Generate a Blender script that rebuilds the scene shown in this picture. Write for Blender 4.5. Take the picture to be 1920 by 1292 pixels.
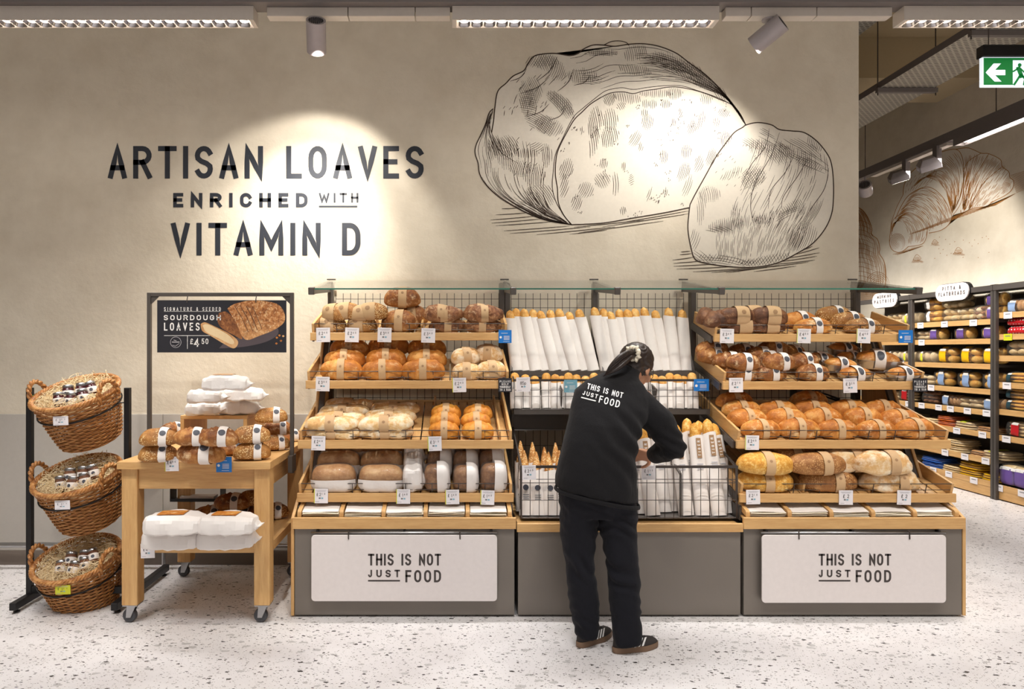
import bpy, bmesh, math, random
from mathutils import Vector, Matrix, Euler, noise
from mathutils.bvhtree import BVHTree

R = math.radians
PI = math.pi
scene = bpy.context.scene
for _o in list(bpy.data.objects):
    bpy.data.objects.remove(_o)
COL = scene.collection

# ------------------------------------------------------------------ camera
FPX, CX, CY, HC = 1250.0, 847.0, 656.0, 1.51      # focal length and principal point in 1920x1292 pixels, eye height
cam_d = bpy.data.cameras.new('camera')
cam = bpy.data.objects.new('camera', cam_d)
COL.objects.link(cam)
cam.location = (0, 0, HC)
cam.rotation_euler = (PI / 2, 0, 0)
cam_d.sensor_width = 36
cam_d.lens = 36 * FPX / 1920
cam_d.shift_x = (960 - CX) / 1920
cam_d.shift_y = (CY - 646) / 1920
cam_d.clip_start = .05
scene.camera = cam

# ------------------------------------------------------------------ world and exposure
vs = scene.view_settings
vs.view_transform = 'Standard'
vs.look = 'None'
vs.gamma = 1
vs.use_curve_mapping = False
vs.exposure = 0.0
world = bpy.data.worlds.new('shop_ambient')
scene.world = world
world.use_nodes = True
world.node_tree.nodes['Background'].inputs[0].default_value = (1.0, .93, .86, 1)
world.node_tree.nodes['Background'].inputs[1].default_value = .34


def area(name, loc, size, power, col=(1, .99, .985), rot=(0, 0, 0), spread=PI):
    d = bpy.data.lights.new(name, 'AREA')
    d.shape = 'RECTANGLE'
    d.size, d.size_y = size
    d.energy = power
    d.color = col
    d.spread = spread
    o = bpy.data.objects.new(name, d)
    COL.objects.link(o)
    o.location = loc
    o.rotation_euler = rot
    return o


def spot(name, loc, target, power, angle, blend=.35, col=(1, .94, .85), radius=.04):
    d = bpy.data.lights.new(name, 'SPOT')
    d.energy = power
    d.color = col
    d.spot_size = R(angle)
    d.spot_blend = blend
    d.shadow_soft_size = radius
    o = bpy.data.objects.new(name, d)
    COL.objects.link(o)
    o.location = loc
    v = Vector(target) - Vector(loc)
    o.rotation_euler = v.to_track_quat('-Z', 'Y').to_euler()
    return o


TRACK_Y, TRACK_Z = 4.0, 3.52
# linear luminaires of the visible track, and of the parallel rows nearer the camera
for _x0, _x1 in ((-3.4, -1.18), (0.0, 1.58), (2.70, 4.6)):
    area('linear_light', ((_x0 + _x1) / 2, TRACK_Y, TRACK_Z - .085), (_x1 - _x0, .07), 9, spread=R(62))
for _y, _p in ((1.9, 27), (-.3, 27)):
    for _x in (-2.6, .6, 3.8):
        area('linear_light', (_x, _y, 3.45), (1.7, .1), _p, spread=R(112))
area('linear_light', (4.9, 6.4, 3.42), (.1, 1.6), 28, spread=R(140))
area('linear_light', (4.9, 8.6, 3.42), (.1, 1.6), 28, spread=R(140))
# track spotlights; the last row of aisle spots is added
# each wall spotlight: wide field and bright core of the same lamp
spot('wall_spot', (-.80, 4.01, 3.30), (-1.02, 4.70, 2.30), 66, 98, .35)
spot('wall_spot', (-.80, 4.01, 3.30), (-1.10, 4.70, 2.10), 270, 76, 1.0)
spot('wall_spot', (1.86, 4.03, 3.32), (1.42, 4.70, 2.45), 58, 122, .5)
spot('wall_spot', (1.86, 4.03, 3.32), (1.16, 4.70, 2.66), 34, 74, 1.0)
for _x, _tx, _tz in ((-1.9, -2.1, .8), (-.9, -1.3, .95), (-.3, -.3, 1.0), (.9, 1.0, 1.1), (2.0, 2.2, 1.0), (2.9, 2.5, 1.0)):
    spot('shelf_spot', (_x, 2.35, 3.40), (_tx, 4.1, _tz), 88, 46, .6)
spot('aisle_spot', (4.83, 7.15, 3.3), (6.0, 7.9, 2.5), 70, 95, .6)
for _y in (5.9, 6.9, 7.9, 8.9):
    spot('aisle_spot', (3.7, _y - .2, 3.5), (5.6, _y, 1.15), 175, 62, .6)  # unseen spots without fixtures, added to brighten the aisle shelves

# ------------------------------------------------------------------ helpers


def at(px, py, Y):
    """point at depth Y seen at photo pixel px, py"""
    return Vector(((px - CX) * Y / FPX, Y, HC - (py - CY) * Y / FPX))


def ray(px, py):
    return Vector(((px - CX) / FPX, 1, (CY - py) / FPX))


def on_plane(px, py, p0, n):
    d = ray(px, py)
    o = Vector((0, 0, HC))
    return o + d * ((Vector(p0) - o).dot(Vector(n)) / d.dot(Vector(n)))


class MB:
    def __init__(self):
        self.v = []
        self.f = []

    def add(self, vs_, fs):
        k = len(self.v)
        self.v += [tuple(p) for p in vs_]
        self.f += [tuple(i + k for i in f) for f in fs]
        return self

    def box(self, x0, x1, y0, y1, z0, z1):
        return self.add([(x, y, z) for z in (z0, z1) for y in (y0, y1) for x in (x0, x1)],
                        [(0, 2, 3, 1), (4, 5, 7, 6), (0, 1, 5, 4), (2, 6, 7, 3), (0, 4, 6, 2), (1, 3, 7, 5)])

    def obox(self, c, ax, ay, az):
        """box from centre and three half-extent vectors"""
        c, ax, ay, az = Vector(c), Vector(ax), Vector(ay), Vector(az)
        return self.add([c + ax * sx + ay * sy + az * sz for sz in (-1, 1) for sy in (-1, 1) for sx in (-1, 1)],
                        [(0, 2, 3, 1), (4, 5, 7, 6), (0, 1, 5, 4), (2, 6, 7, 3), (0, 4, 6, 2), (1, 3, 7, 5)])

    def bar(self, p0, p1, w, h, up=(0, 0, 1)):
        p0, p1 = Vector(p0), Vector(p1)
        d = (p1 - p0)
        t = d.normalized()
        s = t.cross(Vector(up))
        if s.length < 1e-4:
            s = t.cross(Vector((1, 0, 0)))
        s.normalize()
        n = s.cross(t)
        return self.obox((p0 + p1) / 2, d / 2, s * w / 2, n * h / 2)

    def tube(self, pts, r, n=6, closed=False, caps=True):
        pts = [Vector(p) for p in pts]
        m = len(pts)
        rs = r if isinstance(r, (list, tuple)) else [r] * m
        k = len(self.v)
        prev = None
        for i, p in enumerate(pts):
            if closed:
                t = pts[(i + 1) % m] - pts[i - 1]
            else:
                t = pts[min(i + 1, m - 1)] - pts[max(i - 1, 0)]
            if t.length < 1e-9:
                t = Vector((0, 0, 1))
            t.normalize()
            if prev is None:
                a = Vector((0, 0, 1)) if abs(t.z) < .9 else Vector((1, 0, 0))
                s = t.cross(a).normalized()
            else:
                s = prev - t * prev.dot(t)
                if s.length < 1e-6:
                    s = t.orthogonal()
                s.normalize()
            prev = s
            b = t.cross(s)
            rr = rs[i]
            for j in range(n):
                a = 2 * PI * j / n
                if isinstance(rr, tuple):
                    q = p + s * math.cos(a) * rr[0] + b * math.sin(a) * rr[1]
                else:
                    q = p + (s * math.cos(a) + b * math.sin(a)) * rr
                self.v.append(tuple(q))
        for i in range(m if closed else m - 1):
            i2 = (i + 1) % m
            for j in range(n):
                j2 = (j + 1) % n
                self.f.append((k + i * n + j, k + i * n + j2, k + i2 * n + j2, k + i2 * n + j))
        if caps and not closed:
            self.f.append(tuple(k + j for j in range(n - 1, -1, -1)))
            self.f.append(tuple(k + (m - 1) * n + j for j in range(n)))
        return self

    def rings(self, rings, caps=True, closed_u=True):
        """loft a list of equal-length point rings"""
        n = len(rings[0])
        k = len(self.v)
        for rg in rings:
            self.v += [tuple(p) for p in rg]
        for i in range(len(rings) - 1):
            for j in range(n if closed_u else n - 1):
                j2 = (j + 1) % n
                self.f.append((k + i * n + j, k + i * n + j2, k + (i + 1) * n + j2, k + (i + 1) * n + j))
        if caps and closed_u:
            self.f.append(tuple(k + j for j in range(n - 1, -1, -1)))
            e = k + (len(rings) - 1) * n
            self.f.append(tuple(e + j for j in range(n)))
        return self

    def lathe(self, prof, n=24, c=(0, 0, 0), M=None):
        rg = []
        for r, z in prof:
            rg.append([Vector((max(r, 1e-5) * math.cos(2 * PI * j / n), max(r, 1e-5) * math.sin(2 * PI * j / n), z)) for j in range(n)])
        if M is not None:
            rg = [[M @ p for p in q] for q in rg]
        c = Vector(c)
        return self.rings([[p + c for p in q] for q in rg])

    def sphere(self, c, rx, ry=None, rz=None, n=16, m=10, M=None):
        ry = rx if ry is None else ry
        rz = rx if rz is None else rz
        rg = []
        for i in range(m + 1):
            a = -PI / 2 + PI * i / m
            ca = max(math.cos(a), 1e-3)
            rg.append([Vector((rx * ca * math.cos(2 * PI * j / n), ry * ca * math.sin(2 * PI * j / n), rz * math.sin(a))) for j in range(n)])
        if M is not None:
            rg = [[M @ p for p in q] for q in rg]
        c = Vector(c)
        return self.rings([[p + c for p in q] for q in rg])

    def prism(self, poly, a, b, axis='y'):
        """extrude a 2D polygon between a and b along an axis"""
        def mk(u, v, w):
            return {'y': (u, w, v), 'x': (w, u, v), 'z': (u, v, w)}[axis]
        n = len(poly)
        return self.add([mk(u, v, a) for u, v in poly] + [mk(u, v, b) for u, v in poly],
                        [tuple(range(n - 1, -1, -1)), tuple(range(n, 2 * n))] +
                        [(i, (i + 1) % n, n + (i + 1) % n, n + i) for i in range(n)])

    def build(self, name, mat, parent=None, smooth=False, bevel=0, local=False, recalc=True, dedupe=False, angle=None):
        me = bpy.data.meshes.new(name)
        off = Vector((0, 0, 0))
        if parent is not None and not local:
            off = world_loc(parent)
        me.from_pydata([(p[0] - off.x, p[1] - off.y, p[2] - off.z) for p in self.v], [], self.f)
        if recalc or bevel or dedupe:
            bm = bmesh.new()
            bm.from_mesh(me)
            if dedupe:
                bmesh.ops.remove_doubles(bm, verts=bm.verts, dist=1e-5)
            if bevel:
                bmesh.ops.bevel(bm, geom=bm.edges[:], offset=bevel, segments=1, affect='EDGES', clamp_overlap=True)
            if recalc:
                bmesh.ops.recalc_face_normals(bm, faces=bm.faces[:])
            bm.to_mesh(me)
            bm.free()
        if smooth:
            me.polygons.foreach_set('use_smooth', [True] * len(me.polygons))
            if angle:
                me.set_sharp_from_angle(angle=R(angle))
        me.materials.append(mat)
        me.update()
        o = bpy.data.objects.new(name, me)
        COL.objects.link(o)
        if parent is not None:
            o.parent = parent
        return o


def world_loc(o):
    p = Vector(o.location)
    while o.parent:
        o = o.parent
        p = p + Vector(o.location)
    return p


def tag(o, label=None, cat=None, group=None, kind=None):
    if label:
        o['label'] = label
    if cat:
        o['category'] = cat
    if group:
        o['group'] = group
    if kind:
        o['kind'] = kind
    return o


def thing(name, label, cat, loc=(0, 0, 0), group=None):
    o = bpy.data.objects.new(name, None)
    o.empty_display_size = .05
    COL.objects.link(o)
    o.location = loc
    return tag(o, label, cat, group)


def copy_tree(o, parent=None):
    c = o.copy()
    COL.objects.link(c)
    c.parent = parent
    for ch in list(o.children):
        copy_tree(ch, c)
    return c


def set_pose(o, loc, mat3):
    o.location = loc
    o.rotation_mode = 'QUATERNION'
    o.rotation_quaternion = mat3.to_quaternion()


ORD = ['leftmost', 'second from left', 'third from left', 'fourth from left', 'fifth from left', 'sixth from left',
       'seventh from left', 'eighth from left', 'ninth from left', 'tenth from left', 'eleventh from left', 'twelfth from left']

# ------------------------------------------------------------------ materials


def srgb(r, g, b):
    def f(c):
        c /= 255
        return c / 12.92 if c <= .04045 else ((c + .055) / 1.055) ** 2.4
    return (f(r), f(g), f(b), 1)


class NT:
    def __init__(self, name):
        self.m = bpy.data.materials.new(name)
        self.m.use_nodes = True
        self.t = self.m.node_tree
        self.b = self.t.nodes['Principled BSDF']

    def n(self, typ, **kw):
        nd = self.t.nodes.new('ShaderNode' + typ)
        for k, v in kw.items():
            if k.startswith('i_'):
                key = k[2:]
                key = int(key) if key.isdigit() else key.replace('_', ' ')
                nd.inputs[key].default_value = v
            else:
                setattr(nd, k, v)
        return nd

    def l(self, a, ao, b, bi):
        self.t.links.new(a.outputs[ao], b.inputs[bi])

    def coord(self, scale=(1, 1, 1), rot=(0, 0, 0), kind='Object'):
        tc = self.n('TexCoord')
        mp = self.n('Mapping')
        mp.inputs['Scale'].default_value = scale
        mp.inputs['Rotation'].default_value = rot
        self.l(tc, kind, mp, 'Vector')
        return mp

    def noise(self, co, scale, detail=3, rough=.55):
        nz = self.n('TexNoise')
        nz.inputs['Scale'].default_value = scale
        nz.inputs['Detail'].default_value = detail
        nz.inputs['Roughness'].default_value = rough
        if co is not None:
            self.l(co, 'Vector', nz, 'Vector')
        return nz

    def ramp(self, src, out, stops):
        rp = self.n('ValToRGB')
        el = rp.color_ramp.elements
        while len(el) < len(stops):
            el.new(.5)
        for e, (p, c) in zip(el, stops):
            e.position = p
            e.color = c
        self.l(src, out, rp, 'Fac')
        return rp

    def bump(self, src, out, strength=.3, dist=.01):
        bp = self.n('Bump')
        bp.inputs['Strength'].default_value = strength
        bp.inputs['Distance'].default_value = dist
        self.l(src, out, bp, 'Height')
        self.l(bp, 'Normal', self.b, 'Normal')
        return bp


def plain(name, col, rough=.5, metal=0, bump=0, bscale=40, spec=.5, coat=0):
    k = NT(name)
    k.b.inputs['Base Color'].default_value = col
    k.b.inputs['Roughness'].default_value = rough
    k.b.inputs['Metallic'].default_value = metal
    k.b.inputs['Specular IOR Level'].default_value = spec
    co = k.coord()
    nz = k.noise(co, bscale, 3)
    if bump:
        k.bump(nz, 'Fac', bump, .004)
    # slight colour variation so that nothing is dead flat
    mx = k.n('MixRGB', blend_type='MULTIPLY')
    mx.inputs['Fac'].default_value = .10
    mx.inputs['Color1'].default_value = col
    k.l(nz, 'Fac', mx, 'Color2')
    k.l(mx, 'Color', k.b, 'Base Color')
    return k.m


def emit(name, col, s):
    k = NT(name)
    k.b.inputs['Base Color'].default_value = col
    k.b.inputs['Emission Color'].default_value = col
    k.b.inputs['Emission Strength'].default_value = s
    return k.m


def wood(name, axis, a=(192, 144, 88), b=(216, 174, 116), rough=.45):
    k = NT(name)
    sc = {'x': (1.2, 16, 16), 'y': (16, 1.2, 16), 'z': (16, 16, 1.2)}[axis]
    co = k.coord(sc)
    n1 = k.noise(co, 2.2, 5, .6)
    n2 = k.noise(co, 11, 3, .6)
    mx = k.n('MixRGB', blend_type='MIX')
    mx.inputs['Fac'].default_value = .4
    k.l(n1, 'Fac', mx, 'Color1')
    k.l(n2, 'Fac', mx, 'Color2')
    rp = k.ramp(mx, 'Color', [(.32, srgb(*a)), (.62, srgb(*b))])
    k.l(rp, 'Color', k.b, 'Base Color')
    k.b.inputs['Roughness'].default_value = rough
    k.bump(mx, 'Color', .12, .003)
    return k.m


def crust(name, dark, mid, light, flour=None, famt=.5, scale=9, seeds=None, rough=.55, bump=.35):
    k = NT(name)
    co = k.coord()
    inf = k.n('ObjectInfo')
    ad = k.n('VectorMath', operation='ADD')
    k.l(co, 'Vector', ad, 0)
    k.l(inf, 'Random', ad, 1)
    nz = k.n('TexNoise')
    nz.inputs['Scale'].default_value = scale
    nz.inputs['Detail'].default_value = 6
    nz.inputs['Roughness'].default_value = .62
    k.l(ad, 'Vector', nz, 'Vector')
    n5 = k.noise(ad, scale * 3.4, 5, .65)
    mm = k.n('MixRGB')
    mm.inputs['Fac'].default_value = .38
    k.l(nz, 'Fac', mm, 'Color1')
    k.l(n5, 'Fac', mm, 'Color2')
    rp = k.ramp(mm, 'Color', [(.36, srgb(*dark)), (.5, srgb(*mid)), (.62, srgb(*light))])
    # the oven browns the top of a loaf, its flanks stay paler
    tcg = k.n('TexCoord')
    sx = k.n('SeparateXYZ')
    k.l(tcg, 'Generated', sx, 'Vector')
    gr = k.ramp(sx, 'Z', [(.10, (.42, .42, .42, 1)), (.5, (0, 0, 0, 1))])
    mg = k.n('MixRGB')
    mg.inputs['Color2'].default_value = srgb(*light)
    k.l(gr, 'Color', mg, 'Fac')
    k.l(rp, 'Color', mg, 'Color1')
    last, lo = mg, 'Color'
    if seeds:
        vo = k.n('TexVoronoi')
        vo.inputs['Scale'].default_value = 120
        k.l(ad, 'Vector', vo, 'Vector')
        r2 = k.ramp(vo, 'Distance', [(.30, (1, 1, 1, 1)), (.42, (0, 0, 0, 1))])
        m2 = k.n('MixRGB')
        m2.inputs['Color2'].default_value = srgb(*seeds)
        n3 = k.noise(ad, 14, 2)
        r3 = k.ramp(n3, 'Fac', [(.40, (0, 0, 0, 1)), (.52, (1, 1, 1, 1))])
        mu = k.n('MixRGB', blend_type='MULTIPLY')
        mu.inputs['Fac'].default_value = 1
        k.l(r2, 'Color', mu, 'Color1')
        k.l(r3, 'Color', mu, 'Color2')
        k.l(mu, 'Color', m2, 'Fac')
        k.l(last, lo, m2, 'Color1')
        last, lo = m2, 'Color'
    if flour:
        n2 = k.noise(ad, scale * 1.7, 7, .7)
        r2 = k.ramp(n2, 'Fac', [(.62 - famt * .3, (0, 0, 0, 1)), (.80 - famt * .25, (1, 1, 1, 1))])
        m2 = k.n('MixRGB')
        m2.inputs['Color2'].default_value = srgb(*flour)
        k.l(r2, 'Color', m2, 'Fac')
        k.l(last, lo, m2, 'Color1')
        last, lo = m2, 'Color'
    k.l(last, lo, k.b, 'Base Color')
    k.b.inputs['Roughness'].default_value = rough
    n4 = k.noise(ad, scale * 5, 5, .7)
    k.bump(n4, 'Fac', bump * 1.6, .010)
    return k.m


def film(name, tint=(1, 1, 1, 1), op=.16, rough=.12):
    """thin clear wrapping: mostly transparent, with glossy reflections and a faint haze"""
    k = NT(name)
    t = k.t
    tr = k.n('BsdfTransparent')
    gl = k.n('BsdfGlossy')
    gl.inputs['Roughness'].default_value = rough
    df = k.n('BsdfDiffuse')
    df.inputs['Color'].default_value = tint
    fr = k.n('LayerWeight')
    fr.inputs['Blend'].default_value = .35
    m1 = k.n('MixShader')
    m1.inputs[0].default_value = op
    k.l(tr, 0, m1, 1)
    k.l(df, 0, m1, 2)
    m2 = k.n('MixShader')
    ma = k.n('Math', operation='MULTIPLY')
    ma.inputs[1].default_value = .38
    k.l(fr, 'Fresnel', ma, 0)
    k.l(ma, 0, m2, 0)
    k.l(m1, 0, m2, 1)
    k.l(gl, 0, m2, 2)
    nz = k.noise(k.coord(), 28, 3)
    bp = k.n('Bump')
    bp.inputs['Strength'].default_value = .7
    bp.inputs['Distance'].default_value = .012
    k.l(nz, 'Fac', bp, 'Height')
    k.l(bp, 'Normal', gl, 'Normal')
    t.links.new(m2.outputs[0], t.nodes['Material Output'].inputs[0])
    return k.m


def plaster():
    k = NT('plaster')
    co = k.coord()
    n1 = k.noise(co, 5, 5, .6)
    n2 = k.noise(co, 26, 4, .6)
    rp = k.ramp(n1, 'Fac', [(.3, srgb(214, 203, 184)), (.7, srgb(226, 216, 198))])
    k.l(rp, 'Color', k.b, 'Base Color')
    k.b.inputs['Roughness'].default_value = .75
    k.b.inputs['Specular IOR Level'].default_value = .25
    mx = k.n('MixRGB')
    mx.inputs['Fac'].default_value = .45
    k.l(n1, 'Fac', mx, 'Color1')
    k.l(n2, 'Fac', mx, 'Color2')
    k.bump(mx, 'Color', .32, .02)
    return k.m


def terrazzo():
    k = NT('terrazzo')
    base = k.coord()
    n0 = k.noise(base, 2.5, 4)
    rp = k.ramp(n0, 'Fac', [(.35, srgb(218, 213, 212)), (.65, srgb(232, 228, 227))])
    last = rp
    for sc, rot, thr, colr, dens in ((16, .3, .20, (190, 186, 184), .50), (24, .5, .16, (60, 56, 54), .42), (52, 1.1, .19, (96, 90, 86), .40), (95, .2, .20, (150, 142, 134), .5)):
        co = k.coord((sc, sc * 1.7, sc), (0, 0, rot))
        ds = k.noise(base, sc * 2.5, 1)
        ad = k.n('MixRGB', blend_type='ADD')
        ad.inputs['Fac'].default_value = .55
        k.l(co, 'Vector', ad, 'Color1')
        k.l(ds, 'Color', ad, 'Color2')
        vo = k.n('TexVoronoi')
        vo.inputs['Scale'].default_value = 1
        k.l(ad, 'Color', vo, 'Vector')
        sp = k.n('SeparateColor')
        k.l(vo, 'Color', sp, 'Color')
        # cell random decides fleck size, small or none
        mr = k.n('MapRange')
        mr.inputs['From Min'].default_value = 1 - dens
        mr.inputs['From Max'].default_value = 1
        mr.inputs['To Min'].default_value = 0
        mr.inputs['To Max'].default_value = thr * 2
        k.l(sp, 'Red', mr, 'Value')
        lt = k.n('Math', operation='LESS_THAN')
        k.l(vo, 'Distance', lt, 0)
        k.l(mr, 'Result', lt, 1)
        mx = k.n('MixRGB')
        mx.inputs['Color2'].default_value = srgb(*colr)
        k.l(lt, 0, mx, 'Fac')
        k.l(last, 'Color', mx, 'Color1')
        last = mx
    k.l(last, 'Color', k.b, 'Base Color')
    k.b.inputs['Roughness'].default_value = .32
    k.b.inputs['Specular IOR Level'].default_value = .35
    return k.m


def fabric(name, col, rough=.9):
    k = NT(name)
    k.b.inputs['Base Color'].default_value = col
    k.b.inputs['Roughness'].default_value = rough
    k.b.inputs['Sheen Weight'].default_value = .05
    k.b.inputs['Specular IOR Level'].default_value = .2
    n1 = k.noise(k.coord((1, 1, .5)), 9, 3)
    n2 = k.noise(k.coord(), 300, 2)
    mx = k.n('MixRGB')
    mx.inputs['Fac'].default_value = .12
    k.l(n1, 'Fac', mx, 'Color1')
    k.l(n2, 'Fac', mx, 'Color2')
    k.bump(mx, 'Color', .5, .03)
    return k.m


def hair_mat():
    k = NT('dark_hair')
    co = k.coord((60, 60, 6))
    nz = k.noise(co, 3, 3)
    rp = k.ramp(nz, 'Fac', [(.3, srgb(22, 15, 13)), (.7, srgb(52, 38, 32))])
    k.l(rp, 'Color', k.b, 'Base Color')
    k.b.inputs['Roughness'].default_value = .38
    k.bump(nz, 'Fac', .5, .004)
    return k.m


def glassy(name, tint):
    k = NT(name)
    tr = k.n('BsdfTransparent')
    tr.inputs['Color'].default_value = tint
    gl = k.n('BsdfGlossy')
    gl.inputs['Roughness'].default_value = .03
    fr = k.n('Fresnel')
    fr.inputs['IOR'].default_value = 1.5
    m = k.n('MixShader')
    ma = k.n('Math', operation='MULTIPLY')
    ma.inputs[1].default_value = .45
    k.l(fr, 0, ma, 0)
    k.l(ma, 0, m, 0)
    k.l(tr, 0, m, 1)
    k.l(gl, 0, m, 2)
    k.t.links.new(m.outputs[0], k.t.nodes['Material Output'].inputs[0])
    return k.m


def wicker():
    k = NT('wicker')
    nz = k.noise(k.coord((1, 1, 4)), 26, 4)
    rp = k.ramp(nz, 'Fac', [(.32, srgb(134, 82, 38)), (.5, srgb(176, 118, 62)), (.68, srgb(212, 160, 100))])
    k.l(rp, 'Color', k.b, 'Base Color')
    k.b.inputs['Roughness'].default_value = .45
    return k.m


def perforated():
    """galvanised tray bottom with rows of slots"""
    k = NT('perforated_steel')
    tc = k.n('TexCoord')
    br = k.n('TexBrick')
    br.inputs['Scale'].default_value = 9
    br.inputs['Mortar Size'].default_value = .085
    br.inputs['Mortar Smooth'].default_value = 0
    br.inputs['Brick Width'].default_value = .5
    br.inputs['Row Height'].default_value = .26
    br.inputs['Color1'].default_value = srgb(50, 46, 40)
    br.inputs['Color2'].default_value = srgb(60, 54, 46)
    br.inputs['Mortar'].default_value = srgb(190, 184, 172)
    br.offset = .5
    k.l(tc, 'Object', br, 'Vector')
    k.l(br, 'Color', k.b, 'Base Color')
    k.b.inputs['Roughness'].default_value = .5
    k.b.inputs['Metallic'].default_value = .3
    return k.m


M = dict(
    plaster=plaster(), terrazzo=terrazzo(),
    tile=plain('stone_tile', srgb(190, 184, 176), .35, bump=.04),
    skirting=plain('dark_skirting', srgb(120, 108, 98), .6),
    ceiling=plain('ceiling_paint', srgb(190, 172, 140), .9),
    wx=wood('oak_along_x', 'x'), wy=wood('oak_along_y', 'y'), wz=wood('oak_along_z', 'z'),
    metal=plain('taupe_painted_metal', srgb(92, 86, 82), .42, .3),
    panel=plain('grey_panel', srgb(124, 116, 108), .38, .25, bump=.03, bscale=6),
    wire=plain('dark_wire', srgb(78, 70, 66), .4, .5),
    black=plain('black_metal', srgb(26, 25, 27), .4, .2),
    steel=plain('brushed_steel', srgb(180, 180, 182), .28, 1),
    track=plain('grey_track', srgb(122, 114, 112), .5, .1),
    trackpale=plain('pale_track_cover', srgb(206, 196, 186), .55),
    spotbody=plain('spot_grey', srgb(170, 162, 164), .45, .1),
    dark=plain('dark_grille', srgb(30, 28, 30), .6),
    white=plain('white_board', srgb(232, 224, 222), .4),
    ink=plain('dark_ink', srgb(66, 58, 56), .6),
    navy=plain('navy_paint', srgb(42, 46, 56), .6),
    brownink=plain('brown_mural_ink', srgb(64, 48, 38), .8),
    ochre=plain('ochre_mural_ink', srgb(172, 116, 54), .8),
    creampaint=plain('cream_mural_paint', srgb(234, 226, 212), .8),
    lamp=emit('lamp_lens', (1, .95, .88, 1), 14),
    chrome=plain('reflector', srgb(190, 186, 188), .15, 1),
    kraft=plain('kraft_paper', srgb(202, 166, 124), .75, bump=.2, bscale=30),
    paper=plain('white_paper', srgb(236, 228, 222), .7, bump=.25, bscale=25),
    bagpaper=plain('crumpled_white_paper', srgb(238, 232, 228), .65, bump=.8, bscale=16),
    cream=plain('cream_paper', srgb(240, 230, 208), .7),
    tagwhite=plain('tag_card', srgb(238, 234, 238), .45),
    tagblue=plain('tag_blue', srgb(20, 120, 205), .45),
    tagpale=plain('tag_pale_blue', srgb(128, 178, 196), .35),
    tagblack=plain('tag_black', srgb(38, 38, 46), .45),
    tagyellow=plain('tag_yellow', srgb(206, 208, 44), .45),
    grey=plain('grey_print', srgb(120, 120, 124), .6),
    palegrey=plain('pale_grey_print', srgb(178, 176, 182), .6),
    logo=plain('slate_logo', srgb(72, 74, 84), .6),
    film=film('clear_film', op=.035), glass=glassy('shelf_glass', (.975, .99, .985, 1)),
    glassedge=plain('green_glass_edge', srgb(60, 120, 104), .15),
    foil=plain('foil_tin', srgb(200, 198, 198), .3, .9, bump=.5, bscale=40),
    wicker=wicker(),
    straw=plain('wood_wool', srgb(240, 218, 176), .8),
    b_gold=crust('golden_crust', (158, 86, 22), (200, 124, 44), (228, 170, 92), (238, 212, 168), .22),
    b_bright=crust('bright_golden_crust', (180, 98, 18), (216, 138, 40), (236, 178, 84), None),
    b_flour=crust('floury_crust', (196, 140, 78), (222, 176, 116), (238, 210, 164), (244, 230, 206), .55),
    b_ciab=crust('pale_ciabatta_crust', (196, 144, 84), (226, 184, 124), (240, 214, 168), (244, 232, 210), .5),
    b_sour=crust('sourdough_crust', (96, 50, 16), (150, 88, 34), (200, 142, 76), (234, 208, 166), .28, 12),
    b_seed=crust('seeded_crust', (120, 74, 26), (164, 108, 48), (196, 142, 76), None, 0, 10, (236, 206, 150)),
    b_dark=crust('dark_rye_crust', (66, 36, 20), (104, 62, 36), (146, 98, 62), (196, 164, 128), .16, 10),
    b_fruit=crust('fruit_loaf_crust', (84, 44, 22), (140, 86, 48), (186, 136, 90), (216, 184, 146), .25, 18),
    b_tiger=crust('tiger_crust', (196, 122, 30), (226, 164, 62), (246, 214, 140), None, 0, 34),
    b_brown=crust('brown_tin_crust', (166, 112, 60), (200, 150, 98), (222, 182, 132), None, 0, 8),
    b_bag=crust('baguette_crust', (196, 128, 44), (222, 162, 76), (238, 196, 122), None, 0, 14),
    crumb=plain('crumb', srgb(232, 208, 166), .9, bump=.5),
    skin=plain('skin', srgb(206, 152, 120), .5),
    hair=hair_mat(),
    jacket=fabric('black_fleece', srgb(25, 24, 26)),
    trousers=fabric('navy_black_cloth', srgb(24, 24, 30)),
    shoe=plain('dark_suede', srgb(52, 46, 44), .85),
    sole=plain('gum_sole', srgb(128, 100, 78), .6),
    wht=plain('white_print', srgb(240, 238, 236), .6),
    green=emit('exit_green', srgb(14, 140, 62), .30),
    exitwhite=emit('exit_white', (.85, .92, 1, 1), .75),
    perf=perforated(),
    rubber=plain('castor_rubber', srgb(70, 70, 74), .6),
)

# ------------------------------------------------------------------ stroke lettering


def arc(cx, cy, rx, ry, a0, a1, n=9):
    return [(cx + rx * math.cos(R(a0 + (a1 - a0) * i / n)), cy + ry * math.sin(R(a0 + (a1 - a0) * i / n))) for i in range(n + 1)]


def _o(r=.34):
    return arc(.5, 1 - r, .5, r, 0, 180) + arc(.5, r, .5, r, 180, 360) + [(1, 1 - r)]


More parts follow.
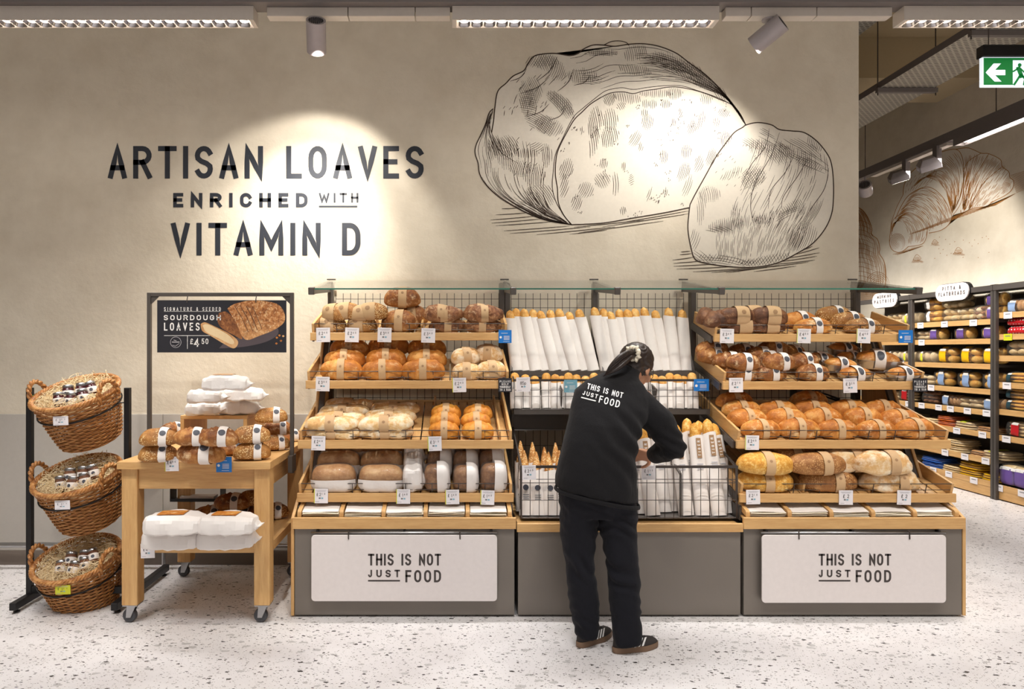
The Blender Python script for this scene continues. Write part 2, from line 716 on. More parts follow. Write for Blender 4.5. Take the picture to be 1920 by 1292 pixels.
GL = {
    'A': [[(0, 0), (.5, 1), (1, 0)], [(.17, .30), (.83, .30)]],
    'B': [[(0, 0), (0, 1), (.5, 1)] + arc(.5, .76, .45, .24, 90, -90) + [(0, .52)], [(.5, .52)] + arc(.5, .26, .5, .26, 90, -90) + [(0, 0)]],
    'C': [arc(.5, .66, .5, .34, 20, 180) + arc(.5, .34, .5, .34, 180, 340)],
    'D': [[(0, 0), (0, 1), (.4, 1)] + arc(.4, .62, .6, .38, 90, 0) + arc(.4, .38, .6, .38, 0, -90) + [(0, 0)]],
    'E': [[(1, 1), (0, 1), (0, 0), (1, 0)], [(0, .52), (.85, .52)]],
    'F': [[(1, 1), (0, 1), (0, 0)], [(0, .52), (.85, .52)]],
    'G': [arc(.5, .66, .5, .34, 20, 180) + arc(.5, .34, .5, .34, 180, 360) + [(1, .46), (.6, .46)]],
    'H': [[(0, 0), (0, 1)], [(1, 0), (1, 1)], [(0, .52), (1, .52)]],
    'I': [[(.5, 0), (.5, 1)]],
    'J': [[(.8, 1), (.8, .3)] + arc(.4, .3, .4, .3, 0, -160)],
    'K': [[(0, 0), (0, 1)], [(1, 1), (0, .4)], [(.3, .58), (1, 0)]],
    'L': [[(0, 1), (0, 0), (1, 0)]],
    'M': [[(0, 0), (0, 1), (.5, .25), (1, 1), (1, 0)]],
    'N': [[(0, 0), (0, 1), (1, 0), (1, 1)]],
    'O': [_o()],
    'P': [[(0, 0), (0, 1), (.5, 1)] + arc(.5, .74, .5, .26, 90, -90) + [(0, .48)]],
    'R': [[(0, 0), (0, 1), (.5, 1)] + arc(.5, .75, .5, .25, 90, -90) + [(0, .5)], [(.5, .5), (1, 0)]],
    'S': [arc(.5, .74, .48, .26, 25, 180) + [(.06, .64), (.3, .54), (.7, .46), (.95, .36)] + arc(.5, .26, .48, .26, 0, -155)],
    'T': [[(0, 1), (1, 1)], [(.5, 1), (.5, 0)]],
    'U': [[(0, 1)] + arc(.5, .33, .5, .33, 180, 360) + [(1, 1)]],
    'V': [[(0, 1), (.5, 0), (1, 1)]],
    'W': [[(0, 1), (.25, 0), (.5, .8), (.75, 0), (1, 1)]],
    'Y': [[(0, 1), (.5, .45), (1, 1)], [(.5, .45), (.5, 0)]],
    '&': [[(1, 0), (.2, .72)] + arc(.45, .8, .25, .2, 180, 0) + [(.1, .35)] + arc(.4, .24, .38, .24, 160, 300) + [(.95, .45)]],
    '0': [_o()],
    '1': [[(.15, .78), (.55, 1), (.55, 0)]],
    '2': [arc(.5, .7, .48, .3, 165, -20) + [(0, 0), (1, 0)]],
    '3': [arc(.48, .76, .45, .24, 150, -80) + [(.35, .53)], [(.45, .53)] + arc(.48, .27, .5, .27, 80, -150)],
    '4': [[(.75, 0), (.75, 1), (0, .28), (1, .28)]],
    '5': [[(.9, 1), (.12, 1), (.06, .52)] + arc(.46, .31, .5, .31, 120, -150)],
    '6': [[(.8, .98), (.2, .5)] + arc(.5, .3, .48, .3, 150, -210)],
    '7': [[(0, 1), (1, 1), (.35, 0)]],
    '8': [arc(.5, .76, .42, .24, -90, 270, 14), arc(.5, .26, .5, .26, 90, 450, 14)],
    '9': [[(.2, .02), (.85, .5)] + arc(.5, .7, .46, .3, -20, 340, 14)],
    '£': [arc(.58, .74, .36, .26, 10, 180) + [(.3, .4), (.05, 0), (1, 0)], [(.02, .45), (.75, .45)]],
    'p': [[(0, -.3), (0, .6)], arc(.45, .32, .45, .3, 150, -210, 14)],
    '.': [[(.4, 0), (.6, 0)]],
}
GW = {'I': .18, '.': .2, 'M': 1.3, 'W': 1.45, '1': .6, 'J': .85, 'L': .85, 'E': .85, 'F': .85}


def ribbon2d(pts, t, cap=True, closed=False):
    """quads (4 points each) along a 2D polyline of width t"""
    P = [Vector(p) for p in pts]
    Q = [P[0]]
    for p in P[1:]:
        if (p - Q[-1]).length > 1e-6:
            Q.append(p)
    P = Q
    if len(P) < 2:
        return []
    if (P[0] - P[-1]).length < 1e-5 and len(P) > 3:
        closed = True
        P = P[:-1]
    n = len(P)
    L, Rr = [], []
    for i in range(n):
        a = P[i - 1] if (i > 0 or closed) else None
        b = P[(i + 1) % n] if (i < n - 1 or closed) else None
        d1 = (P[i] - a).normalized() if a is not None else None
        d2 = (b - P[i]).normalized() if b is not None else None
        p = P[i]
        if d1 is None:
            d = d2
            if cap:
                p = p - d * t / 2
            nn, k = Vector((-d.y, d.x)), 1
        elif d2 is None:
            d = d1
            if cap:
                p = p + d * t / 2
            nn, k = Vector((-d.y, d.x)), 1
        else:
            d = d1 + d2
            if d.length < 1e-4:
                d = Vector((-d1.y, d1.x))
            d.normalize()
            nn = Vector((-d.y, d.x))
            k = 1 / max(.42, nn.dot(Vector((-d1.y, d1.x))))
        L.append(p + nn * t / 2 * k)
        Rr.append(p - nn * t / 2 * k)
    out = []
    for i in range(n if closed else n - 1):
        j = (i + 1) % n
        out.append((L[i], Rr[i], Rr[j], L[j]))
    return out


def text_quads(s, x0, x1, y0, h, t, gw=.5, space=.55):
    """quads of the string fitted between x0 and x1, baseline y0, cap height h, stroke t"""
    ws = [(space * gw * h) if c == ' ' else max(gw * h * GW.get(c, 1), t) for c in s]
    gap = ((x1 - x0) - sum(ws)) / max(1, len(s) - 1)
    out = []
    x = x0
    for c, w in zip(s, ws):
        if c != ' ':
            for pl in GL[c]:
                pts = [(x + t / 2 + u * (w - t), y0 + t / 2 + v * (h - t)) for u, v in pl]
                sub = [pts[0]]
                for p in pts[1:]:
                    q = sub[-1]
                    m = max(1, int(math.hypot(p[0] - q[0], p[1] - q[1]) / (h * .3)))
                    for k in range(1, m + 1):
                        sub.append((q[0] + (p[0] - q[0]) * k / m, q[1] + (p[1] - q[1]) * k / m))
                out += ribbon2d(sub, t)
        x += w + gap
    return out


def text_glyphs(s, x0, x1, y0, h, t, gw=.5, space=.55):
    """the same, as one list of quads for each letter"""
    ws = [(space * gw * h) if c == ' ' else max(gw * h * GW.get(c, 1), t) for c in s]
    gap = ((x1 - x0) - sum(ws)) / max(1, len(s) - 1)
    x, out = x0, []
    for c, w in zip(s, ws):
        if c != ' ':
            out.append(text_quads(c, x, x + w, y0, h, t, gw))
        x += w + gap
    return out


def rect_quad(x0, x1, y0, y1):
    return [(Vector((x0, y0)), Vector((x1, y0)), Vector((x1, y1)), Vector((x0, y1)))]


def quads_mesh(quads, fn):
    mb = MB()
    for q in quads:
        mb.add([fn(p[0], p[1]) for p in q], [tuple(range(len(q)))])
    return mb


def print_on(name, quads, fn, mat, parent):
    o = quads_mesh(quads, fn).build(name, mat, parent, recalc=False)
    if name == 'small_print':
        o['kind'] = 'stuff'
    return o


# ------------------------------------------------------------------ the setting
WALL_Y = 4.70
WALL_X1 = (1610 - CX) * WALL_Y / FPX
AISLE_X = 6.0
CEIL = 5.03


def structure(name, mb, mat, parent=None, label=None, **kw):
    o = mb.build(name, mat, parent, **kw)
    if parent is None:
        tag(o, label, None, None, 'structure')
    return o


structure('floor', MB().box(-7, 9, -5, 12, -.12, 0), M['terrazzo'], label='pale terrazzo floor with dark flecks')
wb = structure('wall_back', MB().box(-7, WALL_X1, WALL_Y, WALL_Y + .22, 0, CEIL), M['plaster'], label='textured cream plaster wall behind the bread displays')
# large stone tiles cladding the foot of the wall, one object each
x = -2.03 - 1.2 * 4
while x < WALL_X1 - .05:
    x1 = min(x + 1.197, WALL_X1)
    MB().box(x, x1, WALL_Y - .012, WALL_Y - .0005, .10, 1.058).build('tile', M['tile'], wb, bevel=.0015)
    x += 1.2
structure('baseboard_back', MB().box(-7, WALL_X1, WALL_Y - .02, WALL_Y - .001, 0, .099), M['skirting'], label='dark low skirting along the back wall')
structure('wall_right', MB().box(AISLE_X, AISLE_X + .2, -5, 11.9, 0, CEIL), M['plaster'], label='cream wall with croissant mural above the aisle shelves')
structure('wall_far', MB().box(-7, AISLE_X, 11.6, 11.8, 0, CEIL), M['plaster'], label='far end wall of the aisle')
structure('wall_left', MB().box(-7.2, -7, -5, 11.9, 0, CEIL), M['plaster'], label='left side wall of the shop')
structure('ceiling', MB().box(-7.2, AISLE_X + .2, 3.0, 11.9, CEIL, CEIL + .15), M['ceiling'], label='tan painted ceiling high above the aisle')
structure('trim_1', MB().box(WALL_X1, AISLE_X, 7.5, 8.25, 4.57, CEIL), M['ceiling'], label='boxed ceiling beam crossing the aisle')

# bumper rail in front of the tiled wall
br = thing('bumper_rail', 'brushed steel bumper rail on short posts along the tiled wall', 'rail', (-3.0, 4.6, 0))
zr = at(100, 1022, 4.58).z
MB().tube([(-6.9, 4.58, zr), (-.95, 4.58, zr)], .019, 12).build('rail', M['steel'], br, smooth=True, angle=50)
for xx in (-5.2, -3.6, -1.98):
    pm = MB().tube([(xx, 4.58, 0.012), (xx, 4.58, zr)], .012, 10)
    pm.lathe([(.03, 0), (.03, .008), (.013, .012)], 14, (xx, 4.58, 0))
    pm.build('post', M['steel'], br, smooth=True, angle=40)

# ------------------------------------------------------------------ lighting track and luminaires
tr = thing('lighting_track', 'long grey lighting track running in front of the cream wall', 'track', (0, TRACK_Y, TRACK_Z))
MB().box(-6.5, 5.2, TRACK_Y - .09, TRACK_Y + .03, TRACK_Z + .03, TRACK_Z + .13).build('trunking', M['track'], tr)
MB().box(-6.5, 5.2, TRACK_Y - .095, TRACK_Y + .035, TRACK_Z + .085, TRACK_Z + .092).build('trunking_rib', M['track'], tr)
for a, b in ((-1.10, -.62), (-.615, -.22), (-.215, -.01), (1.63, 1.78), (1.785, 2.17), (2.175, 2.62)):
    MB().box(a, b, TRACK_Y - .035, TRACK_Y + .03, TRACK_Z - .025, TRACK_Z + .029).build('cover_strip', M['trackpale'], tr, bevel=.002)


def luminaire(x0, x1, label, y=TRACK_Y, n=None):
    t = thing('linear_luminaire', label, 'light', ((x0 + x1) / 2, y, TRACK_Z), 'linear luminaires on the tracks')
    z0, z1 = TRACK_Z - .055, TRACK_Z + .028
    hw = .052
    MB().box(x0, x1, y - hw, y - hw + .006, z0, z1).box(x0, x1, y + hw - .006, y + hw, z0, z1) \
        .box(x0, x0 + .025, y - hw + .006, y + hw - .006, z0, z1).box(x1 - .025, x1, y - hw + .006, y + hw - .006, z0, z1) \
        .box(x0 + .025, x1 - .025, y - hw + .006, y + hw - .006, z1 - .01, z1).build('housing', M['trackpale'], t)
    n = n or int((x1 - x0 - .07) / .0735)
    p = (x1 - x0 - .07) / n
    proto = None
    for k in range(n):
        c = x0 + .035 + p * (k + .5)
        if proto is None:
            def rr(s, z):
                return [Vector((c + s * p * .46 * math.copysign(abs(math.cos(a)) ** .5, math.cos(a)), y + s * .043 * math.copysign(abs(math.sin(a)) ** .5, math.sin(a)), z)) for a in [2 * PI * i / 16 for i in range(16)]]
            cup = MB().rings([rr(1.0, z0 + .001), rr(.84, z0 + .016), rr(.66, z0 + .024)], caps=False).build('reflector_cell', M['chrome'], t, smooth=True)
            led = MB().rings([rr(.70, z0 + .022), rr(.70, z0 + .026)]).build('led', M['lamp'], cup, local=False)
            # sub-part shares the frame of its part
            led.location = (0, 0, 0)
            proto = (cup, led, c)
        else:
            cp = proto[0].copy()
            COL.objects.link(cp)
            cp.parent = t
            cp.location.x += c - proto[2]
            l2 = proto[1].copy()
            COL.objects.link(l2)
            l2.parent = cp
    return t


luminaire(-3.42, -1.175, 'linear louvre light at the left end of the track')
luminaire(.003, 1.585, 'linear louvre light above the bread mural, middle of the track')
luminaire(2.68, 4.3, 'linear louvre light at the right end near the exit sign')


def track_spot(px, py, direction, label, r=.058, L=.19):
    d = Vector(direction).normalized()
    c = at(px, py, TRACK_Y)
    t = thing('track_spotlight', label, 'spotlight', (c.x, TRACK_Y, TRACK_Z - .03))
    Mx = d.to_track_quat('Z', 'Y').to_matrix()
    b = MB()
    b.lathe([(0, L / 2 - .03), (r - .01, L / 2 - .03), (r - .008, L / 2), (r, L / 2), (r, -L / 2), (r * .78, -L / 2), (r * .76, -L / 2 + .012), (0, -L / 2 + .012)], 28, c, Mx)
    b.build('head', M['spotbody'], t, smooth=True, angle=35)
    g = MB()
    for k in range(-3, 4):
        xx = k * r * .2
        hh = math.sqrt(max(0, (r * .72) ** 2 - xx * xx))
        g.obox(c + Mx @ Vector((xx, 0, -L / 2 + .006)), Mx @ Vector((.0022, 0, 0)), Mx @ Vector((0, hh, 0)), Mx @ Vector((0, 0, .006)))
    g.build('rear_grille', M['dark'], t)
    MB().lathe([(0, L / 2 - .028), (r - .012, L / 2 - .028), (r - .012, L / 2 - .024), (0, L / 2 - .024)], 20, c, Mx).build('lens', M['lamp'], t)
    top = Vector((c.x, TRACK_Y, TRACK_Z - .03))
    MB().tube([top, c + Vector((0, 0, .0)) - d * .05], .009, 8).build('stem', M['spotbody'], t)
    MB().lathe([(.034, 0), (.034, -.012), (.012, -.016)], 18, top + Vector((0, 0, .006))).build('mount', M['spotbody'], t)
    return t


track_spot(593, 68, (-.12, .72, -.62), 'grey cylinder spotlight pointing at the lettering')
track_spot(1440, 64, (-.62, .62, -.46), 'grey cylinder spotlight tilted left towards the bread mural')

# second track along the aisle with box floods and a small round spot
TX, TZ = 4.9, 3.55
at_ = thing('lighting_track', 'grey lighting track receding above the aisle shelves', 'track', (TX, 7, TZ))
MB().box(TX - .045, TX + .045, 4.6, 11.4, TZ, TZ + .09).build('trunking', M['track'], at_)
MB().box(TX - .035, TX + .035, 6.55, 7.75, TZ - .03, TZ - .001).build('cover_strip', M['trackpale'], at_)
for yy in (7.9, 9.6, 6.0):
    MB().tube([(TX, yy, TZ + .09), (TX, yy, CEIL)], .004, 6).build('suspension_wire', M['wire'], at_)
lt2 = thing('linear_luminaire', 'linear louvre light on the aisle track near right edge', 'light', (TX, 5.6, TZ))
MB().box(TX - .05, TX - .044, 4.75, 6.45, TZ - .07, TZ - .001).box(TX + .044, TX + .05, 4.75, 6.45, TZ - .07, TZ - .001) \
    .box(TX - .044, TX + .044, 4.75, 4.77, TZ - .07, TZ - .001).box(TX - .044, TX + .044, 6.43, 6.45, TZ - .07, TZ - .001).build('housing', M['track'], lt2)
for k in range(22):
    yy = 4.80 + k * .074
    MB().box(TX - .036, TX + .036, yy, yy + .052, TZ - .045, TZ - .035).build('led', M['lamp'], lt2)
for px, py, Y, s, lab, on in ((1684, 331, 7.15, .17, 'box floodlight with lit lens on the aisle track', True), (1741, 308, 6.68, .18, 'box floodlight angled away on the aisle track', False)):
    c = at(px, py, Y)
    t = thing('box_floodlight', lab, 'spotlight', (c.x, Y, TZ))
    Rm = Euler((R(24), R(-14), R(-28))).to_matrix()
    b = MB()
    h = s * .5
    b.rings([[c + Rm @ Vector(p) for p in ((-h, -h, -h * .55), (h, -h, -h * .55), (h, h, -h * .55), (-h, h, -h * .55))],
             [c + Rm @ Vector(p) for p in ((-h, -h, h * .05), (h, -h, h * .05), (h, h, h * .05), (-h, h, h * .05))],
             [c + Rm @ Vector(p) for p in ((-h * .6, -h * .6, h * .7), (h * .6, -h * .6, h * .7), (h * .6, h * .6, h * .7), (-h * .6, h * .6, h * .7))]])
    b.build('head', M['spotbody'] if not on else M['track'], t, bevel=.003)
    MB().add([c + Rm @ Vector(p) for p in ((-h * .9, -h * .9, -h * .57), (h * .9, -h * .9, -h * .57), (h * .9, h * .9, -h * .57), (-h * .9, h * .9, -h * .57))], [(0, 1, 2, 3)]).build('lens', M['lamp'] if on else M['trackpale'], t)
    MB().box(c.x + .06, c.x + .11, Y - .03, Y + .03, c.z - .02, TZ - .001).build('bracket', M['track'], t)
c = at(1622, 353, 7.85)
t = thing('track_spotlight', 'small round spotlight at the far end of the aisle track', 'spotlight', (c.x, 7.85, TZ))
Mx = Vector((.5, .6, -.5)).normalized().to_track_quat('Z', 'Y').to_matrix()
MB().lathe([(0, .09), (.07, .09), (.075, -.06), (.058, -.062), (.056, -.05), (0, -.05)], 24, c, Mx).build('head', M['spotbody'], t, smooth=True, angle=35)
g = MB()
for k in range(-3, 4):
    xx = k * .015
    hh = math.sqrt(.056 ** 2 - xx * xx)
    g.obox(c + Mx @ Vector((xx, 0, -.056)), Mx @ Vector((.003, 0, 0)), Mx @ Vector((0, hh, 0)), Mx @ Vector((0, 0, .005)))
g.build('rear_grille', M['dark'], t)
MB().tube([(c.x, 7.85, TZ), c], .01, 8).build('stem', M['spotbody'], t)

# perforated cable tray on hangers
zt = 4.0
kx0, kx1 = 1.635 * (zt - HC), 1.84 * (zt - HC)
ct = thing('cable_tray', 'perforated steel cable tray hung below the aisle ceiling', 'cable tray', ((kx0 + kx1) / 2, 7, zt))
MB().box(kx0, kx1, 4.4, 11.5, zt, zt + .004).build('tray_bottom', M['perf'], ct)
MB().box(kx0 - .004, kx0, 4.4, 11.5, zt, zt + .06).build('tray_side', M['track'], ct)
MB().box(kx1, kx1 + .004, 4.4, 11.5, zt, zt + .06).build('tray_side', M['track'], ct)
for yy in (5.2, 6.34, 7.9, 9.4):
    hb = MB().box(kx0 - .03, kx1 + .03, yy - .02, yy + .02, zt - .045, zt - .003).build('hanger_bar', M['track'], ct)
    for xx in (kx0 - .02, kx1 + .02):
        MB().tube([(xx, yy, zt - .07), (xx, yy, CEIL)], .005, 6).build('hanger_rod', M['wire'], ct)
ct2 = thing('cable_tray', 'short perforated cable tray seen just past the wall end', 'cable tray', (3.6, 6.8, 4.6))
MB().box(3.50, 3.94, 5.9, 11.0, 4.55, 4.555).build('tray_bottom', M['perf'], ct2)
MB().box(3.495, 3.50, 5.9, 11.0, 4.55, 4.61).build('tray_side', M['track'], ct2)
for yy in (6.4, 8.4, 10.4):
    MB().tube([(3.72, yy, 4.555), (3.72, yy, CEIL)], .005, 6).build('hanger_rod', M['wire'], ct2)

# exit sign
EY = 4.3
p0 = at(1839, 163, EY)
ex = thing('exit_sign', 'green running man exit sign with white arrow, in black housing', 'sign', (p0.x + .18, EY, p0.z))
k = EY / FPX


def ef(x, y):
    q = at(x, y, EY - .0165)
    return (q.x, q.y, q.z)


X0, X1 = p0.x, p0.x + .40
zt_, zm, zb = at(0, 87, EY).z, at(0, 109, EY).z, p0.z
MB().box(X0 - .008, X1, EY - .03, EY + .03, zm, zt_).build('housing', M['black'], ex, bevel=.004)
MB().box(X0, X1 - .008, EY - .012, EY + .012, zb, zm).build('light_panel', M['exitwhite'], ex)
MB().box(X0 + .008, X1 - .012, EY - .0155, EY - .0125, zb + .008, zm - .005).build('green_face', M['green'], ex)
arrow = [(1848, 136), (1863, 119), (1877, 119), (1866, 131), (1885, 131), (1885, 141), (1866, 141), (1878, 153), (1865, 153)]
mb = MB()
for tri in (((0, 1, 2, 3)), ((0, 3, 6, )), ((0, 6, 7, 8)), ((3, 4, 5, 6))):
    mb.add([ef(*arrow[i]) for i in tri], [tuple(range(len(tri)))])
mb.build('arrow', M['exitwhite'], ex, recalc=False)
mb = MB().add([ef(*p) for p in ((1899, 113), (1948, 113), (1948, 161), (1904, 161), (1899, 157))], [(0, 1, 2, 3, 4)])
dw = mb.build('doorway', M['exitwhite'], ex, recalc=False)
mb = MB()


def ef2(x, y):
    q = at(x, y, EY - .018)
    return (q.x, q.y, q.z)


hd = [(1912 + 3.6 * math.cos(a), 122 + 3.6 * math.sin(a)) for a in [2 * PI * i / 14 for i in range(14)]]
mb.add([ef2(*p) for p in hd], [tuple(range(14))])
for pl, t in (([(1910, 129), (1915, 142)], 8), ([(1908, 129), (1900, 134), (1893, 133)], 3), ([(1914, 129), (1921, 136), (1927, 133)], 3), ([(1913, 141), (1908, 149), (1902, 158)], 4), ([(1916, 141), (1922, 148), (1920, 158)], 4)):
    for q in ribbon2d(pl, t):
        mb.add([ef2(*p) for p in q], [(0, 1, 2, 3)])
mb.build('running_figure', M['green'], dw, recalc=False)
for xx in (X0 + .05, X1 - .05):
    MB().tube([(xx, EY, zt_), (xx, EY, CEIL)], .003, 6).build('suspension_wire', M['wire'], ex)

# ------------------------------------------------------------------ painted lettering on the wall


def wallf(x, y, d=.0022):
    q = at(x, y, WALL_Y)
    return (q.x, WALL_Y - d, q.z)


def wall_line(name, s, x0, x1, ytop, ybase, t, gw, parent, mat='navy', fn=wallf, space=.55):
    """one object for each letter"""
    for qs in text_glyphs(s, x0, x1, 0, ybase - ytop, t, gw, space):
        print_on(name, [[(p[0], ybase - p[1]) for p in q] for q in qs], fn, M[mat], parent)


wl = thing('wall_lettering', 'dark painted words ARTISAN LOAVES ENRICHED WITH VITAMIN D on cream wall', 'lettering', at(500, 480, WALL_Y - .003))
wall_line('letter', 'ARTISAN LOAVES', 203, 795, 274, 335, 9.6, .57, wl)
wall_line('letter', 'ENRICHED', 325, 577, 362, 389, 6.6, .82, wl)
wall_line('letter', 'WITH', 598, 672, 362, 380, 3.6, .76, wl)
print_on('underline', rect_quad(598, 670, 385.5, 389), wallf, M['navy'], wl)
wall_line('letter', 'VITAMIN D', 321, 676, 418, 479, 9.6, .57, wl, space=.4)

# ------------------------------------------------------------------ murals: engraved line drawings


def smooth_line(pts, per=6):
    """Catmull-Rom through the points"""
    P = [Vector(p) for p in pts]
    if len(P) < 3:
        return P
    out = []
    for i in range(len(P) - 1):
        a, b, c, d = P[max(i - 1, 0)], P[i], P[i + 1], P[min(i + 2, len(P) - 1)]
        for k in range(per):
            t = k / per
            out.append(.5 * ((2 * b) + (c - a) * t + (2 * a - 5 * b + 4 * c - d) * t * t + (3 * b - a - 3 * c + d) * t ** 3))
    out.append(P[-1])
    return out


def resample(pl, n):
    P = [Vector(p) for p in pl]
    L = [0]
    for a, b in zip(P, P[1:]):
        L.append(L[-1] + (b - a).length)
    out = []
    j = 0
    for i in range(n):
        s = L[-1] * i / (n - 1)
        while j < len(P) - 2 and L[j + 1] < s:
            j += 1
        d = L[j + 1] - L[j]
        out.append(P[j].lerp(P[j + 1], (s - L[j]) / d if d > 1e-9 else 0))
    return out


def inside(p, poly):
    c = False
    j = len(poly) - 1
    for i in range(len(poly)):
        a, b = poly[i], poly[j]
        if (a[1] > p[1]) != (b[1] > p[1]) and p[0] < (b[0] - a[0]) * (p[1] - a[1]) / (b[1] - a[1]) + a[0]:
            c = not c
        j = i
    return c


class Drawing:
    def __init__(self, seed=1):
        self.q = []
        self.rng = random.Random(seed)

    def line(self, pts, w=2.4, per=6, taper=True):
        P = smooth_line(pts, per)
        n = len(P)
        if n < 2:
            return
        prev = None
        # split into short ribbons of varying width
        for i in range(n - 1):
            f = (i + .5) / (n - 1)
            ww = w * (min(1, .35 + 2.2 * min(f, 1 - f)) if taper else 1)
            for r in ribbon2d([P[i], P[i + 1]], ww, cap=False):
                self.q.append(r)
            if not taper and i:
                c = P[i]
                d1 = (P[i] - P[i - 1]).normalized()
                d2 = (P[i + 1] - P[i]).normalized()
                n1, n2 = Vector((-d1.y, d1.x)) * ww / 2, Vector((-d2.y, d2.x)) * ww / 2
                self.q.append((c, c + n1, c + n2))
                self.q.append((c, c - n1, c - n2))

    def patch(self, cx, cy, rx, ry, rot, ang, sp=7, w=1.8, curve=.12, clip=None, jit=.25):
        """curved hatch strokes filling a rotated ellipse"""
        rg = self.rng
        a = R(ang)
        d = Vector((math.cos(a), math.sin(a)))
        nrm = Vector((-d.y, d.x))
        cr, sr = math.cos(R(rot)), math.sin(R(rot))
        ext = max(rx, ry)
        k = -ext
        while k < ext:
            s0 = None
            pts = []
            for i in range(-20, 21):
                p = nrm * k + d * (ext * i / 20)
                u, v = p.x * cr + p.y * sr, -p.x * sr + p.y * cr
                if (u / rx) ** 2 + (v / ry) ** 2 < 1 + rg.uniform(-jit, jit):
                    q = Vector((cx, cy)) + p + nrm * (curve * ext * ((i / 20) ** 2))
                    if clip is None or inside(q, clip):
                        pts.append(q)
            if len(pts) > 2:
                self.line([pts[0], pts[len(pts) // 2], pts[-1]], w, 3)
            k += sp * rg.uniform(.8, 1.2)

    def family(self, A, B, n, w=2, dash=0, skip=0, t0=0, t1=1, s0=0, s1=1, wob=0):
        """curves blended between A and B; dash = chance of gaps"""
        A, B = resample(smooth_line(A), 40), resample(smooth_line(B), 40)
        rg = self.rng
        for k in range(n):
            t = t0 + (t1 - t0) * (k + .5) / n
            c = [a.lerp(b, t) + Vector((rg.uniform(-wob, wob), rg.uniform(-wob, wob))) for a, b in zip(A, B)]
            i = int(s0 * 39) + rg.randint(0, 2)
            e = int(s1 * 39) - rg.randint(0, 2)
            while i < e:
                L = e - i if dash == 0 else rg.randint(4, max(5, int(22 * (1 - dash))))
                j = min(e, i + L)
                if j - i > 1 and rg.random() >= skip:
                    self.line(c[i:j + 1:2] if j - i > 3 else c[i:j + 1], w, 2)
                i = j + (rg.randint(1, 4) if dash else 1)


# bread mural, traced in a frame with origin (860, 60) and 2.5946 units per photo pixel
MS = 2.5946


def mwall(x, y, d=.0020):
    return wallf(860 + x / MS, 60 + y / MS, d)


D = Drawing(3)
outer = [(550, 938), (440, 920), (340, 885), (240, 832), (180, 790), (130, 740), (102, 690), (95, 640), (80, 590), (85, 550), (108, 500), (130, 450), (148, 395), (168, 374)]
crown = [(160, 490), (170, 430), (176, 370), (190, 290), (230, 250), (265, 215), (315, 190), (335, 160), (365, 120), (410, 108), (470, 105), (540, 115), (580, 105), (605, 85), (650, 65), (700, 64),
         (760, 70), (830, 60), (900, 58), (980, 72), (1060, 105), (1120, 150), (1190, 200), (1250, 255), (1300, 310), (1340, 360), (1375, 410), (1395, 452)]
face_l = [(550, 938), (510, 890), (485, 830), (480, 760), (470, 690), (475, 610), (490, 560), (520, 500), (560, 430), (600, 390), (640, 352), (690, 320)]
face_t = [(690, 320), (740, 297), (800, 292), (850, 300), (900, 287), (960, 279), (1010, 270), (1060, 268), (1130, 280), (1200, 300), (1260, 325), (1330, 355), (1370, 400), (1395, 452)]
rim_l = [(545, 938), (480, 840), (456, 760), (460, 680), (470, 600), (500, 530), (555, 420), (600, 375), (680, 310)]
rim_t = [(680, 310), (720, 285), (790, 272), (850, 280), (920, 270), (1000, 262), (1080, 262), (1160, 285), (1260, 320), (1335, 358)]
base = [(550, 938), (700, 930), (850, 905), (1000, 880), (1120, 855)]
small = [(1125, 840), (1150, 790), (1200, 700), (1250, 610), (1300, 540), (1340, 490), (1380, 465), (1400, 452), (1455, 441), (1520, 452), (1560, 475), (1620, 482), (1680, 490), (1740, 530), (1790, 590), (1812, 640),
         (1822, 720), (1822, 820), (1812, 890), (1780, 960), (1720, 1030), (1640, 1080), (1560, 1120), (1480, 1140), (1400, 1146), (1300, 1140), (1200, 1125), (1150, 1105), (1130, 1050), (1115, 960), (1120, 880), (1125, 840)]
big_poly = [tuple(p) for p in smooth_line(outer)] + [tuple(p) for p in smooth_line(crown)] + [tuple(p) for p in reversed(smooth_line(base))]
face_poly = [tuple(p) for p in smooth_line(face_l)] + [tuple(p) for p in smooth_line(face_t)] + [(1300, 560), (1200, 720), (1125, 850)] + [tuple(p) for p in reversed(smooth_line(base))]
small_poly = [tuple(p) for p in smooth_line(small)]
for ln, w in ((outer, 5), (crown, 5.5), (face_l, 5), (face_t, 4), (rim_l, 3.2), (rim_t, 3), (base, 5.5), (small, 5.5)):
    D.line(ln, w, 8, taper=False)
D.line([(705, 65), (740, 48), (780, 44), (815, 52), (828, 66)], 4, 8, False)
D.line([(168, 374), (150, 430), (160, 490), (200, 580), (290, 640)], 3)
# contour lines of the left crust between outer edge and cut face
lowL = [(180, 500), (205, 600), (200, 690), (240, 780), (330, 850), (440, 905), (540, 936)]
lowR = [(440, 560), (440, 640), (420, 720), (420, 790), (440, 850), (500, 905), (545, 936)]
D.family(outer[::-1], [(165, 400), (150, 480), (180, 560), (200, 640), (195, 700), (230, 780), (320, 850), (430, 905), (545, 936)], 11, 2.3, .25, .08)
D.family(lowL, lowR, 15, 2.3, .35, .30)
D.family(lowL, lowR, 9, 3.0, .2, .35, s0=.45)
D.family([(300, 200), (250, 260), (215, 330), (200, 420)], [(560, 200), (500, 260), (450, 330), (420, 430)], 6, 2.6, .5, .45)
D.family(crown[10:], [(690, 300), (800, 262), (900, 255), (1000, 245), (1100, 250), (1200, 282), (1300, 330), (1385, 440)], 13, 2.4, .35, .38, t0=.05, t1=.95)
D.family(crown[17:], [(900, 230), (1000, 240), (1100, 250), (1200, 280), (1300, 325), (1385, 440)], 16, 2.2, .25, .25, t0=.25)
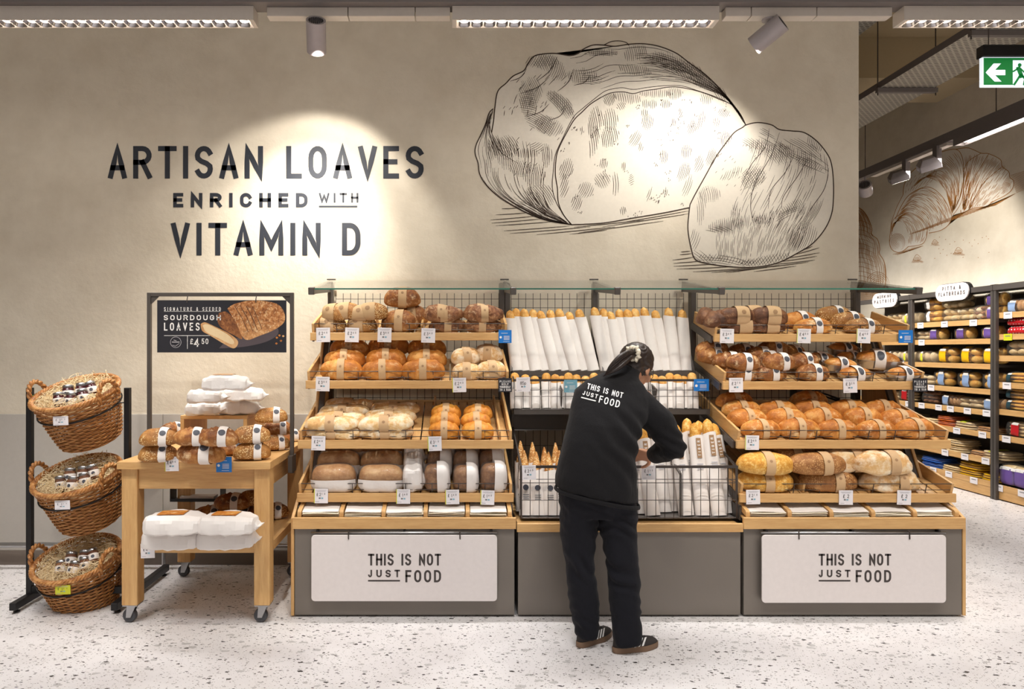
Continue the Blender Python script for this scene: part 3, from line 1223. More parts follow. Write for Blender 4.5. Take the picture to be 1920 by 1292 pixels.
for a in ((250, 240, 330, 180), (300, 300, 440, 220), (330, 410, 440, 350), (440, 430, 520, 370), (380, 240, 480, 120), (560, 260, 640, 210), (480, 290, 560, 180)):
    D.line([(a[0], a[1]), ((a[0] + a[2]) / 2 + 12, (a[1] + a[3]) / 2 + 10), (a[2], a[3])], 3.4)
crust_p = ((400, 140, 75, 35, -10, 118), (430, 150, 60, 40, 0, 62), (350, 300, 55, 85, 10, 70), (340, 350, 40, 70, 0, 10), (400, 440, 80, 40, 30, 35), (440, 460, 70, 45, 20, 120), (500, 350, 90, 35, 45, 50), (500, 345, 80, 30, 45, 95),
           (600, 215, 70, 40, 0, 80), (640, 230, 60, 25, 0, 5), (690, 100, 80, 14, 0, 0), (700, 100, 80, 20, 0, 84), (860, 100, 60, 40, -20, 80), (860, 185, 80, 28, 10, 75), (1010, 150, 110, 36, 22, 20), (1040, 150, 110, 42, 22, 84), (1120, 190, 80, 46, 30, 60),
           (1180, 240, 60, 30, 30, 100), (215, 590, 40, 90, -25, 80), (240, 560, 50, 60, 0, 60), (300, 665, 50, 40, 20, 75), (370, 700, 50, 60, 0, 85), (380, 560, 35, 25, 0, 150), (330, 590, 60, 25, 0, 85), (400, 800, 70, 60, 30, 55), (360, 860, 90, 30, 22, 30), (430, 600, 25, 60, 0, 88), (480, 190, 40, 50, 0, 110), (170, 560, 30, 60, 0, 70), (1270, 300, 50, 25, 45, 60))
cl = [p for p in big_poly]
for p in crust_p:
    D.patch(*p, sp=9.5, w=2.1, clip=None)
# holes in the crumb
crumb_p = ((665, 440, 34, 80, 8, 82, 7), (660, 530, 24, 80, 8, 82, 7), (740, 430, 36, 60, 0, 84, 7), (735, 510, 42, 55, 20, 80, 7), (860, 520, 26, 44, 30, 120, 6), (885, 560, 14, 26, 0, 105, 6), (525, 670, 32, 56, 20, 110, 6), (515, 750, 22, 60, 5, 110, 7), (620, 770, 40, 40, 40, 115, 7), (575, 830, 26, 42, 10, 110, 7), (700, 720, 40, 40, 0, 60, 7), (765, 740, 18, 60, 0, 88, 7),
           (998, 605, 20, 40, 0, 95, 6), (1108, 580, 26, 40, 0, 85, 6), (1095, 680, 28, 52, 25, 105, 6), (1170, 640, 22, 46, 15, 115, 6), (1230, 610, 24, 46, 20, 110, 6), (1135, 465, 20, 46, 20, 110, 6), (1180, 430, 16, 60, 15, 100, 6), (1300, 520, 26, 46, 0, 85, 6), (1255, 440, 18, 26, 0, 100, 6), (1290, 395, 30, 26, 0, 120, 6), (1205, 325, 30, 36, -10, 80, 6), (1050, 300, 40, 30, 0, 85, 6),
           (960, 300, 90, 22, 0, 95, 7), (820, 320, 70, 30, 10, 80, 7), (735, 325, 30, 34, 0, 65, 6), (910, 350, 20, 22, 0, 85, 6), (945, 352, 20, 24, 0, 85, 6), (1008, 352, 26, 22, 0, 85, 6), (920, 440, 30, 40, 10, 100, 6), (905, 395, 18, 20, 0, 95, 6), (1115, 750, 18, 60, 20, 110, 7), (840, 720, 14, 30, 0, 150, 6), (800, 870, 16, 22, 0, 80, 6), (1045, 440, 12, 22, 0, 95, 5), (600, 480, 8, 22, 0, 95, 5), (705, 640, 22, 26, 0, 100, 6), (805, 655, 12, 22, 0, 95, 6),
           (1080, 395, 10, 24, 0, 110, 5), (930, 790, 10, 40, 20, 110, 7), (1005, 780, 10, 26, 10, 100, 6), (790, 360, 22, 20, 0, 60, 6))
for c in crumb_p:
    D.patch(*c[:6], sp=c[6] * 1.4, w=2.2, curve=.1, clip=face_poly, jit=.15)
for _ in range(70):
    x, y = D.rng.uniform(500, 1340), D.rng.uniform(320, 920)
    if inside((x, y), face_poly) and not inside((x, y), small_poly):
        for k in range(D.rng.randint(2, 4)):
            xx, yy = x + D.rng.uniform(-9, 9), y + D.rng.uniform(-9, 9)
            a = D.rng.uniform(1.2, 2.4)
            D.line([(xx, yy), (xx + 7 * math.cos(a), yy + 7 * math.sin(a))], 2.2)
for _ in range(46):
    x, y = D.rng.uniform(190, 640), D.rng.uniform(200, 720)
    if inside((x, y), big_poly) and not inside((x, y), face_poly):
        D.line([(x, y), (x + 10, y - 12)], 2)
# small loaf
sl = [(1130, 860), (1160, 900), (1180, 980), (1190, 1060), (1210, 1125)]
sr_ = [(1800, 660), (1790, 760), (1760, 860), (1700, 960), (1640, 1080)]
D.family(sl, sr_, 62, 2.1, .3, .16, t0=.12, t1=1.0, s0=.35)
D.family([(1385, 470), (1340, 560), (1290, 680), (1240, 800), (1230, 900)], [(1790, 600), (1800, 720), (1750, 840), (1690, 930), (1640, 1000)], 36, 2.1, .4, .44, t0=.2, t1=1.0)
D.family([(1470, 450), (1540, 490), (1620, 540), (1720, 590), (1800, 650)], [(1455, 520), (1530, 560), (1610, 620), (1700, 660), (1800, 700)], 8, 2.1, .35, .25)
for s in ([(1560, 490), (1520, 600), (1440, 740), (1420, 850), (1440, 960)], [(1640, 580), (1590, 680), (1520, 770), (1505, 860)], [(1700, 610), (1650, 700), (1580, 800), (1570, 860)], [(1510, 470), (1490, 560), (1420, 650), (1370, 760)], [(1800, 660), (1780, 760), (1720, 850), (1690, 900)]):
    D.line(s, 3.2)
for p in ((1440, 545, 60, 24, 20, 40), (1470, 560, 60, 40, 0, 95), (1440, 700, 60, 50, -30, 130), (1430, 710, 60, 50, -30, 60), (1560, 590, 60, 50, 20, 50), (1690, 560, 90, 24, 30, 35), (1700, 640, 70, 30, 20, 125), (1220, 790, 50, 40, 0, 80), (1180, 860, 20, 80, 0, 85), (1300, 940, 90, 36, -10, 88), (1270, 960, 70, 16, 0, 20), (1350, 900, 24, 60, 0, 95),
          (1180, 1090, 70, 24, 20, 40), (1300, 1110, 140, 22, 5, 10), (1300, 1105, 150, 24, 5, 120), (1500, 1110, 130, 26, -10, 60), (1500, 1110, 130, 26, -10, 130), (1600, 880, 70, 16, -30, -25), (1620, 850, 60, 24, -30, 60), (1480, 915, 50, 22, 0, 90), (1680, 1000, 80, 60, -50, 110), (1150, 1010, 26, 50, 0, 110), (1740, 540, 50, 40, 40, 100), (1330, 690, 60, 24, -30, 110)):
    D.patch(*p, sp=13 if p[1] > 1080 else 9.5, w=2.0, clip=small_poly)
for _ in range(40):
    x, y = D.rng.uniform(1180, 1460), D.rng.uniform(520, 800)
    if inside((x, y), small_poly):
        D.line([(x, y), (x + 8, y - 9)], 1.8)
# ground strokes
for a in ((210, 860, 285, 857), (180, 890, 332, 880), (155, 915, 372, 896), (160, 930, 420, 908), (180, 943, 470, 922), (220, 968, 540, 944), (250, 981, 640, 948), (380, 986, 760, 948), (540, 984, 720, 964), (585, 976, 995, 920), (560, 950, 900, 915), (700, 948, 1120, 884), (800, 926, 1120, 870),
          (1080, 1070, 1126, 1066), (1075, 1083, 1132, 1078), (1040, 1110, 1142, 1096), (1045, 1125, 1182, 1114), (1045, 1140, 1252, 1128), (1060, 1153, 1335, 1142), (1140, 1167, 1430, 1148), (1230, 1170, 1500, 1146), (1300, 1172, 1560, 1134), (1435, 1166, 1642, 1138), (1480, 1146, 1700, 1120), (1540, 1130, 1732, 1110), (1560, 1118, 1742, 1091), (1600, 1100, 1755, 1074), (1640, 1082, 1752, 1050), (1670, 1062, 1722, 1042)):
    D.line([(a[0], a[1]), ((a[0] + a[2]) / 2, (a[1] + a[3]) / 2 + 1), (a[2], a[3])], 3.4)
mur = thing('bread_mural', 'brown line drawing of cut sourdough loaf and smaller loaf on wall', 'mural', Vector(mwall(900, 950)))
fl = MB()


def fan_fill(poly, fn, d):
    n = len(poly)
    me = bmesh.new()
    vs_ = [me.verts.new(fn(p[0], p[1], d)) for p in poly]
    f = me.faces.new(vs_)
    r = bmesh.ops.triangulate(me, faces=[f])
    me.verts.index_update()
    out = ([tuple(v.co) for v in me.verts], [tuple(v.index for v in f.verts) for f in me.faces])
    me.free()
    return out


def dedup(poly, eps=2):
    out = []
    for p in poly:
        if not out or math.hypot(p[0] - out[-1][0], p[1] - out[-1][1]) > eps:
            out.append(p)
    if math.hypot(out[0][0] - out[-1][0], out[0][1] - out[-1][1]) < eps:
        out.pop()
    return out


sil_big = dedup([tuple(p) for p in smooth_line(outer[:-1])] + [(150, 430), (165, 420)] + [tuple(p) for p in smooth_line(crown[1:])] + [(1300, 560), (1200, 720), (1125, 850)] + [tuple(p) for p in reversed(smooth_line(base))])
fl.add(*fan_fill(sil_big, mwall, .0008))
fl.build('paint_fill', M['creampaint'], mur, recalc=False)
MB().add(*fan_fill(dedup(small_poly), mwall, .0012)).build('paint_fill', M['creampaint'], mur, recalc=False)
# strokes of the big loaf never run over the small loaf
kept = []
for q in D.q:
    kept.append(q)
print_on('ink_lines', kept, mwall, M['brownink'], mur)

# croissant mural on the receding aisle wall: origin (1600, 250), 4.169 units per pixel
CS = 4.169


def cwall(x, y, d=.002):
    px, py = 1600 + x / CS, 250 + y / CS
    q = on_plane(px, py, (AISLE_X, 0, 0), (1, 0, 0))
    return (AISLE_X - d, q.y, q.z)


E = Drawing(8)
lo_out = [(300, 690), (290, 780), (284, 850), (300, 905), (345, 930), (390, 920), (430, 885)]
c1a = [(300, 690), (330, 600), (370, 520), (430, 460), (520, 420)]
tip_top = [(300, 800), (305, 700), (340, 650), (420, 620), (490, 640), (560, 700), (580, 770), (555, 850), (510, 875), (430, 885)]
seg2 = [(330, 670), (380, 560), (440, 480), (540, 425), (620, 430), (700, 500), (750, 590), (770, 660), (740, 720), (680, 760), (590, 780)]
seg3 = [(400, 440), (430, 360), (520, 340), (620, 360), (700, 430), (760, 540), (775, 640)]
seg4 = [(390, 480), (400, 400), (450, 310), (560, 220), (680, 150), (800, 125), (850, 180), (865, 300), (850, 450), (810, 560), (780, 610)]
seg5 = [(800, 125), (900, 115), (1000, 155), (1060, 160), (1150, 205), (1165, 260), (1215, 300), (1225, 345), (1255, 375), (1240, 440), (1180, 490), (1100, 530), (1040, 570), (960, 580), (900, 600), (850, 630), (840, 600)]
for ln, w in ((lo_out, 5), (tip_top, 4), (seg2, 5), (seg4, 5), (seg5, 5), ([(300, 690), (340, 580), (390, 480)], 4), ([(860, 300), (900, 220), (1000, 155)], 4), ([(865, 560), (960, 330), (1060, 160)], 4), ([(900, 600), (1010, 400), (1165, 260)], 4), ([(780, 640), (850, 520), (866, 300)], 4)):
    E.line(ln, w, 8, False)
for k in range(7):
    r = 8 + 9 * k
    E.line([(345 + r * .95 * math.cos(R(a)), 852 + r * 1.1 * math.sin(R(a))) for a in range(20 * k, 20 * k + 330, 30)], 3)
    if k < 5:
        E.line([(1200 + (6 + 7 * k) * math.cos(R(a)), 430 + (8 + 9 * k) * math.sin(R(a))) for a in range(30 * k, 30 * k + 320, 32)], 2.6)
E.family([(300, 790), (310, 710), (370, 690), (420, 760), (430, 880)], [(330, 670), (430, 620), (540, 680), (580, 770), (550, 855)], 15, 3.6, .2, .12)
E.family([(330, 670), (430, 610), (540, 680), (585, 775)], [(440, 480), (560, 425), (700, 500), (770, 650)], 21, 3.6, .2, .15)
E.family([(590, 780), (560, 690), (480, 620), (400, 590)], [(760, 690), (720, 560), (640, 460), (540, 420)], 14, 3.4, .3, .2)
E.family([(440, 450), (540, 350), (680, 400), (775, 640)], [(800, 125), (860, 250), (850, 450), (785, 610)], 30, 3.6, .25, .16)
E.family([(400, 470), (420, 380), (500, 290)], [(560, 420), (640, 350), (700, 200)], 9, 2.6, .4, .3)
E.family([(850, 180), (866, 320), (850, 600)], [(1000, 155), (930, 340), (870, 620)], 17, 3.6, .2, .15)
E.family([(1000, 155), (930, 340), (870, 620)], [(1160, 210), (1040, 370), (910, 600)], 18, 3.4, .35, .22)
E.family([(1160, 210), (1040, 370), (910, 600)], [(1250, 370), (1180, 470), (1060, 560)], 18, 3.4, .45, .3)
for k in range(22):
    y = 600 + k * 9
    x0 = 900 - k * 22
    E.line([(x0, y), (x0 + 220 - 6 * k, y - 44 + k)], 2.6)
for k in range(16):
    E.line([(1230 + k * 3, 330 + k * 9), (1420, 270 + k * 9)], 2.8)
    E.line([(960 + 10 * k, 600 - 4 * k), (1120 + 10 * k, 560 - 6 * k)], 2.6)
for k in range(10):
    E.line([(310 + 16 * k, 945 - k * 5 + (k % 3) * 8), (420 + 14 * k, 925 - k * 5)], 2.6)
for cx, cy, s in ((640, 852, 26), (502, 975, 34), (825, 918, 34)):
    E.line([(cx - s, cy + s * .4), (cx - s * .2, cy - s * .8), (cx + s * .8, cy), (cx + s * .2, cy + s * .5), (cx - s, cy + s * .4)], 3, 5, False)
    E.patch(cx, cy + s * .7, s * 1.4, s * .35, 0, -12, 6, 2.4)
    E.patch(cx, cy, s * .6, s * .4, 0, 60, 6, 2.2)
for _ in range(26):
    x, y = E.rng.uniform(580, 1060), E.rng.uniform(800, 990)
    E.line([(x, y), (x + 7, y - 3)], 4)
# second croissant, mostly hidden by the end of the main wall
left2 = [(20, 580), (60, 590), (110, 650), (145, 740), (145, 790), (190, 830), (208, 900), (205, 940), (240, 1000), (255, 1090), (250, 1200), (230, 1290)]
E.line(left2, 5, 8, False)
E.family([(-40, 600), (-20, 720), (-10, 860), (0, 1000), (20, 1250)], left2, 28, 3.4, .3, .2)
for k in range(16):
    y = 690 + k * 36
    E.line([(-30, y + 20), (60, y - 8), (150 + 4 * k, y + 34)], 2.8)
for k in range(8):
    r = 12 + 12 * k
    E.line([(190 + r * math.cos(R(a)), 1200 + r * 1.2 * math.sin(R(a))) for a in range(180, 370, 24)], 3)
for k in range(14):
    E.line([(30, 1240 + 6 * k), (230 + 8 * k, 1236 + 5 * k)], 2.6)
cm = thing('croissant_mural', 'ochre line drawing of croissants and crumbs on the aisle wall', 'mural', Vector(cwall(700, 900)))
sil = dedup([tuple(p) for p in smooth_line(lo_out[::-1])] + [(330, 600), (390, 480), (400, 400), (450, 310), (560, 220), (680, 150), (800, 125)] + [tuple(p) for p in smooth_line(seg5[1:-1])] + [(780, 640), (740, 720), (680, 760), (590, 780), (555, 850), (510, 875)], 3)
MB().add(*fan_fill(sil, cwall, .0008)).build('paint_fill', M['creampaint'], cm, recalc=False)
print_on('ink_lines', E.q, cwall, M['ochre'], cm)

# ------------------------------------------------------------------ display stands
TH = R(16.1)
EYv = Vector((0, math.cos(TH), math.sin(TH)))
EZv = Vector((0, -math.sin(TH), math.cos(TH)))
F0 = 3.765                                   # front plane of the bases
XL0, XL1 = (551 - CX) * F0 / FPX, (966 - CX) * F0 / FPX
XC0, XC1 = (970 - CX) * F0 / FPX, (1390 - CX) * F0 / FPX
XR0, XR1 = (1393 - CX) * F0 / FPX, (1805 - CX) * F0 / FPX
TRAYS = {}


def make_tray(stand, key, x0, x1, yf, zc, depth, dividers=(), lab=None):
    """sloping oak tray: slatted bottom, side boards, dividers, front lip, wire guard and dark arms"""
    zs = zc + .016
    o = Vector((0, yf, zs))

    def P(x, d, h):
        return Vector((x, 0, 0)) + o + EYv * d + EZv * h
    # part: the rear ledge carries everything else of the tray
    t = MB().obox(P((x0 + x1) / 2, depth - .02, -.012), ((x1 - x0) / 2 - .02, 0, 0), EYv * .02, EZv * .012).build('tray', M['wx'], stand)
    n = int((x1 - x0 - .05) / .056)
    p = (x1 - x0 - .05) / n
    for k in range(n):
        c = x0 + .025 + p * (k + .5)
        MB().obox(P(c, depth / 2 - .022, -.006), (p / 2 - .004, 0, 0), EYv * (depth / 2 - .022), EZv * .006).build('slat', M['wy'], t)
    for c in (x0 + .016, x1 - .016):
        MB().obox(P(c, depth / 2, .028), (.008, 0, 0), EYv * (depth / 2), EZv * .04).build('side_board', M['wy'], t, bevel=.002)
    for c in dividers:
        MB().obox(P(c, depth / 2 - .02, .028), (.007, 0, 0), EYv * (depth / 2 - .04), EZv * .027).build('divider', M['wy'], t, bevel=.002)
    MB().box(x0, x1, yf - .022, yf - .001, zc - .025, zc + .025).build('lip', M['wx'], t, bevel=.002)
    g = MB()
    a, b = x0 + .012, x1 - .012
    for h, r in ((.066, .0028), (.028, .0022)):
        g.tube([P(a, .30 * depth, h * .9), P(a, .004, h), P(b, .004, h), P(b, .30 * depth, h * .9)], r, 5)
    m = max(3, round((b - a) / .148))
    for k in range(m + 1):
        xx = a + (b - a) * k / m
        g.tube([P(xx, .004, 0), P(xx, .004, .066)], .0024, 5)
    g.build('wire_guard', M['wire'], t)
    for c in (x0 + .006, x1 - .006):
        MB().obox(P(c, depth / 2 + .02, -.036), (.006, 0, 0), EYv * (depth / 2 - .01), EZv * .022).build('arm', M['metal'], t)
    TRAYS[key] = (Vector((0, yf, zs)), depth, x0, x1)
    return t


def grid_wires(mb, x0, x1, z0, z1, y, sx, zs, r=.0019, y1=None):
    n = max(1, round((x1 - x0) / sx))
    for k in range(n + 1):
        xx = x0 + (x1 - x0) * k / n
        mb.tube([(xx, y, z0), (xx, y, z1)], r, 4)
    for z in zs:
        mb.tube([(x0, y - .003, z), (x1, y - .003, z)], r, 4)


def upright(stand, x, ztop=1.97):
    MB().box(x - .018, x + .018, 4.585, 4.645, .5, ztop).build('upright', M['metal'], stand, bevel=.002)


GF, GR = Vector((0, 4.0, 1.872)), Vector((0, 4.655, 1.990))     # canopy front and rear edge


def canopy(stand, x0, x1, arms):
    n = (GR - GF).cross(Vector((1, 0, 0))).normalized()
    if n.z < 0:
        n = -n
    c = (GF + GR) / 2
    d = (GR - GF) / 2
    g = MB().obox(c + Vector(((x0 + x1) / 2, 0, 0)) + n * .004, ((x1 - x0) / 2 - .002, 0, 0), d, n * .004).build('glass_canopy', M['glass'], stand)
    MB().obox(GF + Vector(((x0 + x1) / 2, 0, 0)) + n * .004 - d.normalized() * .0015, ((x1 - x0) / 2 - .002, 0, 0), d.normalized() * .001, n * .0045).build('polished_edge', M['glassedge'], g)
    for ax in arms:
        a = MB()
        v = Vector((ax, 0, 0))
        # tapering arm below the glass
        for s in (0,):
            p = [GR + v - n * .002, GF + v - n * .002, GF + v - n * .028, GR + v - n * .075]
            w = Vector((.009, 0, 0))
            a.add([q - w for q in p] + [q + w for q in p], [(3, 2, 1, 0), (4, 5, 6, 7), (0, 1, 5, 4), (1, 2, 6, 5), (2, 3, 7, 6), (3, 0, 4, 7)])
        a.build('canopy_arm', M['metal'], stand)
        MB().obox(GF + v - n * .008, (.018, 0, 0), d.normalized() * .02, n * .022).build('canopy_clamp', M['metal'], stand, bevel=.003)
        MB().obox(GR + v + n * .012, (.03, 0, 0), d.normalized() * .008, n * .004).build('rear_clip', M['metal'], stand)


def paper_stack(x0, x1, label, seed):
    """tilted pile of flat paper bags, a few wavy sheets"""
    rg = random.Random(seed)
    o = Vector(((x0 + x1) / 2, F0 + .012, .560))
    t = thing('paper_bag_stack', label, 'paper bags', o, 'paper bag piles in the base bins')
    hw = (x1 - x0) / 2 - .006
    for k in range(5):
        mb = MB()
        dx, dd, ph = rg.uniform(-.004, .004), rg.uniform(0, .012), rg.uniform(0, 6)
        top, bot = [], []
        for i in range(9):
            for j in range(6):
                u, v = i / 8, j / 5
                h = .003 + k * .0065 + .0022 * math.sin(ph + u * 5 + v * 2) * (1 - v * .6)
                p = o + Vector((-hw + 2 * hw * u + dx, 0, 0)) + Vector((0, .97, .24)) * (dd + v * .21) + Vector((0, -.24, .97)) * h
                top.append(p + Vector((0, 0, .0022)))
                bot.append(p)
        mb.v = [tuple(p) for p in top + bot]
        N = len(top)
        for i in range(8):
            for j in range(5):
                a = i * 6 + j
                mb.f.append((a, a + 6, a + 7, a + 1))
                mb.f.append((N + a, N + a + 1, N + a + 7, N + a + 6))
        for j in range(5):
            mb.f.append((j, j + 1, N + j + 1, N + j))
            a = 48 + j
            mb.f.append((a + 1, a, N + a, N + a + 1))
        for i in range(8):
            a = i * 6
            mb.f.append((a + 6, a, N + a, N + a + 6))
            a = i * 6 + 5
            mb.f.append((a, a + 6, N + a + 6, N + a))
        mb.build('paper_bag', M['paper'] if k == 4 else M['cream'], t, smooth=False)
    return t


def base_unit(stand, x0, x1, bins=True, trim=(.504, .566)):
    MB().box(x0 + .004, x1 - .004, F0, 4.66, .012, trim[0]).build('base_panel', M['panel'], stand, bevel=.002)
    MB().box(x0 + .03, x1 - .03, F0 + .03, 4.6, 0, .012).build('plinth', M['black'], stand)
    MB().box(x0 - .004, x1 + .003, F0 - .02, F0 - .001, trim[0] - .002, trim[1]).build('front_trim', M['wx'], stand, bevel=.002)
    if not bins:
        MB().box(x0 + .004, x1 - .004, F0, 4.6, trim[0], trim[1] - .012).build('base_top', M['wx'], stand)
        return
    n = 5
    w = (x1 - x0 - .06) / n
    fl = MB().obox(Vector(((x0 + x1) / 2, F0 + .125, .5745)), ((x1 - x0) / 2 - .012, 0, 0), Vector((0, .97, .24)) * .125, Vector((0, -.24, .97)) * .004)
    b = fl.build('bag_bin', M['wx'], stand)
    for k in range(n + 1):
        xx = x0 + .03 + k * w
        prof = []
        for a in range(0, 91, 18):
            prof.append((F0 + .022 - .02 * math.sin(R(a)) * 1.0, .566 + .018 + .02 * math.cos(R(a))))
        poly = [(F0 + .24, .63), (F0 + .24, .662)] + prof + [(F0 + .002, .566)]
        MB().prism(poly, xx - .011, xx + .011, 'x').build('bin_divider', M['wy'], b)
    MB().box(x0 + .02, x1 - .02, 3.89, 3.93, .612, .634).build('front_rail', M['metal'], stand)
    for xx in (x0 + .008, x1 - .034):
        MB().box(xx, xx + .026, F0 + .06, 4.4, .53, .615).build('corner_bracket', M['metal'], stand, bevel=.003)
    return w


def side_panel(stand, x):
    MB().prism([(4.60, .56), (3.94, .56), (4.45, 1.64), (4.60, 1.64)], x - .009, x + .009, 'x').build('side_panel', M['wz'], stand, bevel=.002)
    s = 1 if x < 1 else -1
    MB().bar((x + s * .02, 3.97, .58), (x + s * .02, 4.47, 1.63), .02, .045, up=(1, 0, 0)).build('raked_upright', M['metal'], stand)


def hanging_sign(stand, px0, px1, py0, py1, tx0, tx1, label):
    Y = F0 - .034
    a, b = at(px0, py1, Y), at(px1, py0, Y)
    rr = .02
    out = []
    for cx, cz, a0 in ((b.x - rr, b.z - rr, 0), (a.x + rr, b.z - rr, 90), (a.x + rr, a.z + rr, 180), (b.x - rr, a.z + rr, 270)):
        out += [(cx + rr * math.cos(R(a0 + k * 18)), cz + rr * math.sin(R(a0 + k * 18))) for k in range(6)]
    t = thing('hanging_sign', label, 'sign', ((a.x + b.x) / 2, Y, a.z), 'white slogan boards hung on the stand bases')
    MB().prism(out, Y - .004, Y + .004).build('board', M['white'], t, bevel=.001)

    def fn(x, y):
        q = at(x, y, Y - .0048)
        return (q.x, q.y, q.z)
    s = (tx1 - tx0) / 137
    wall_line('letter', 'THIS IS NOT', tx0, tx1, 1038.5, 1060.5, 3.7, .54, t, 'ink', fn, .7)
    wall_line('letter', 'JUST', tx0, tx0 + 60 * s, 1068.5, 1082.5, 3.0, .74, t, 'ink', fn)
    print_on('underline', rect_quad(tx0, tx0 + 60 * s, 1087.5, 1090.5), fn, M['ink'], t)
    wall_line('letter', 'FOOD', tx0 + 70 * s, tx1, 1069, 1092, 3.8, .58, t, 'ink', fn)
    zr_ = b.z + .012
    r = MB().tube([(a.x - .002, Y + .003, zr_), (b.x + .002, Y + .003, zr_)], .005, 8).build('sign_rail', M['steel'], stand, smooth=True)
    for f in (.03, .5, .97):
        xx = a.x + (b.x - a.x) * f
        MB().box(xx - .006, xx + .006, Y + .003, F0 - .001, zr_ - .006, zr_ + .012).build('rail_bracket', M['black'], r)
    for f in (.2, .8):
        xx = a.x + (b.x - a.x) * f
        MB().tube([(xx, Y + .004, zr_ + .008), (xx, Y - .006, zr_ + .006), (xx, Y - .008, zr_ - .03), (xx + .001, Y - .006, zr_ - .034)], .0035, 6).build('hook', M['wire'], t)
    return t


def price_board(px, py, Y, txt, label, style='tagwhite', w=.083, h=.084, roll=0, edge=None, ink='ink', lines=True):
    """small shelf-edge card; its printed price is real lettering"""
    c = at(px, py, Y)
    t = thing('price_tag', label, 'price tag', (c.x, Y, c.z), 'shelf edge cards')
    cr, sr = math.cos(R(roll)), math.sin(R(roll))

    def fn(u, v, d=.0026):
        return (c.x + u * cr - v * sr, Y - d, c.z + u * sr + v * cr)
    mb = MB()
    q = [(-w / 2, -h / 2), (w / 2, -h / 2), (w / 2, h / 2), (-w / 2, h / 2)]
    mb.add([fn(u, v, .0016) for u, v in q] + [fn(u, v, -.0012) for u, v in q], [(0, 1, 2, 3), (7, 6, 5, 4), (0, 4, 5, 1), (1, 5, 6, 2), (2, 6, 7, 3), (3, 7, 4, 0)])
    mb.build('card', M[style], t)
    if edge:
        print_on('edge_stripe', rect_quad(-w / 2, -w / 2 + .004, -h / 2, h / 2), fn, M[edge], t)
    qs = []
    if txt:
        if isinstance(txt, list):
            n = len(txt)
            for i, s in enumerate(txt):
                hh = h * .62 / n
                yy = h * .36 - (i + 1) * (h * .80 / n) + (h * .80 / n - hh) / 2
                ww = w * (.80 if len(s) > 5 else .5)
                qs += text_quads(s, -ww / 2, ww / 2, yy, hh, hh * .2, .55)
        elif '.' in txt:
            a, b = txt.split('.')
            qs += text_quads(a, -w * .32, -w * .32 + w * .16 * len(a), h * .0, h * .22, h * .028, .52)
            qs += text_quads(b, w * .06, w * .30, h * .09, h * .13, h * .018, .55)
        else:
            qs += text_quads(txt, -w * .22, w * .22, -h * .02, h * .24, h * .03, .55)
        print_on('price_print' if not isinstance(txt, list) else 'slogan_print', qs, fn, M[ink], t)
    if lines and style in ('tagwhite', 'tagyellow'):
        pr = rect_quad(-w * .38, w * .38, h * .38, h * .405) + rect_quad(-w * .32, w * .32, h * .31, h * .33) + rect_quad(-w * .4, -w * .12, -h * .40, -h * .37)
        print_on('small_print', pr, fn, M['palegrey'], t)
        print_on('icon', rect_quad(-w * .16, -w * .02, -h * .2, -h * .1), fn, M['grey'], t)
        print_on('icon', rect_quad(w * .02, w * .16, -h * .2, -h * .1), fn, M['tagpale'], t)
    elif lines and style in ('tagblue', 'tagpale'):
        pr = []
        for k in range(5):
            pr += rect_quad(-w * .1, w * .34, h * (.02 - .07 * k), h * (.045 - .07 * k))
        pr += rect_quad(-w * .3, w * .2, h * .24, h * .27) + rect_quad(-w * .14, w * .34, -h * .4, -h * .38)
        print_on('small_print', pr, fn, M['wht'], t)
        print_on('round_mark', [[(-w * .34 + w * .09 * math.cos(a), -h * .06 + w * .09 * math.sin(a)) for a in [2 * PI * i / 12 for i in range(12)]]], fn, M['wht'], t)
    return t


# ---- left stand
L = thing('bread_display_stand', 'left oak and grey bread stand with four sloping trays', 'display stand', ((XL0 + XL1) / 2, 4.2, 0))
base_unit(L, XL0, XL1)
MB().prism([(4.66, 0.01), (F0 - .004, .01), (F0 - .004, .56), (3.93, .66), (4.66, .66)], XL0 - .016, XL0 + .002, 'x').build('oak_end_panel', M['wz'], L, bevel=.002)
upright(L, -.835)
upright(L, .345)
side_panel(L, -.855)
mb = MB()
grid_wires(mb, -.80, .325, .64, 1.90, 4.60, .0505, [.70, 1.0, 1.18, 1.5, 1.80, 1.86])
mb.build('back_grid', M['wire'], L)
LT = [('L1', 4.21, 1.594, .37, (-.50, -.19)), ('L2', 4.08, 1.298, .49, (.02,)), ('L3', 3.87, .9636, .69, (-.11, .28)), ('L4', 3.85, .660, .66, ())]
for key, yf, zc, dp, dv in LT:
    make_tray(L, key, XL0 + .002, XL1 - .002, yf, zc, dp, dv)
canopy(L, -.854, .366, (-.84,))
wl_ = (XL1 - XL0 - .06) / 5
for k in range(5):
    paper_stack(XL0 + .03 + k * wl_ + .011, XL0 + .03 + (k + 1) * wl_ - .011, 'pile of white paper bags, left stand base bin, ' + ORD[k], 40 + k)
hanging_sign(L, 584, 932, 1003, 1127, 690, 827, 'white slogan board THIS IS NOT JUST FOOD on left stand base')

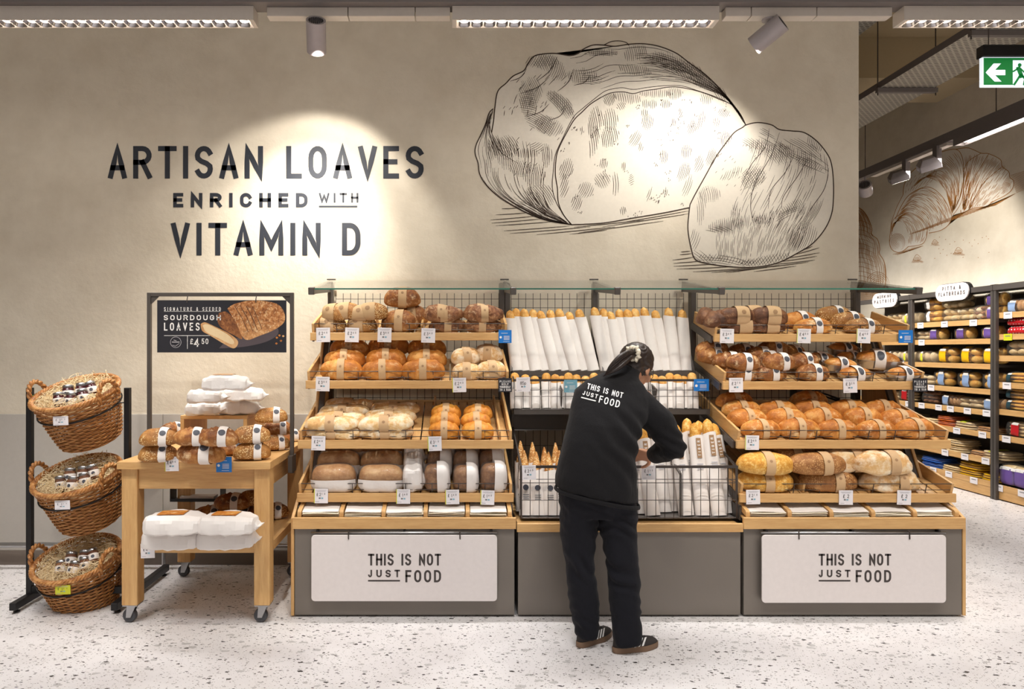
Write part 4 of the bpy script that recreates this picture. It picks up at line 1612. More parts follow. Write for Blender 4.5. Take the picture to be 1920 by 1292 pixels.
# ---- right stand
Q = thing('bread_display_stand', 'right oak and grey bread stand with four sloping trays', 'display stand', ((XR0 + XR1) / 2, 4.2, 0))
base_unit(Q, XR0, XR1)
MB().prism([(4.66, 0.01), (F0 - .004, .01), (F0 - .004, .56), (3.93, .66), (4.66, .66)], XR1 - .002, XR1 + .016, 'x').build('oak_end_panel', M['wz'], Q, bevel=.002)
upright(Q, XR0 + .02)
upright(Q, 2.795)
side_panel(Q, 2.835)
mb = MB()
grid_wires(mb, XR0 + .05, 2.77, .64, 1.90, 4.60, .0505, [.70, 1.0, 1.18, 1.5, 1.80, 1.86])
mb.build('back_grid', M['wire'], Q)
RT = [('R1', 4.20, 1.585, .38, (2.08,)), ('R2', 4.07, 1.293, .50, (2.30,)), ('R3', 3.87, .9636, .69, ()), ('R4', 3.83, .662, .68, (2.03, 2.41))]
for key, yf, zc, dp, dv in RT:
    make_tray(Q, key, XR0 + .002, XR1 - .002, yf, zc, dp, dv)
canopy(Q, 1.612, 2.82, (1.616, 2.797))
wr_ = (XR1 - XR0 - .06) / 5
for k in range(5):
    paper_stack(XR0 + .03 + k * wr_ + .011, XR0 + .03 + (k + 1) * wr_ - .011, 'pile of white paper bags, right stand base bin, ' + ORD[k], 60 + k)
hanging_sign(Q, 1428, 1773, 1003, 1130, 1535, 1671, 'white slogan board THIS IS NOT JUST FOOD on right stand base')

# ---- centre stand with wire baskets for baguettes
K = thing('baguette_stand', 'grey centre stand with wire baskets of baguettes and oak front trim', 'display stand', ((XC0 + XC1) / 2, 4.2, 0))
base_unit(K, XC0, XC1, False, (.487, .533))
upright(K, .385)
upright(K, .99)
mb = MB()
grid_wires(mb, .41, .965, .55, 1.90, 4.60, .0505, [.85, 1.18, 1.5, 1.80, 1.86])
grid_wires(mb, 1.015, 1.60, .55, 1.90, 4.60, .0505, [.85, 1.18, 1.5, 1.80, 1.86])
mb.build('back_grid', M['wire'], K)
canopy(K, .370, .990, (.368,))
canopy(K, .994, 1.608, (.992,))
# upper deck: sloping shelf and dark rail
MB().obox((1.0, 4.47, 1.345), (.60, 0, 0), (0, .09, .02), (0, -.002, .006)).build('upper_shelf', M['metal'], K)
MB().box(.40, 1.60, 4.365, 4.38, 1.345, 1.372).build('upper_rail', M['metal'], K)
for sx in (.40, 1.0, 1.60):
    MB().obox((sx, 4.47, 1.46), (.004, 0, 0), (0, .06, .10), (0, -.012, .012)).build('upper_divider', M['metal'], K)
# middle basket
zb2, zt2 = 1.129, 1.316
md = MB().box(.395, 1.615, 4.25, 4.50, zb2 - .012, zb2).build('middle_shelf', M['metal'], K)
MB().box(.395, 1.64, 4.232, 4.25, 1.100, 1.131).build('shelf_lip', M['metal'], md)
mb = MB()
grid_wires(mb, .40, 1.64, zb2, zt2, 4.236, .0535, [zb2 + .004, 1.215, 1.255], .002)
mb.box(.395, 1.645, 4.229, 4.241, zt2 - .006, zt2 + .008)
for xx in (.398, 1.642):
    mb.tube([(xx, 4.236, zt2), (xx, 4.48, zt2 + .06)], .005, 6)
    for k in range(1, 5):
        yy = 4.236 + k * .05
        mb.tube([(xx, yy, zb2), (xx, yy, zt2 + .012 * k)], .002, 4)
mb.build('wire_front', M['wire'], md)
MB().box(.405, 1.62, 4.36, 4.372, .985, 1.112).build('dark_back_panel', M['metal'], K)
MB().box(.405, 1.62, 4.345, 4.36, .985, .991).build('panel_edge', M['steel'], K)
for xx in (.70, 1.0, 1.30):
    MB().obox((xx, 4.36, 1.22), (.004, 0, 0), (0, .11, .03), (0, -.02, .07)).build('basket_divider', M['metal'], md)
# lower basket
zb3, zt3 = .540, .835
x0_, x1_ = .400, 1.640
lb = MB().box(x0_, x1_, 3.84, 4.38, zb3 - .004, zb3).build('basket_floor', M['metal'], K)
mb = MB()
grid_wires(mb, x0_, x1_, zb3, zt3, 3.838, .0525, [zb3 + .006, .645, .745, .765], .002)
mb.box(x0_ - .006, x1_ + .006, 3.831, 3.845, zt3 - .005, zt3 + .009)
for xx in (x0_, x1_):
    mb.bar((xx, 3.838, zt3), (xx, 4.36, 1.00), .010, .012)
    mb.bar((xx, 3.838, zb3), (xx, 3.838, zt3), .010, .010)
    for k in range(1, 9):
        yy = 3.838 + k * .058
        mb.tube([(xx, yy, zb3), (xx, yy, zt3 + .0184 * k)], .002, 4)
    for z in (.645, .745):
        mb.tube([(xx, 3.84, z), (xx, 4.36, z)], .002, 4)
mb.build('wire_front', M['wire'], lb)
for xx in (.815, 1.325):
    mb = MB().bar((xx, 3.86, zb3), (xx, 3.86, .79), .012, .012).bar((xx, 3.86, .79), (xx, 4.34, .97), .012, .012)
    mb.build('basket_divider', M['metal'], lb)

# ------------------------------------------------------------------ oak table with sign frame
TF, TB = 3.63, 4.52
TX0, TX1 = -1.825, -.9885
TZ0 = .8985
T = thing('oak_table', 'oak display table on castors with lower shelf and sign frame', 'table', ((TX0 + TX1) / 2, (TF + TB) / 2, 0))
for k in range(5):
    ya = TF + (TB - TF) * k / 5
    MB().box(TX0, TX1, ya + .0006, TF + (TB - TF) * (k + 1) / 5 - .0006, TZ0 - .04, TZ0).build('top_plank', M['wx'], T, bevel=.0015)
lx = (TX0 + .012, TX1 - .012 - .086)
ly = (TF + .03, TB - .03 - .086)
zc_ = .105
for a in lx:
    for b in ly:
        MB().box(a, a + .086, b, b + .086, zc_, TZ0 - .041).build('leg', M['wz'], T, bevel=.003)
        cx, cy = a + .043, b + .043
        pl = MB().box(cx - .04, cx + .04, cy - .04, cy + .04, zc_ - .006, zc_ - .0005)
        pl.prism([(cx - .025, zc_ - .006), (cx + .025, zc_ - .006), (cx - .005, .03), (cx - .03, .03)], cy - .022, cy - .018)
        pl.prism([(cx - .025, zc_ - .006), (cx + .025, zc_ - .006), (cx - .005, .03), (cx - .03, .03)], cy + .018, cy + .022)
        cs = pl.build('castor', M['steel'], T)
        w = MB().lathe([(.008, -.015), (.034, -.015), (.038, -.008), (.038, .008), (.034, .015), (.008, .015)], 20, (cx - .016, cy, .0385), Matrix.Rotation(PI / 2, 3, 'X'))
        w.build('wheel', M['rubber'], cs, smooth=True, angle=40)
za, zb_ = TZ0 - .04 - .115, TZ0 - .041
MB().box(lx[0] + .086, lx[1], TF + .045, TF + .067, za, zb_).build('apron', M['wx'], T, bevel=.002)
MB().box(lx[0] + .086, lx[1], TB - .067, TB - .045, za, zb_).build('apron', M['wx'], T, bevel=.002)
MB().box(TX0 + .03, TX0 + .052, ly[0] + .086, ly[1], za, zb_).build('apron', M['wy'], T, bevel=.002)
MB().box(TX1 - .052, TX1 - .03, ly[0] + .086, ly[1], za, zb_).build('apron', M['wy'], T, bevel=.002)
SZ = .437
MB().box(TX0 + .10, TX1 - .098, TF + .055, TB - .02, SZ - .05, SZ).build('lower_shelf', M['wx'], T, bevel=.002)
MB().box(TX1 - .0975, TX1 - .012, TF + .13, TB - .12, SZ - .05, SZ).build('shelf_edge', M['wy'], T)
MB().box(TX0 + .012, TX0 + .0995, TF + .13, TB - .12, SZ - .05, SZ).build('shelf_edge', M['wy'], T)
# metal sign frame
FY = 4.06
fx0, fx1 = TX0 - .016, TX1 + .016
fz = at(0, 549, FY).z
fr = MB().box(fx0 - .011, fx0 + .011, FY - .011, FY + .011, .76, fz).build('frame_post', M['metal'], T, bevel=.001)
MB().box(fx1 - .011, fx1 + .011, FY - .011, FY + .011, .76, fz).build('frame_post', M['metal'], T, bevel=.001)
MB().box(fx0 + .0115, fx1 - .0115, FY - .011, FY + .011, fz - .022, fz).build('frame_top', M['metal'], T, bevel=.001)
for xx, s in ((fx0 + .0115, 1), (fx1 - .0115, -1)):
    MB().prism([(xx, fz - .0225), (xx + s * .048, fz - .0225), (xx, fz - .07)], FY - .003, FY + .003).build('gusset', M['metal'], T)
for xx in (fx0, fx1):
    MB().box(xx - .013, xx + .013, FY - .05, FY + .05, .77, .87).build('clamp_plate', M['metal'], T)

# hanging poster
PY = FY - .016
ps = thing('hanging_poster', 'dark poster SIGNATURE AND SEEDED SOURDOUGH LOAVES hung above the oak table', 'sign', at(416, 661, PY))
pa, pb = at(295, 661, PY), at(537, 563, PY)
MB().box(pa.x, pb.x, PY - .002, PY + .002, pa.z, pb.z).build('board', M['tagblack'], ps)


def pf(x, y, d=.0026):
    """poster print, given in the frame of origin (210, 530) and 3.49 units per pixel"""
    q = at(210 + x / 3.49, 530 + y / 3.49, PY - d)
    return (q.x, q.y, q.z)


def pfd(d):
    return lambda x, y: pf(x, y, d)


def blob(pts, mat, d, name):
    pl = [tuple(p) for p in smooth_line(pts + [pts[0]], 5)][:-1]
    MB().add(*fan_fill(dedup(pl, 1), lambda x, y, _d: pf(x, y, d), d)).build(name, mat, ps, recalc=False)


plate = plain('slate_plate', srgb(88, 78, 84), .6)
blob([(700, 430), (760, 380), (900, 340), (1040, 290), (1085, 300), (1080, 345), (1000, 390), (860, 420)], plate, .0024, 'printed_plate')
blob([(755, 170), (800, 140), (900, 118), (1010, 122), (1090, 145), (1128, 200), (1125, 260), (1060, 310), (960, 350), (890, 375), (850, 350), (815, 270)], crust('poster_crust', (120, 66, 28), (186, 120, 66), (226, 176, 120), (240, 214, 170), .3, 40, None, .7, .1), .0028, 'printed_loaf')
blob([(700, 200), (745, 190), (800, 240), (840, 330), (850, 370), (800, 345), (720, 300), (690, 250)], crust('poster_cut', (84, 44, 22), (130, 78, 40), (170, 112, 64), None, 0, 46, None, .7, .1), .0031, 'printed_loaf_end')
blob([(580, 270), (610, 260), (680, 290), (770, 335), (825, 385), (800, 430), (740, 405), (640, 345), (590, 315)], M['b_brown'], .0033, 'printed_slice')
blob([(592, 280), (625, 272), (690, 302), (765, 345), (800, 390), (775, 402), (700, 365), (620, 325)], M['crumb'], .0036, 'printed_slice_crumb')
for i, (sx, sy) in enumerate(((1078, 360), (1105, 380), (1120, 350), (1075, 398), (1095, 345))):
    blob([(sx - 8, sy), (sx, sy - 7), (sx + 9, sy), (sx, sy + 7)], M['b_gold'], .003, 'printed_seed')
sc_ = []
for k in range(4):
    sc_ += ribbon2d([(800 + 40 * k, 150 + 3 * k), (850 + 34 * k, 230), (890 + 30 * k, 320 - 6 * k)], 5)
print_on('printed_score', sc_, pfd(.0036), M['b_dark'], ps)


def ptxt(s, x0, x1, yt, yb, t, gw, name='letter'):
    for qs in text_glyphs(s, x0, x1, 0, yb - yt, t, gw):
        print_on('letter', [[(p[0], yb - p[1]) for p in q] for q in qs], pfd(.004), M['wht'], ps)


ptxt('SIGNATURE & SEEDED', 340, 712, 161, 185, 3.4, .5)
ptxt('SOURDOUGH', 338, 712, 212, 246, 6.5, .85)
ptxt('LOAVES', 340, 574, 262, 314, 8, .52)
ptxt('£', 511, 532, 366, 402, 5, .55)
ptxt('4', 537, 571, 366, 420, 8, .6)
ptxt('.50', 574, 630, 366, 402, 5, .5)
print_on('rule', rect_quad(340, 712, 187, 189) + rect_quad(340, 640, 345, 348) + rect_quad(492, 495, 348, 434), pfd(.004), M['wht'], ps)
ring = [(417 + 35 * math.cos(a), 390 + 35 * math.sin(a)) for a in [2 * PI * i / 28 for i in range(29)]]
print_on('round_emblem', ribbon2d(ring, 3) + rect_quad(392, 442, 386, 392) + ribbon2d([(395, 410), (415, 416), (440, 398)], 3) + ribbon2d([(405, 376), (420, 380)], 4), pfd(.004), M['palegrey'], ps)
for xx in (492, 942):
    q = pf(xx, 118)
    MB().tube([(q[0], FY - .004, fz - .01), (q[0], PY - .004, q[2] + .01), (q[0], PY - .006, q[2] - .012)], .003, 6).build('hook', M['wire'], ps)

# riser box on the table
ra, rb = at(338, 785, 3.98), at(463, 785, 3.98)
RZ = 1.118
RY0, RY1 = 3.98, 4.36
rx = thing('wooden_riser', 'small open oak riser box on the table, white bags on top', 'riser', ((ra.x + rb.x) / 2, 4.15, TZ0))
z0 = TZ0 + .0005
MB().box(ra.x, rb.x, RY0, RY1, RZ - .022, RZ).build('top_board', M['wx'], rx, bevel=.002)
MB().box(ra.x, ra.x + .022, RY0, RY1, z0, RZ - .0225).build('side_board', M['wz'], rx, bevel=.002)
MB().box(rb.x - .022, rb.x, RY0, RY1, z0, RZ - .0225).build('side_board', M['wz'], rx, bevel=.002)
# black bag holder under the table top
hx0, hx1 = at(321, 0, 4.38).x, at(416, 0, 4.38).x
hz = at(0, 922, 4.38).z
bh = thing('bag_holder', 'black metal bag holder mounted below the oak table top', 'holder', ((hx0 + hx1) / 2, 4.42, hz - .06))
hm = MB().box(hx0, hx1, 4.36, 4.46, hz - .062, hz - .056).box(hx0, hx0 + .004, 4.36, 4.46, hz - .056, TZ0 - .042).box(hx1 - .004, hx1, 4.36, 4.46, hz - .056, TZ0 - .042).box(hx0, hx1, 4.36, 4.364, hz - .056, hz - .042)
hm.build('tray', M['black'], bh)
MB().box(hx0 + .06, hx1 - .05, 4.37, 4.45, hz - .055, hz - .03).build('paper_pile', M['paper'], bh)

# ------------------------------------------------------------------ basket stand
SX0, SX1, SY = -2.505, -1.925, 3.96
B = thing('basket_stand', 'black metal stand holding three tilted wicker baskets', 'stand', ((SX0 + SX1) / 2, SY, 0))
for xx in (SX0, SX1):
    MB().box(xx - .016, xx + .016, SY - .016, SY + .016, .05, 1.285).build('post', M['black'], B, bevel=.002)
    MB().box(xx - .019, xx + .019, 3.80, 4.50, .022, .064).build('foot_bar', M['black'], B, bevel=.002)
    for yy in (3.84, 4.46):
        MB().lathe([(.018, 0), (.018, .008), (.008, .012), (.008, .0218)], 12, (xx, yy, 0)).build('foot_pad', M['black'], B)
MB().box(SX0 + .0165, SX1 - .0165, SY - .014, SY + .014, .066, .108).build('cross_bar', M['black'], B, bevel=.002)
BASKETS = []
for bx, by, tx, ty in ((172, 822, 141, 733), (172, 974, 142, 880), (168, 1128, 139, 1028)):
    pb_, pt_ = at(bx, by, 4.02), at(tx, ty, 3.90)
    BASKETS.append((pb_, (pt_ - pb_)))
BH, BR0, BR1 = .31, .165, .232
wk = None


def basket_mesh():
    n = 34
    rows = 26
    root = thing('wicker_basket', 'x', 'basket', (0, 0, 0), 'wicker baskets on the black stand')
    mb = MB()
    seg = n * 4

    def rad(h):
        return BR0 + (BR1 - BR0) * (h / BH) ** .8
    for k in range(rows):
        h = .008 + (BH - .02) * k / (rows - 1)
        pts = []
        for i in range(seg):
            a = 2 * PI * i / seg
            r = rad(h) + .0046 * math.sin(a * n / 2 + PI * k)
            pts.append((r * math.cos(a), r * math.sin(a), h))
        mb.tube(pts, (BH / rows) * .40, 5, closed=True)
    mb.build('woven_wall', M['wicker'], root, smooth=True, recalc=False)
    st = MB()
    for i in range(n):
        a = 2 * PI * i / n
        st.tube([((rad(h) - .001) * math.cos(a), (rad(h) - .001) * math.sin(a), h) for h in (0, BH * .5, BH)], .003, 4)
    tag(st.build('stakes', M['wicker'], root, recalc=False), kind='stuff')
    MB().lathe([(0, 0), (BR0 + .002, 0), (BR0 + .004, .006), (BR0 - .01, .010), (0, .010)], 36).build('base_disc', M['wicker'], root)
    for s in range(3):
        pts = []
        for i in range(180):
            a = 2 * PI * i / 180
            ph = a * 24 + 2 * PI * s / 3
            r = BR1 + .009 * math.cos(ph)
            pts.append((r * math.cos(a), r * math.sin(a), BH + .009 * math.sin(ph)))
        MB().tube(pts, .0085, 6, closed=True).build('rim_strand', M['wicker'], root, smooth=True, recalc=False)
    for az in (176, -16):
        hd = None
        for s in range(2):
            pts, d = [], Vector((math.cos(R(az)), math.sin(R(az)), 0))
            tn = Vector((-d.y, d.x, 0))
            for i in range(49):
                t = PI * i / 48
                c = d * (BR1 + .012 * math.sin(t)) + tn * (.072 * math.cos(t)) + Vector((0, 0, BH - .035 + .115 * math.sin(t) ** .8))
                nr = (tn * math.cos(t) + Vector((0, 0, math.sin(t)))).normalized()
                ph = t * 9 + PI * s
                pts.append(c + nr * .007 * math.cos(ph) + d * .007 * math.sin(ph))
            mb2 = MB().tube(pts, .0085, 6)
            if hd is None:
                hd = mb2.build('handle', M['wicker'], root, smooth=True, recalc=False)
            else:
                mb2.build('handle_strand', M['wicker'], hd, smooth=True, recalc=False)
    return root


def frame_from_axis(z):
    z = z.normalized()
    x = Vector((1, 0, 0))
    x = (x - z * x.dot(z)).normalized()
    y = z.cross(x)
    return Matrix((x, y, z)).transposed()


def jar_proto(kind):
    t = thing('jam_jar', 'x', 'jar', (0, 0, 0), 'jars lying in the wicker baskets')
    cont = M['b_dark'] if kind else plain('dark_jam', srgb(70, 22, 26), .15)
    MB().lathe([(0, 0), (.026, 0), (.031, .006), (.031, .062), (.026, .070), (0, .070)], 20).build('glass_body', cont, t, smooth=True, angle=40)
    MB().lathe([(.0315, .014), (.0318, .0145), (.0318, .050), (.0315, .0505)], 20).build('paper_label', M['paper'], t, smooth=True)
    q = MB()
    q.rings([[Vector(((.0322) * math.cos(-PI / 2 + a), .0322 * math.sin(-PI / 2 + a), .032 + s * math.sqrt(max(0, .010 ** 2 - (.0322 * a) ** 2)))) for s in (-1, 1)] for a in [(-.3 + .6 * i / 8) for i in range(9)]], closed_u=False)
    q.build('label_spot', M['logo'], t, recalc=False)
    MB().lathe([(0, .068), (.029, .068), (.030, .071), (.030, .082), (.028, .085), (0, .085)], 20).build('lid', M['steel'], t, smooth=True, angle=40)
    return t


JP = [jar_proto(0), jar_proto(1)]
used = [0, 0]
proto_b = basket_mesh()
WORD = ('top', 'middle', 'lowest')
rgb = random.Random(5)
for bi, (p, ax) in enumerate(BASKETS):
    fm = frame_from_axis(ax)
    b = proto_b if bi == 0 else copy_tree(proto_b)
    set_pose(b, p, fm)
    b['label'] = ('top' if bi == 0 else 'middle' if bi == 1 else 'lowest') + ' wicker basket on the black stand, filled with wood wool and jars'
    # hoop and rods of the stand
    hz_ = BH * .70
    rr = BR0 + (BR1 - BR0) * .70 ** .8 + .012
    pts = [p + fm @ Vector((rr * math.cos(a), rr * math.sin(a), hz_)) for a in [2 * PI * i / 40 for i in range(40)]]
    MB().tube(pts, .005, 6, closed=True).build('hoop', M['black'], B)
    lf = min(pts, key=lambda q: q.x)
    rt = max(pts, key=lambda q: q.x)
    zr1 = p.z + (fm @ Vector((0, 0, BH))).z * .88
    MB().tube([(SX0, SY, lf.z), lf], .004, 6).build('hoop_rod', M['black'], B)
    MB().tube([(SX1, SY, rt.z), rt], .004, 6).build('hoop_rod', M['black'], B)
    # wood wool
    ww = MB()
    for k in range(800):
        r0, a0 = (BR1 - .02) * math.sqrt(rgb.random()), rgb.uniform(0, 2 * PI)
        c = Vector((r0 * math.cos(a0), r0 * math.sin(a0), BH - .045 + .05 * rgb.random() + .03 * (r0 / BR1) * max(0, math.sin(a0))))
        d = Vector((rgb.uniform(-1, 1), rgb.uniform(-1, 1), rgb.uniform(-.5, .5))).normalized()
        e = Vector((rgb.uniform(-1, 1), rgb.uniform(-1, 1), rgb.uniform(-.2, .9))).normalized()
        ln, cv = rgb.uniform(.02, .05), rgb.uniform(.008, .03)
        pts = []
        for i in range(6):
            s = -1 + 2 * i / 5
            q = c + d * ln * s + e * cv * (1 - s * s)
            rad_ = math.hypot(q.x, q.y)
            if rad_ > BR1 - .012:
                q.x *= (BR1 - .012) / rad_
                q.y *= (BR1 - .012) / rad_
            pts.append(p + fm @ q)
        ww.tube(pts, .0015, 3, caps=False)
    # dense bed underneath
    bed = []
    for i in range(7):
        r = (BR1 - .022) * i / 6
        bed.append([p + fm @ Vector((max(r, .001) * math.cos(2 * PI * j / 28), max(r, .001) * math.sin(2 * PI * j / 28), BH - .05 + .012 * noise.noise(Vector((r * 20, j * .7, bi))))) for j in range(28)])
    ww.rings(bed, caps=False)
    tag(ww.build('wood_wool', M['straw'], None, recalc=False), 'pale wood wool filling the ' + WORD[bi] + ' wicker basket', 'wood wool', None, 'stuff')
    js = [(-.05, -.135, 12), (.02, -.15, -8), (.085, -.115, 20), (-.02, -.085, 5), (.05, -.075, 0), (.115, -.06, 30)]
    js.sort(key=lambda j: j[0])
    for k, (jx, jy, ja) in enumerate(js):
        kd = 0 if bi == 0 else 1
        j = JP[kd] if not used[kd] else copy_tree(JP[kd])
        used[kd] = 1
        tm = fm @ Matrix.Rotation(R(ja), 3, 'Z') @ Matrix.Rotation(R(-34 if bi < 2 else -50), 3, 'X')
        set_pose(j, p + fm @ Vector((jx, jy + .03, BH - .040 + (.02 if jy > -.1 else 0))), tm)
        j['label'] = 'labelled glass jar in the ' + WORD[bi] + ' wicker basket, ' + ORD[k]
scn = thing('scanner_clip', 'small black clip with green light on the stand post behind top basket', 'clip', (SX0 + .03, SY + .02, 1.17))
c = at(62, 748, SY)
MB().box(SX0 + .017, SX0 + .035, SY - .012, SY + .012, c.z - .045, c.z + .03).build('body', M['black'], scn, bevel=.002)
MB().box(SX0 + .0175, SX0 + .034, SY - .0135, SY - .0125, c.z + .016, c.z + .024).build('indicator', M['green'], scn)

# tongs and small holders hung on the grid between the trays
tg = thing('tongs', 'black serving tongs hanging below second tray of right stand', 'tongs', at(1555, 745, 4.42))
hb_ = at(1508, 738, 4.56)
for dz in (-.008, .010):
    a, b = at(1530, 735, 4.50), at(1574, 751, 4.36)
    MB().tube([a + Vector((0, 0, dz * .2)), a.lerp(b, .5) + Vector((0, 0, dz)), b + Vector((0, 0, dz * .8))], [.006, .005, .008], 8).build('arm', M['black'], tg, smooth=True)
MB().sphere(at(1530, 735, 4.50), .011, n=10, m=8).build('hinge', M['black'], tg, smooth=True)
th = thing('tongs_holder', 'dark grey holder box on grid behind right stand third tray', 'holder', hb_)
MB().box(hb_.x - .085, hb_.x + .085, 4.50, 4.595, hb_.z - .035, hb_.z + .045).build('body', M['metal'], th, bevel=.006)
ac = at(770, 738, 4.52)
ah = thing('acrylic_holder', 'clear acrylic holder on grid behind left stand third tray', 'holder', ac)
MB().box(ac.x - .045, ac.x + .045, 4.47, 4.475, ac.z - .03, ac.z + .03).box(ac.x - .045, ac.x + .045, 4.475, 4.59, ac.z - .03, ac.z - .026).build('body', M['film'], ah)

# ------------------------------------------------------------------ breads


def loaf_surface(L, W, H, e=2.2, f=.30, p=2.4, q=2.0, amp=.006, freq=14, seed=0, scores=(), sdep=.010, crown=0):
    def S(u, t, off=0):
        r = max(0.0, 1 - abs(u) ** p) ** (1 / q)
        c, s = math.cos(t), math.sin(t)
        y = (W / 2) * r * math.copysign(abs(c) ** (2 / e), c)
        rz = r ** .8
        z = H * (1 - f) * rz * abs(s) ** (2 / e) if s >= 0 else -H * f * rz * abs(s) ** (2 / (e + .6))
        z *= 1 + crown * (1 - u * u)
        x = L / 2 * u
        n = Vector((u * .5 * (1 if abs(u) > .8 else .3), c, s)).normalized()
        d = amp * noise.noise(Vector((x * freq + seed, y * freq, z * freq))) if amp else 0
        if s > 0:
            for su, sl, wd in scores:
                k = (u - su - sl * c) / wd
                d += sdep * (math.exp(-(k - .9) ** 2) - 1.3 * math.exp(-k * k)) * s
        pnt = Vector((x, y, z + H * f)) + n * (d + off)
        if pnt.z < 0:
            pnt.z = 0 if off == 0 else -min(off, .002) * .2
        return pnt
    return S


def surf_mesh(S, u0=-1, u1=1, nu=22, nt=26, t0=0, t1=2 * PI, off=0, closed=True, even=False):
    mb = MB()
    rings = []
    for i in range(nu + 1):
        u = (u0 + (u1 - u0) * i / nu) if even else -math.cos(PI * i / nu)
        if closed:
            rings.append([S(u, t0 + (t1 - t0) * j / nt, off) for j in range(nt)])
        else:
            rings.append([S(u, t0 + (t1 - t0) * j / nt, off) for j in range(nt + 1)])
    mb.rings(rings, caps=False, closed_u=closed)
    return mb


def patch_mesh(S, uc, tc, ru, rt, off, n=16):
    """small ellipse lying on the loaf surface"""
    mb = MB()
    mid = [S(uc + .55 * ru * math.cos(a), tc + .55 * rt * math.sin(a), off) for a in [2 * PI * i / n for i in range(n)]]
    rim = [S(uc + ru * math.cos(a), tc + rt * math.sin(a), off) for a in [2 * PI * i / n for i in range(n)]]
    c = S(uc, tc, off)
    mb.add([c] + mid + rim, [(0, 1 + i, 1 + (i + 1) % n) for i in range(n)] + [(1 + i, 1 + n + i, 1 + n + (i + 1) % n, 1 + (i + 1) % n) for i in range(n)])
    return mb


class Proto:
    def __init__(self, root, height, group, size=(.2, .1)):
        self.root, self.h, self.used = root, height, False
        self.w, self.l = size[1], size[0]
        root['group'] = group
        self.group = group

    def place(self, loc, m3, label, scale=None):
        o = self.root if not self.used else copy_tree(self.root)
        self.used = True
        set_pose(o, loc, m3)
        if scale:
            o.scale = scale if isinstance(scale, (tuple, list)) else (scale, scale, scale)
        o['label'] = label
        return o


def loaf(name, cat, group, L, W, H, mat, band=None, bu=(-.2, .2), logo=False, smooth=True, **kw):
    t = thing(name, 'x', cat, (0, 0, 0))
    S = loaf_surface(L, W, H, **kw)
    surf_mesh(S).build('crust', mat, t, smooth=smooth, local=True, dedupe=True)
    if band:
        kw2 = dict(kw)
        kw2['scores'] = ()
        kw2['amp'] = kw.get('amp', .006) * .5
        S2 = loaf_surface(L, W, H, **kw2)
        b = surf_mesh(S2, bu[0], bu[1], 5, 26, off=.0055, even=True).build('paper_band', band, t, smooth=True, local=True, recalc=True)
        uc = (bu[0] + bu[1]) / 2
        ru = (bu[1] - bu[0]) * (.42 if logo else .17)
        if logo:
            patch_mesh(S2, uc, R(140), ru, ru * L / W * .95, .0068).build('label_emblem', M['logo'], b, local=True, recalc=False)
        else:
            patch_mesh(S2, uc, R(138), ru, ru * L / W * .9, .0064).build('label_emblem', plain_kraftmark, b, local=True, recalc=False)
    return Proto(t, H, group, (L, W))


plain_kraftmark = plain('kraft_print', srgb(158, 122, 86), .7)


def paper_bag(name, group, L, W, H, seed, window=True, twist=True):
    """crumpled white paper bag around a loaf, with a film window showing crust"""
    t = thing(name, 'x', 'bread', (0, 0, 0))
    S0 = loaf_surface(L, W, H, e=3.2, f=.38, p=4.5, q=2.6, amp=0)

    def S(u, tt, off=0):
        p = S0(u, tt, off)
        q = Vector((p.x * 16 + seed, p.y * 16, p.z * 16))
        k = .016 * noise.noise(q) + .012 * abs(noise.noise(q * 2.1)) - .005
        if window and -.62 < u < .47 and R(58) < tt < R(114):
            k = 0
        d = Vector((0, math.cos(tt), math.sin(tt)))
        p = p + d * k
        p.z = max(p.z, 0)
        return p
    surf_mesh(S, nu=17, nt=20).build('paper_bag', M['bagpaper'], t, local=True, dedupe=True, smooth=True, angle=16)
    if window:
        mb = MB()
        rg = []
        for i in range(11):
            u = -.50 + .85 * i / 10
            rg.append([S0(u, R(66 + 40 * j / 6), .0045) for j in range(7)])
        mb.rings(rg, caps=False, closed_u=False)
        mb.build('crust_window', M['b_gold'], t, local=True, smooth=True)
    # folded end
    e = [S0(.985, 2 * PI * i / 14) for i in range(14)]
    c = sum(e, Vector()) / 14
    f = MB()
    f.rings([[c + (p - c) * 1.15 for p in e], [c + Vector((.016, 0, 0)) + Vector(((p - c).x, (p - c).y * 1.05, (p - c).z * .35)) for p in e], [c + Vector((.03, 0, .004)) + Vector((0, (p - c).y * 1.1, (p - c).z * .1)) for p in e]])
    f.build('folded_end', M['bagpaper'], t, local=True)
    return Proto(t, H, group, (L, W))


def film_loaf(name, group, L, W, H, mat, half, seed, paper='paper'):
    """tin loaf in clear film with a white paper sleeve: half = 'low' (lower half) or a u-range"""
    t = thing(name, 'x', 'bread', (0, 0, 0))
    S = loaf_surface(L, W, H, e=2.6, f=.42, p=4.2, q=2.4, amp=.005, seed=seed)
    surf_mesh(S).build('tin_loaf', mat, t, smooth=True, local=True, dedupe=True)

    def SF(u, tt, off=0):
        p = S(u, tt, .009)
        d = Vector((.2 * u, math.cos(tt), math.sin(tt)))
        p = p + d * .006 * noise.noise(Vector((p.x * 40, p.y * 40, p.z * 40 + seed)))
        p.z = max(p.z, -.0002)
        return p
    surf_mesh(SF, nu=20, nt=24).build('clear_wrapper', M['film'], t, smooth=True, local=True, dedupe=True)
    if half == 'low':
        surf_mesh(S, -.97, .97, 14, 20, R(168), R(372), .013, False, True).build('paper_wrap', M['bagpaper'], t, smooth=True, local=True)
    else:
        surf_mesh(S, half[0], half[1], 8, 26, off=.015, even=True).build('paper_wrap', M['bagpaper'], t, smooth=True, local=True)
    return Proto(t, H, group, (L, W + .02))


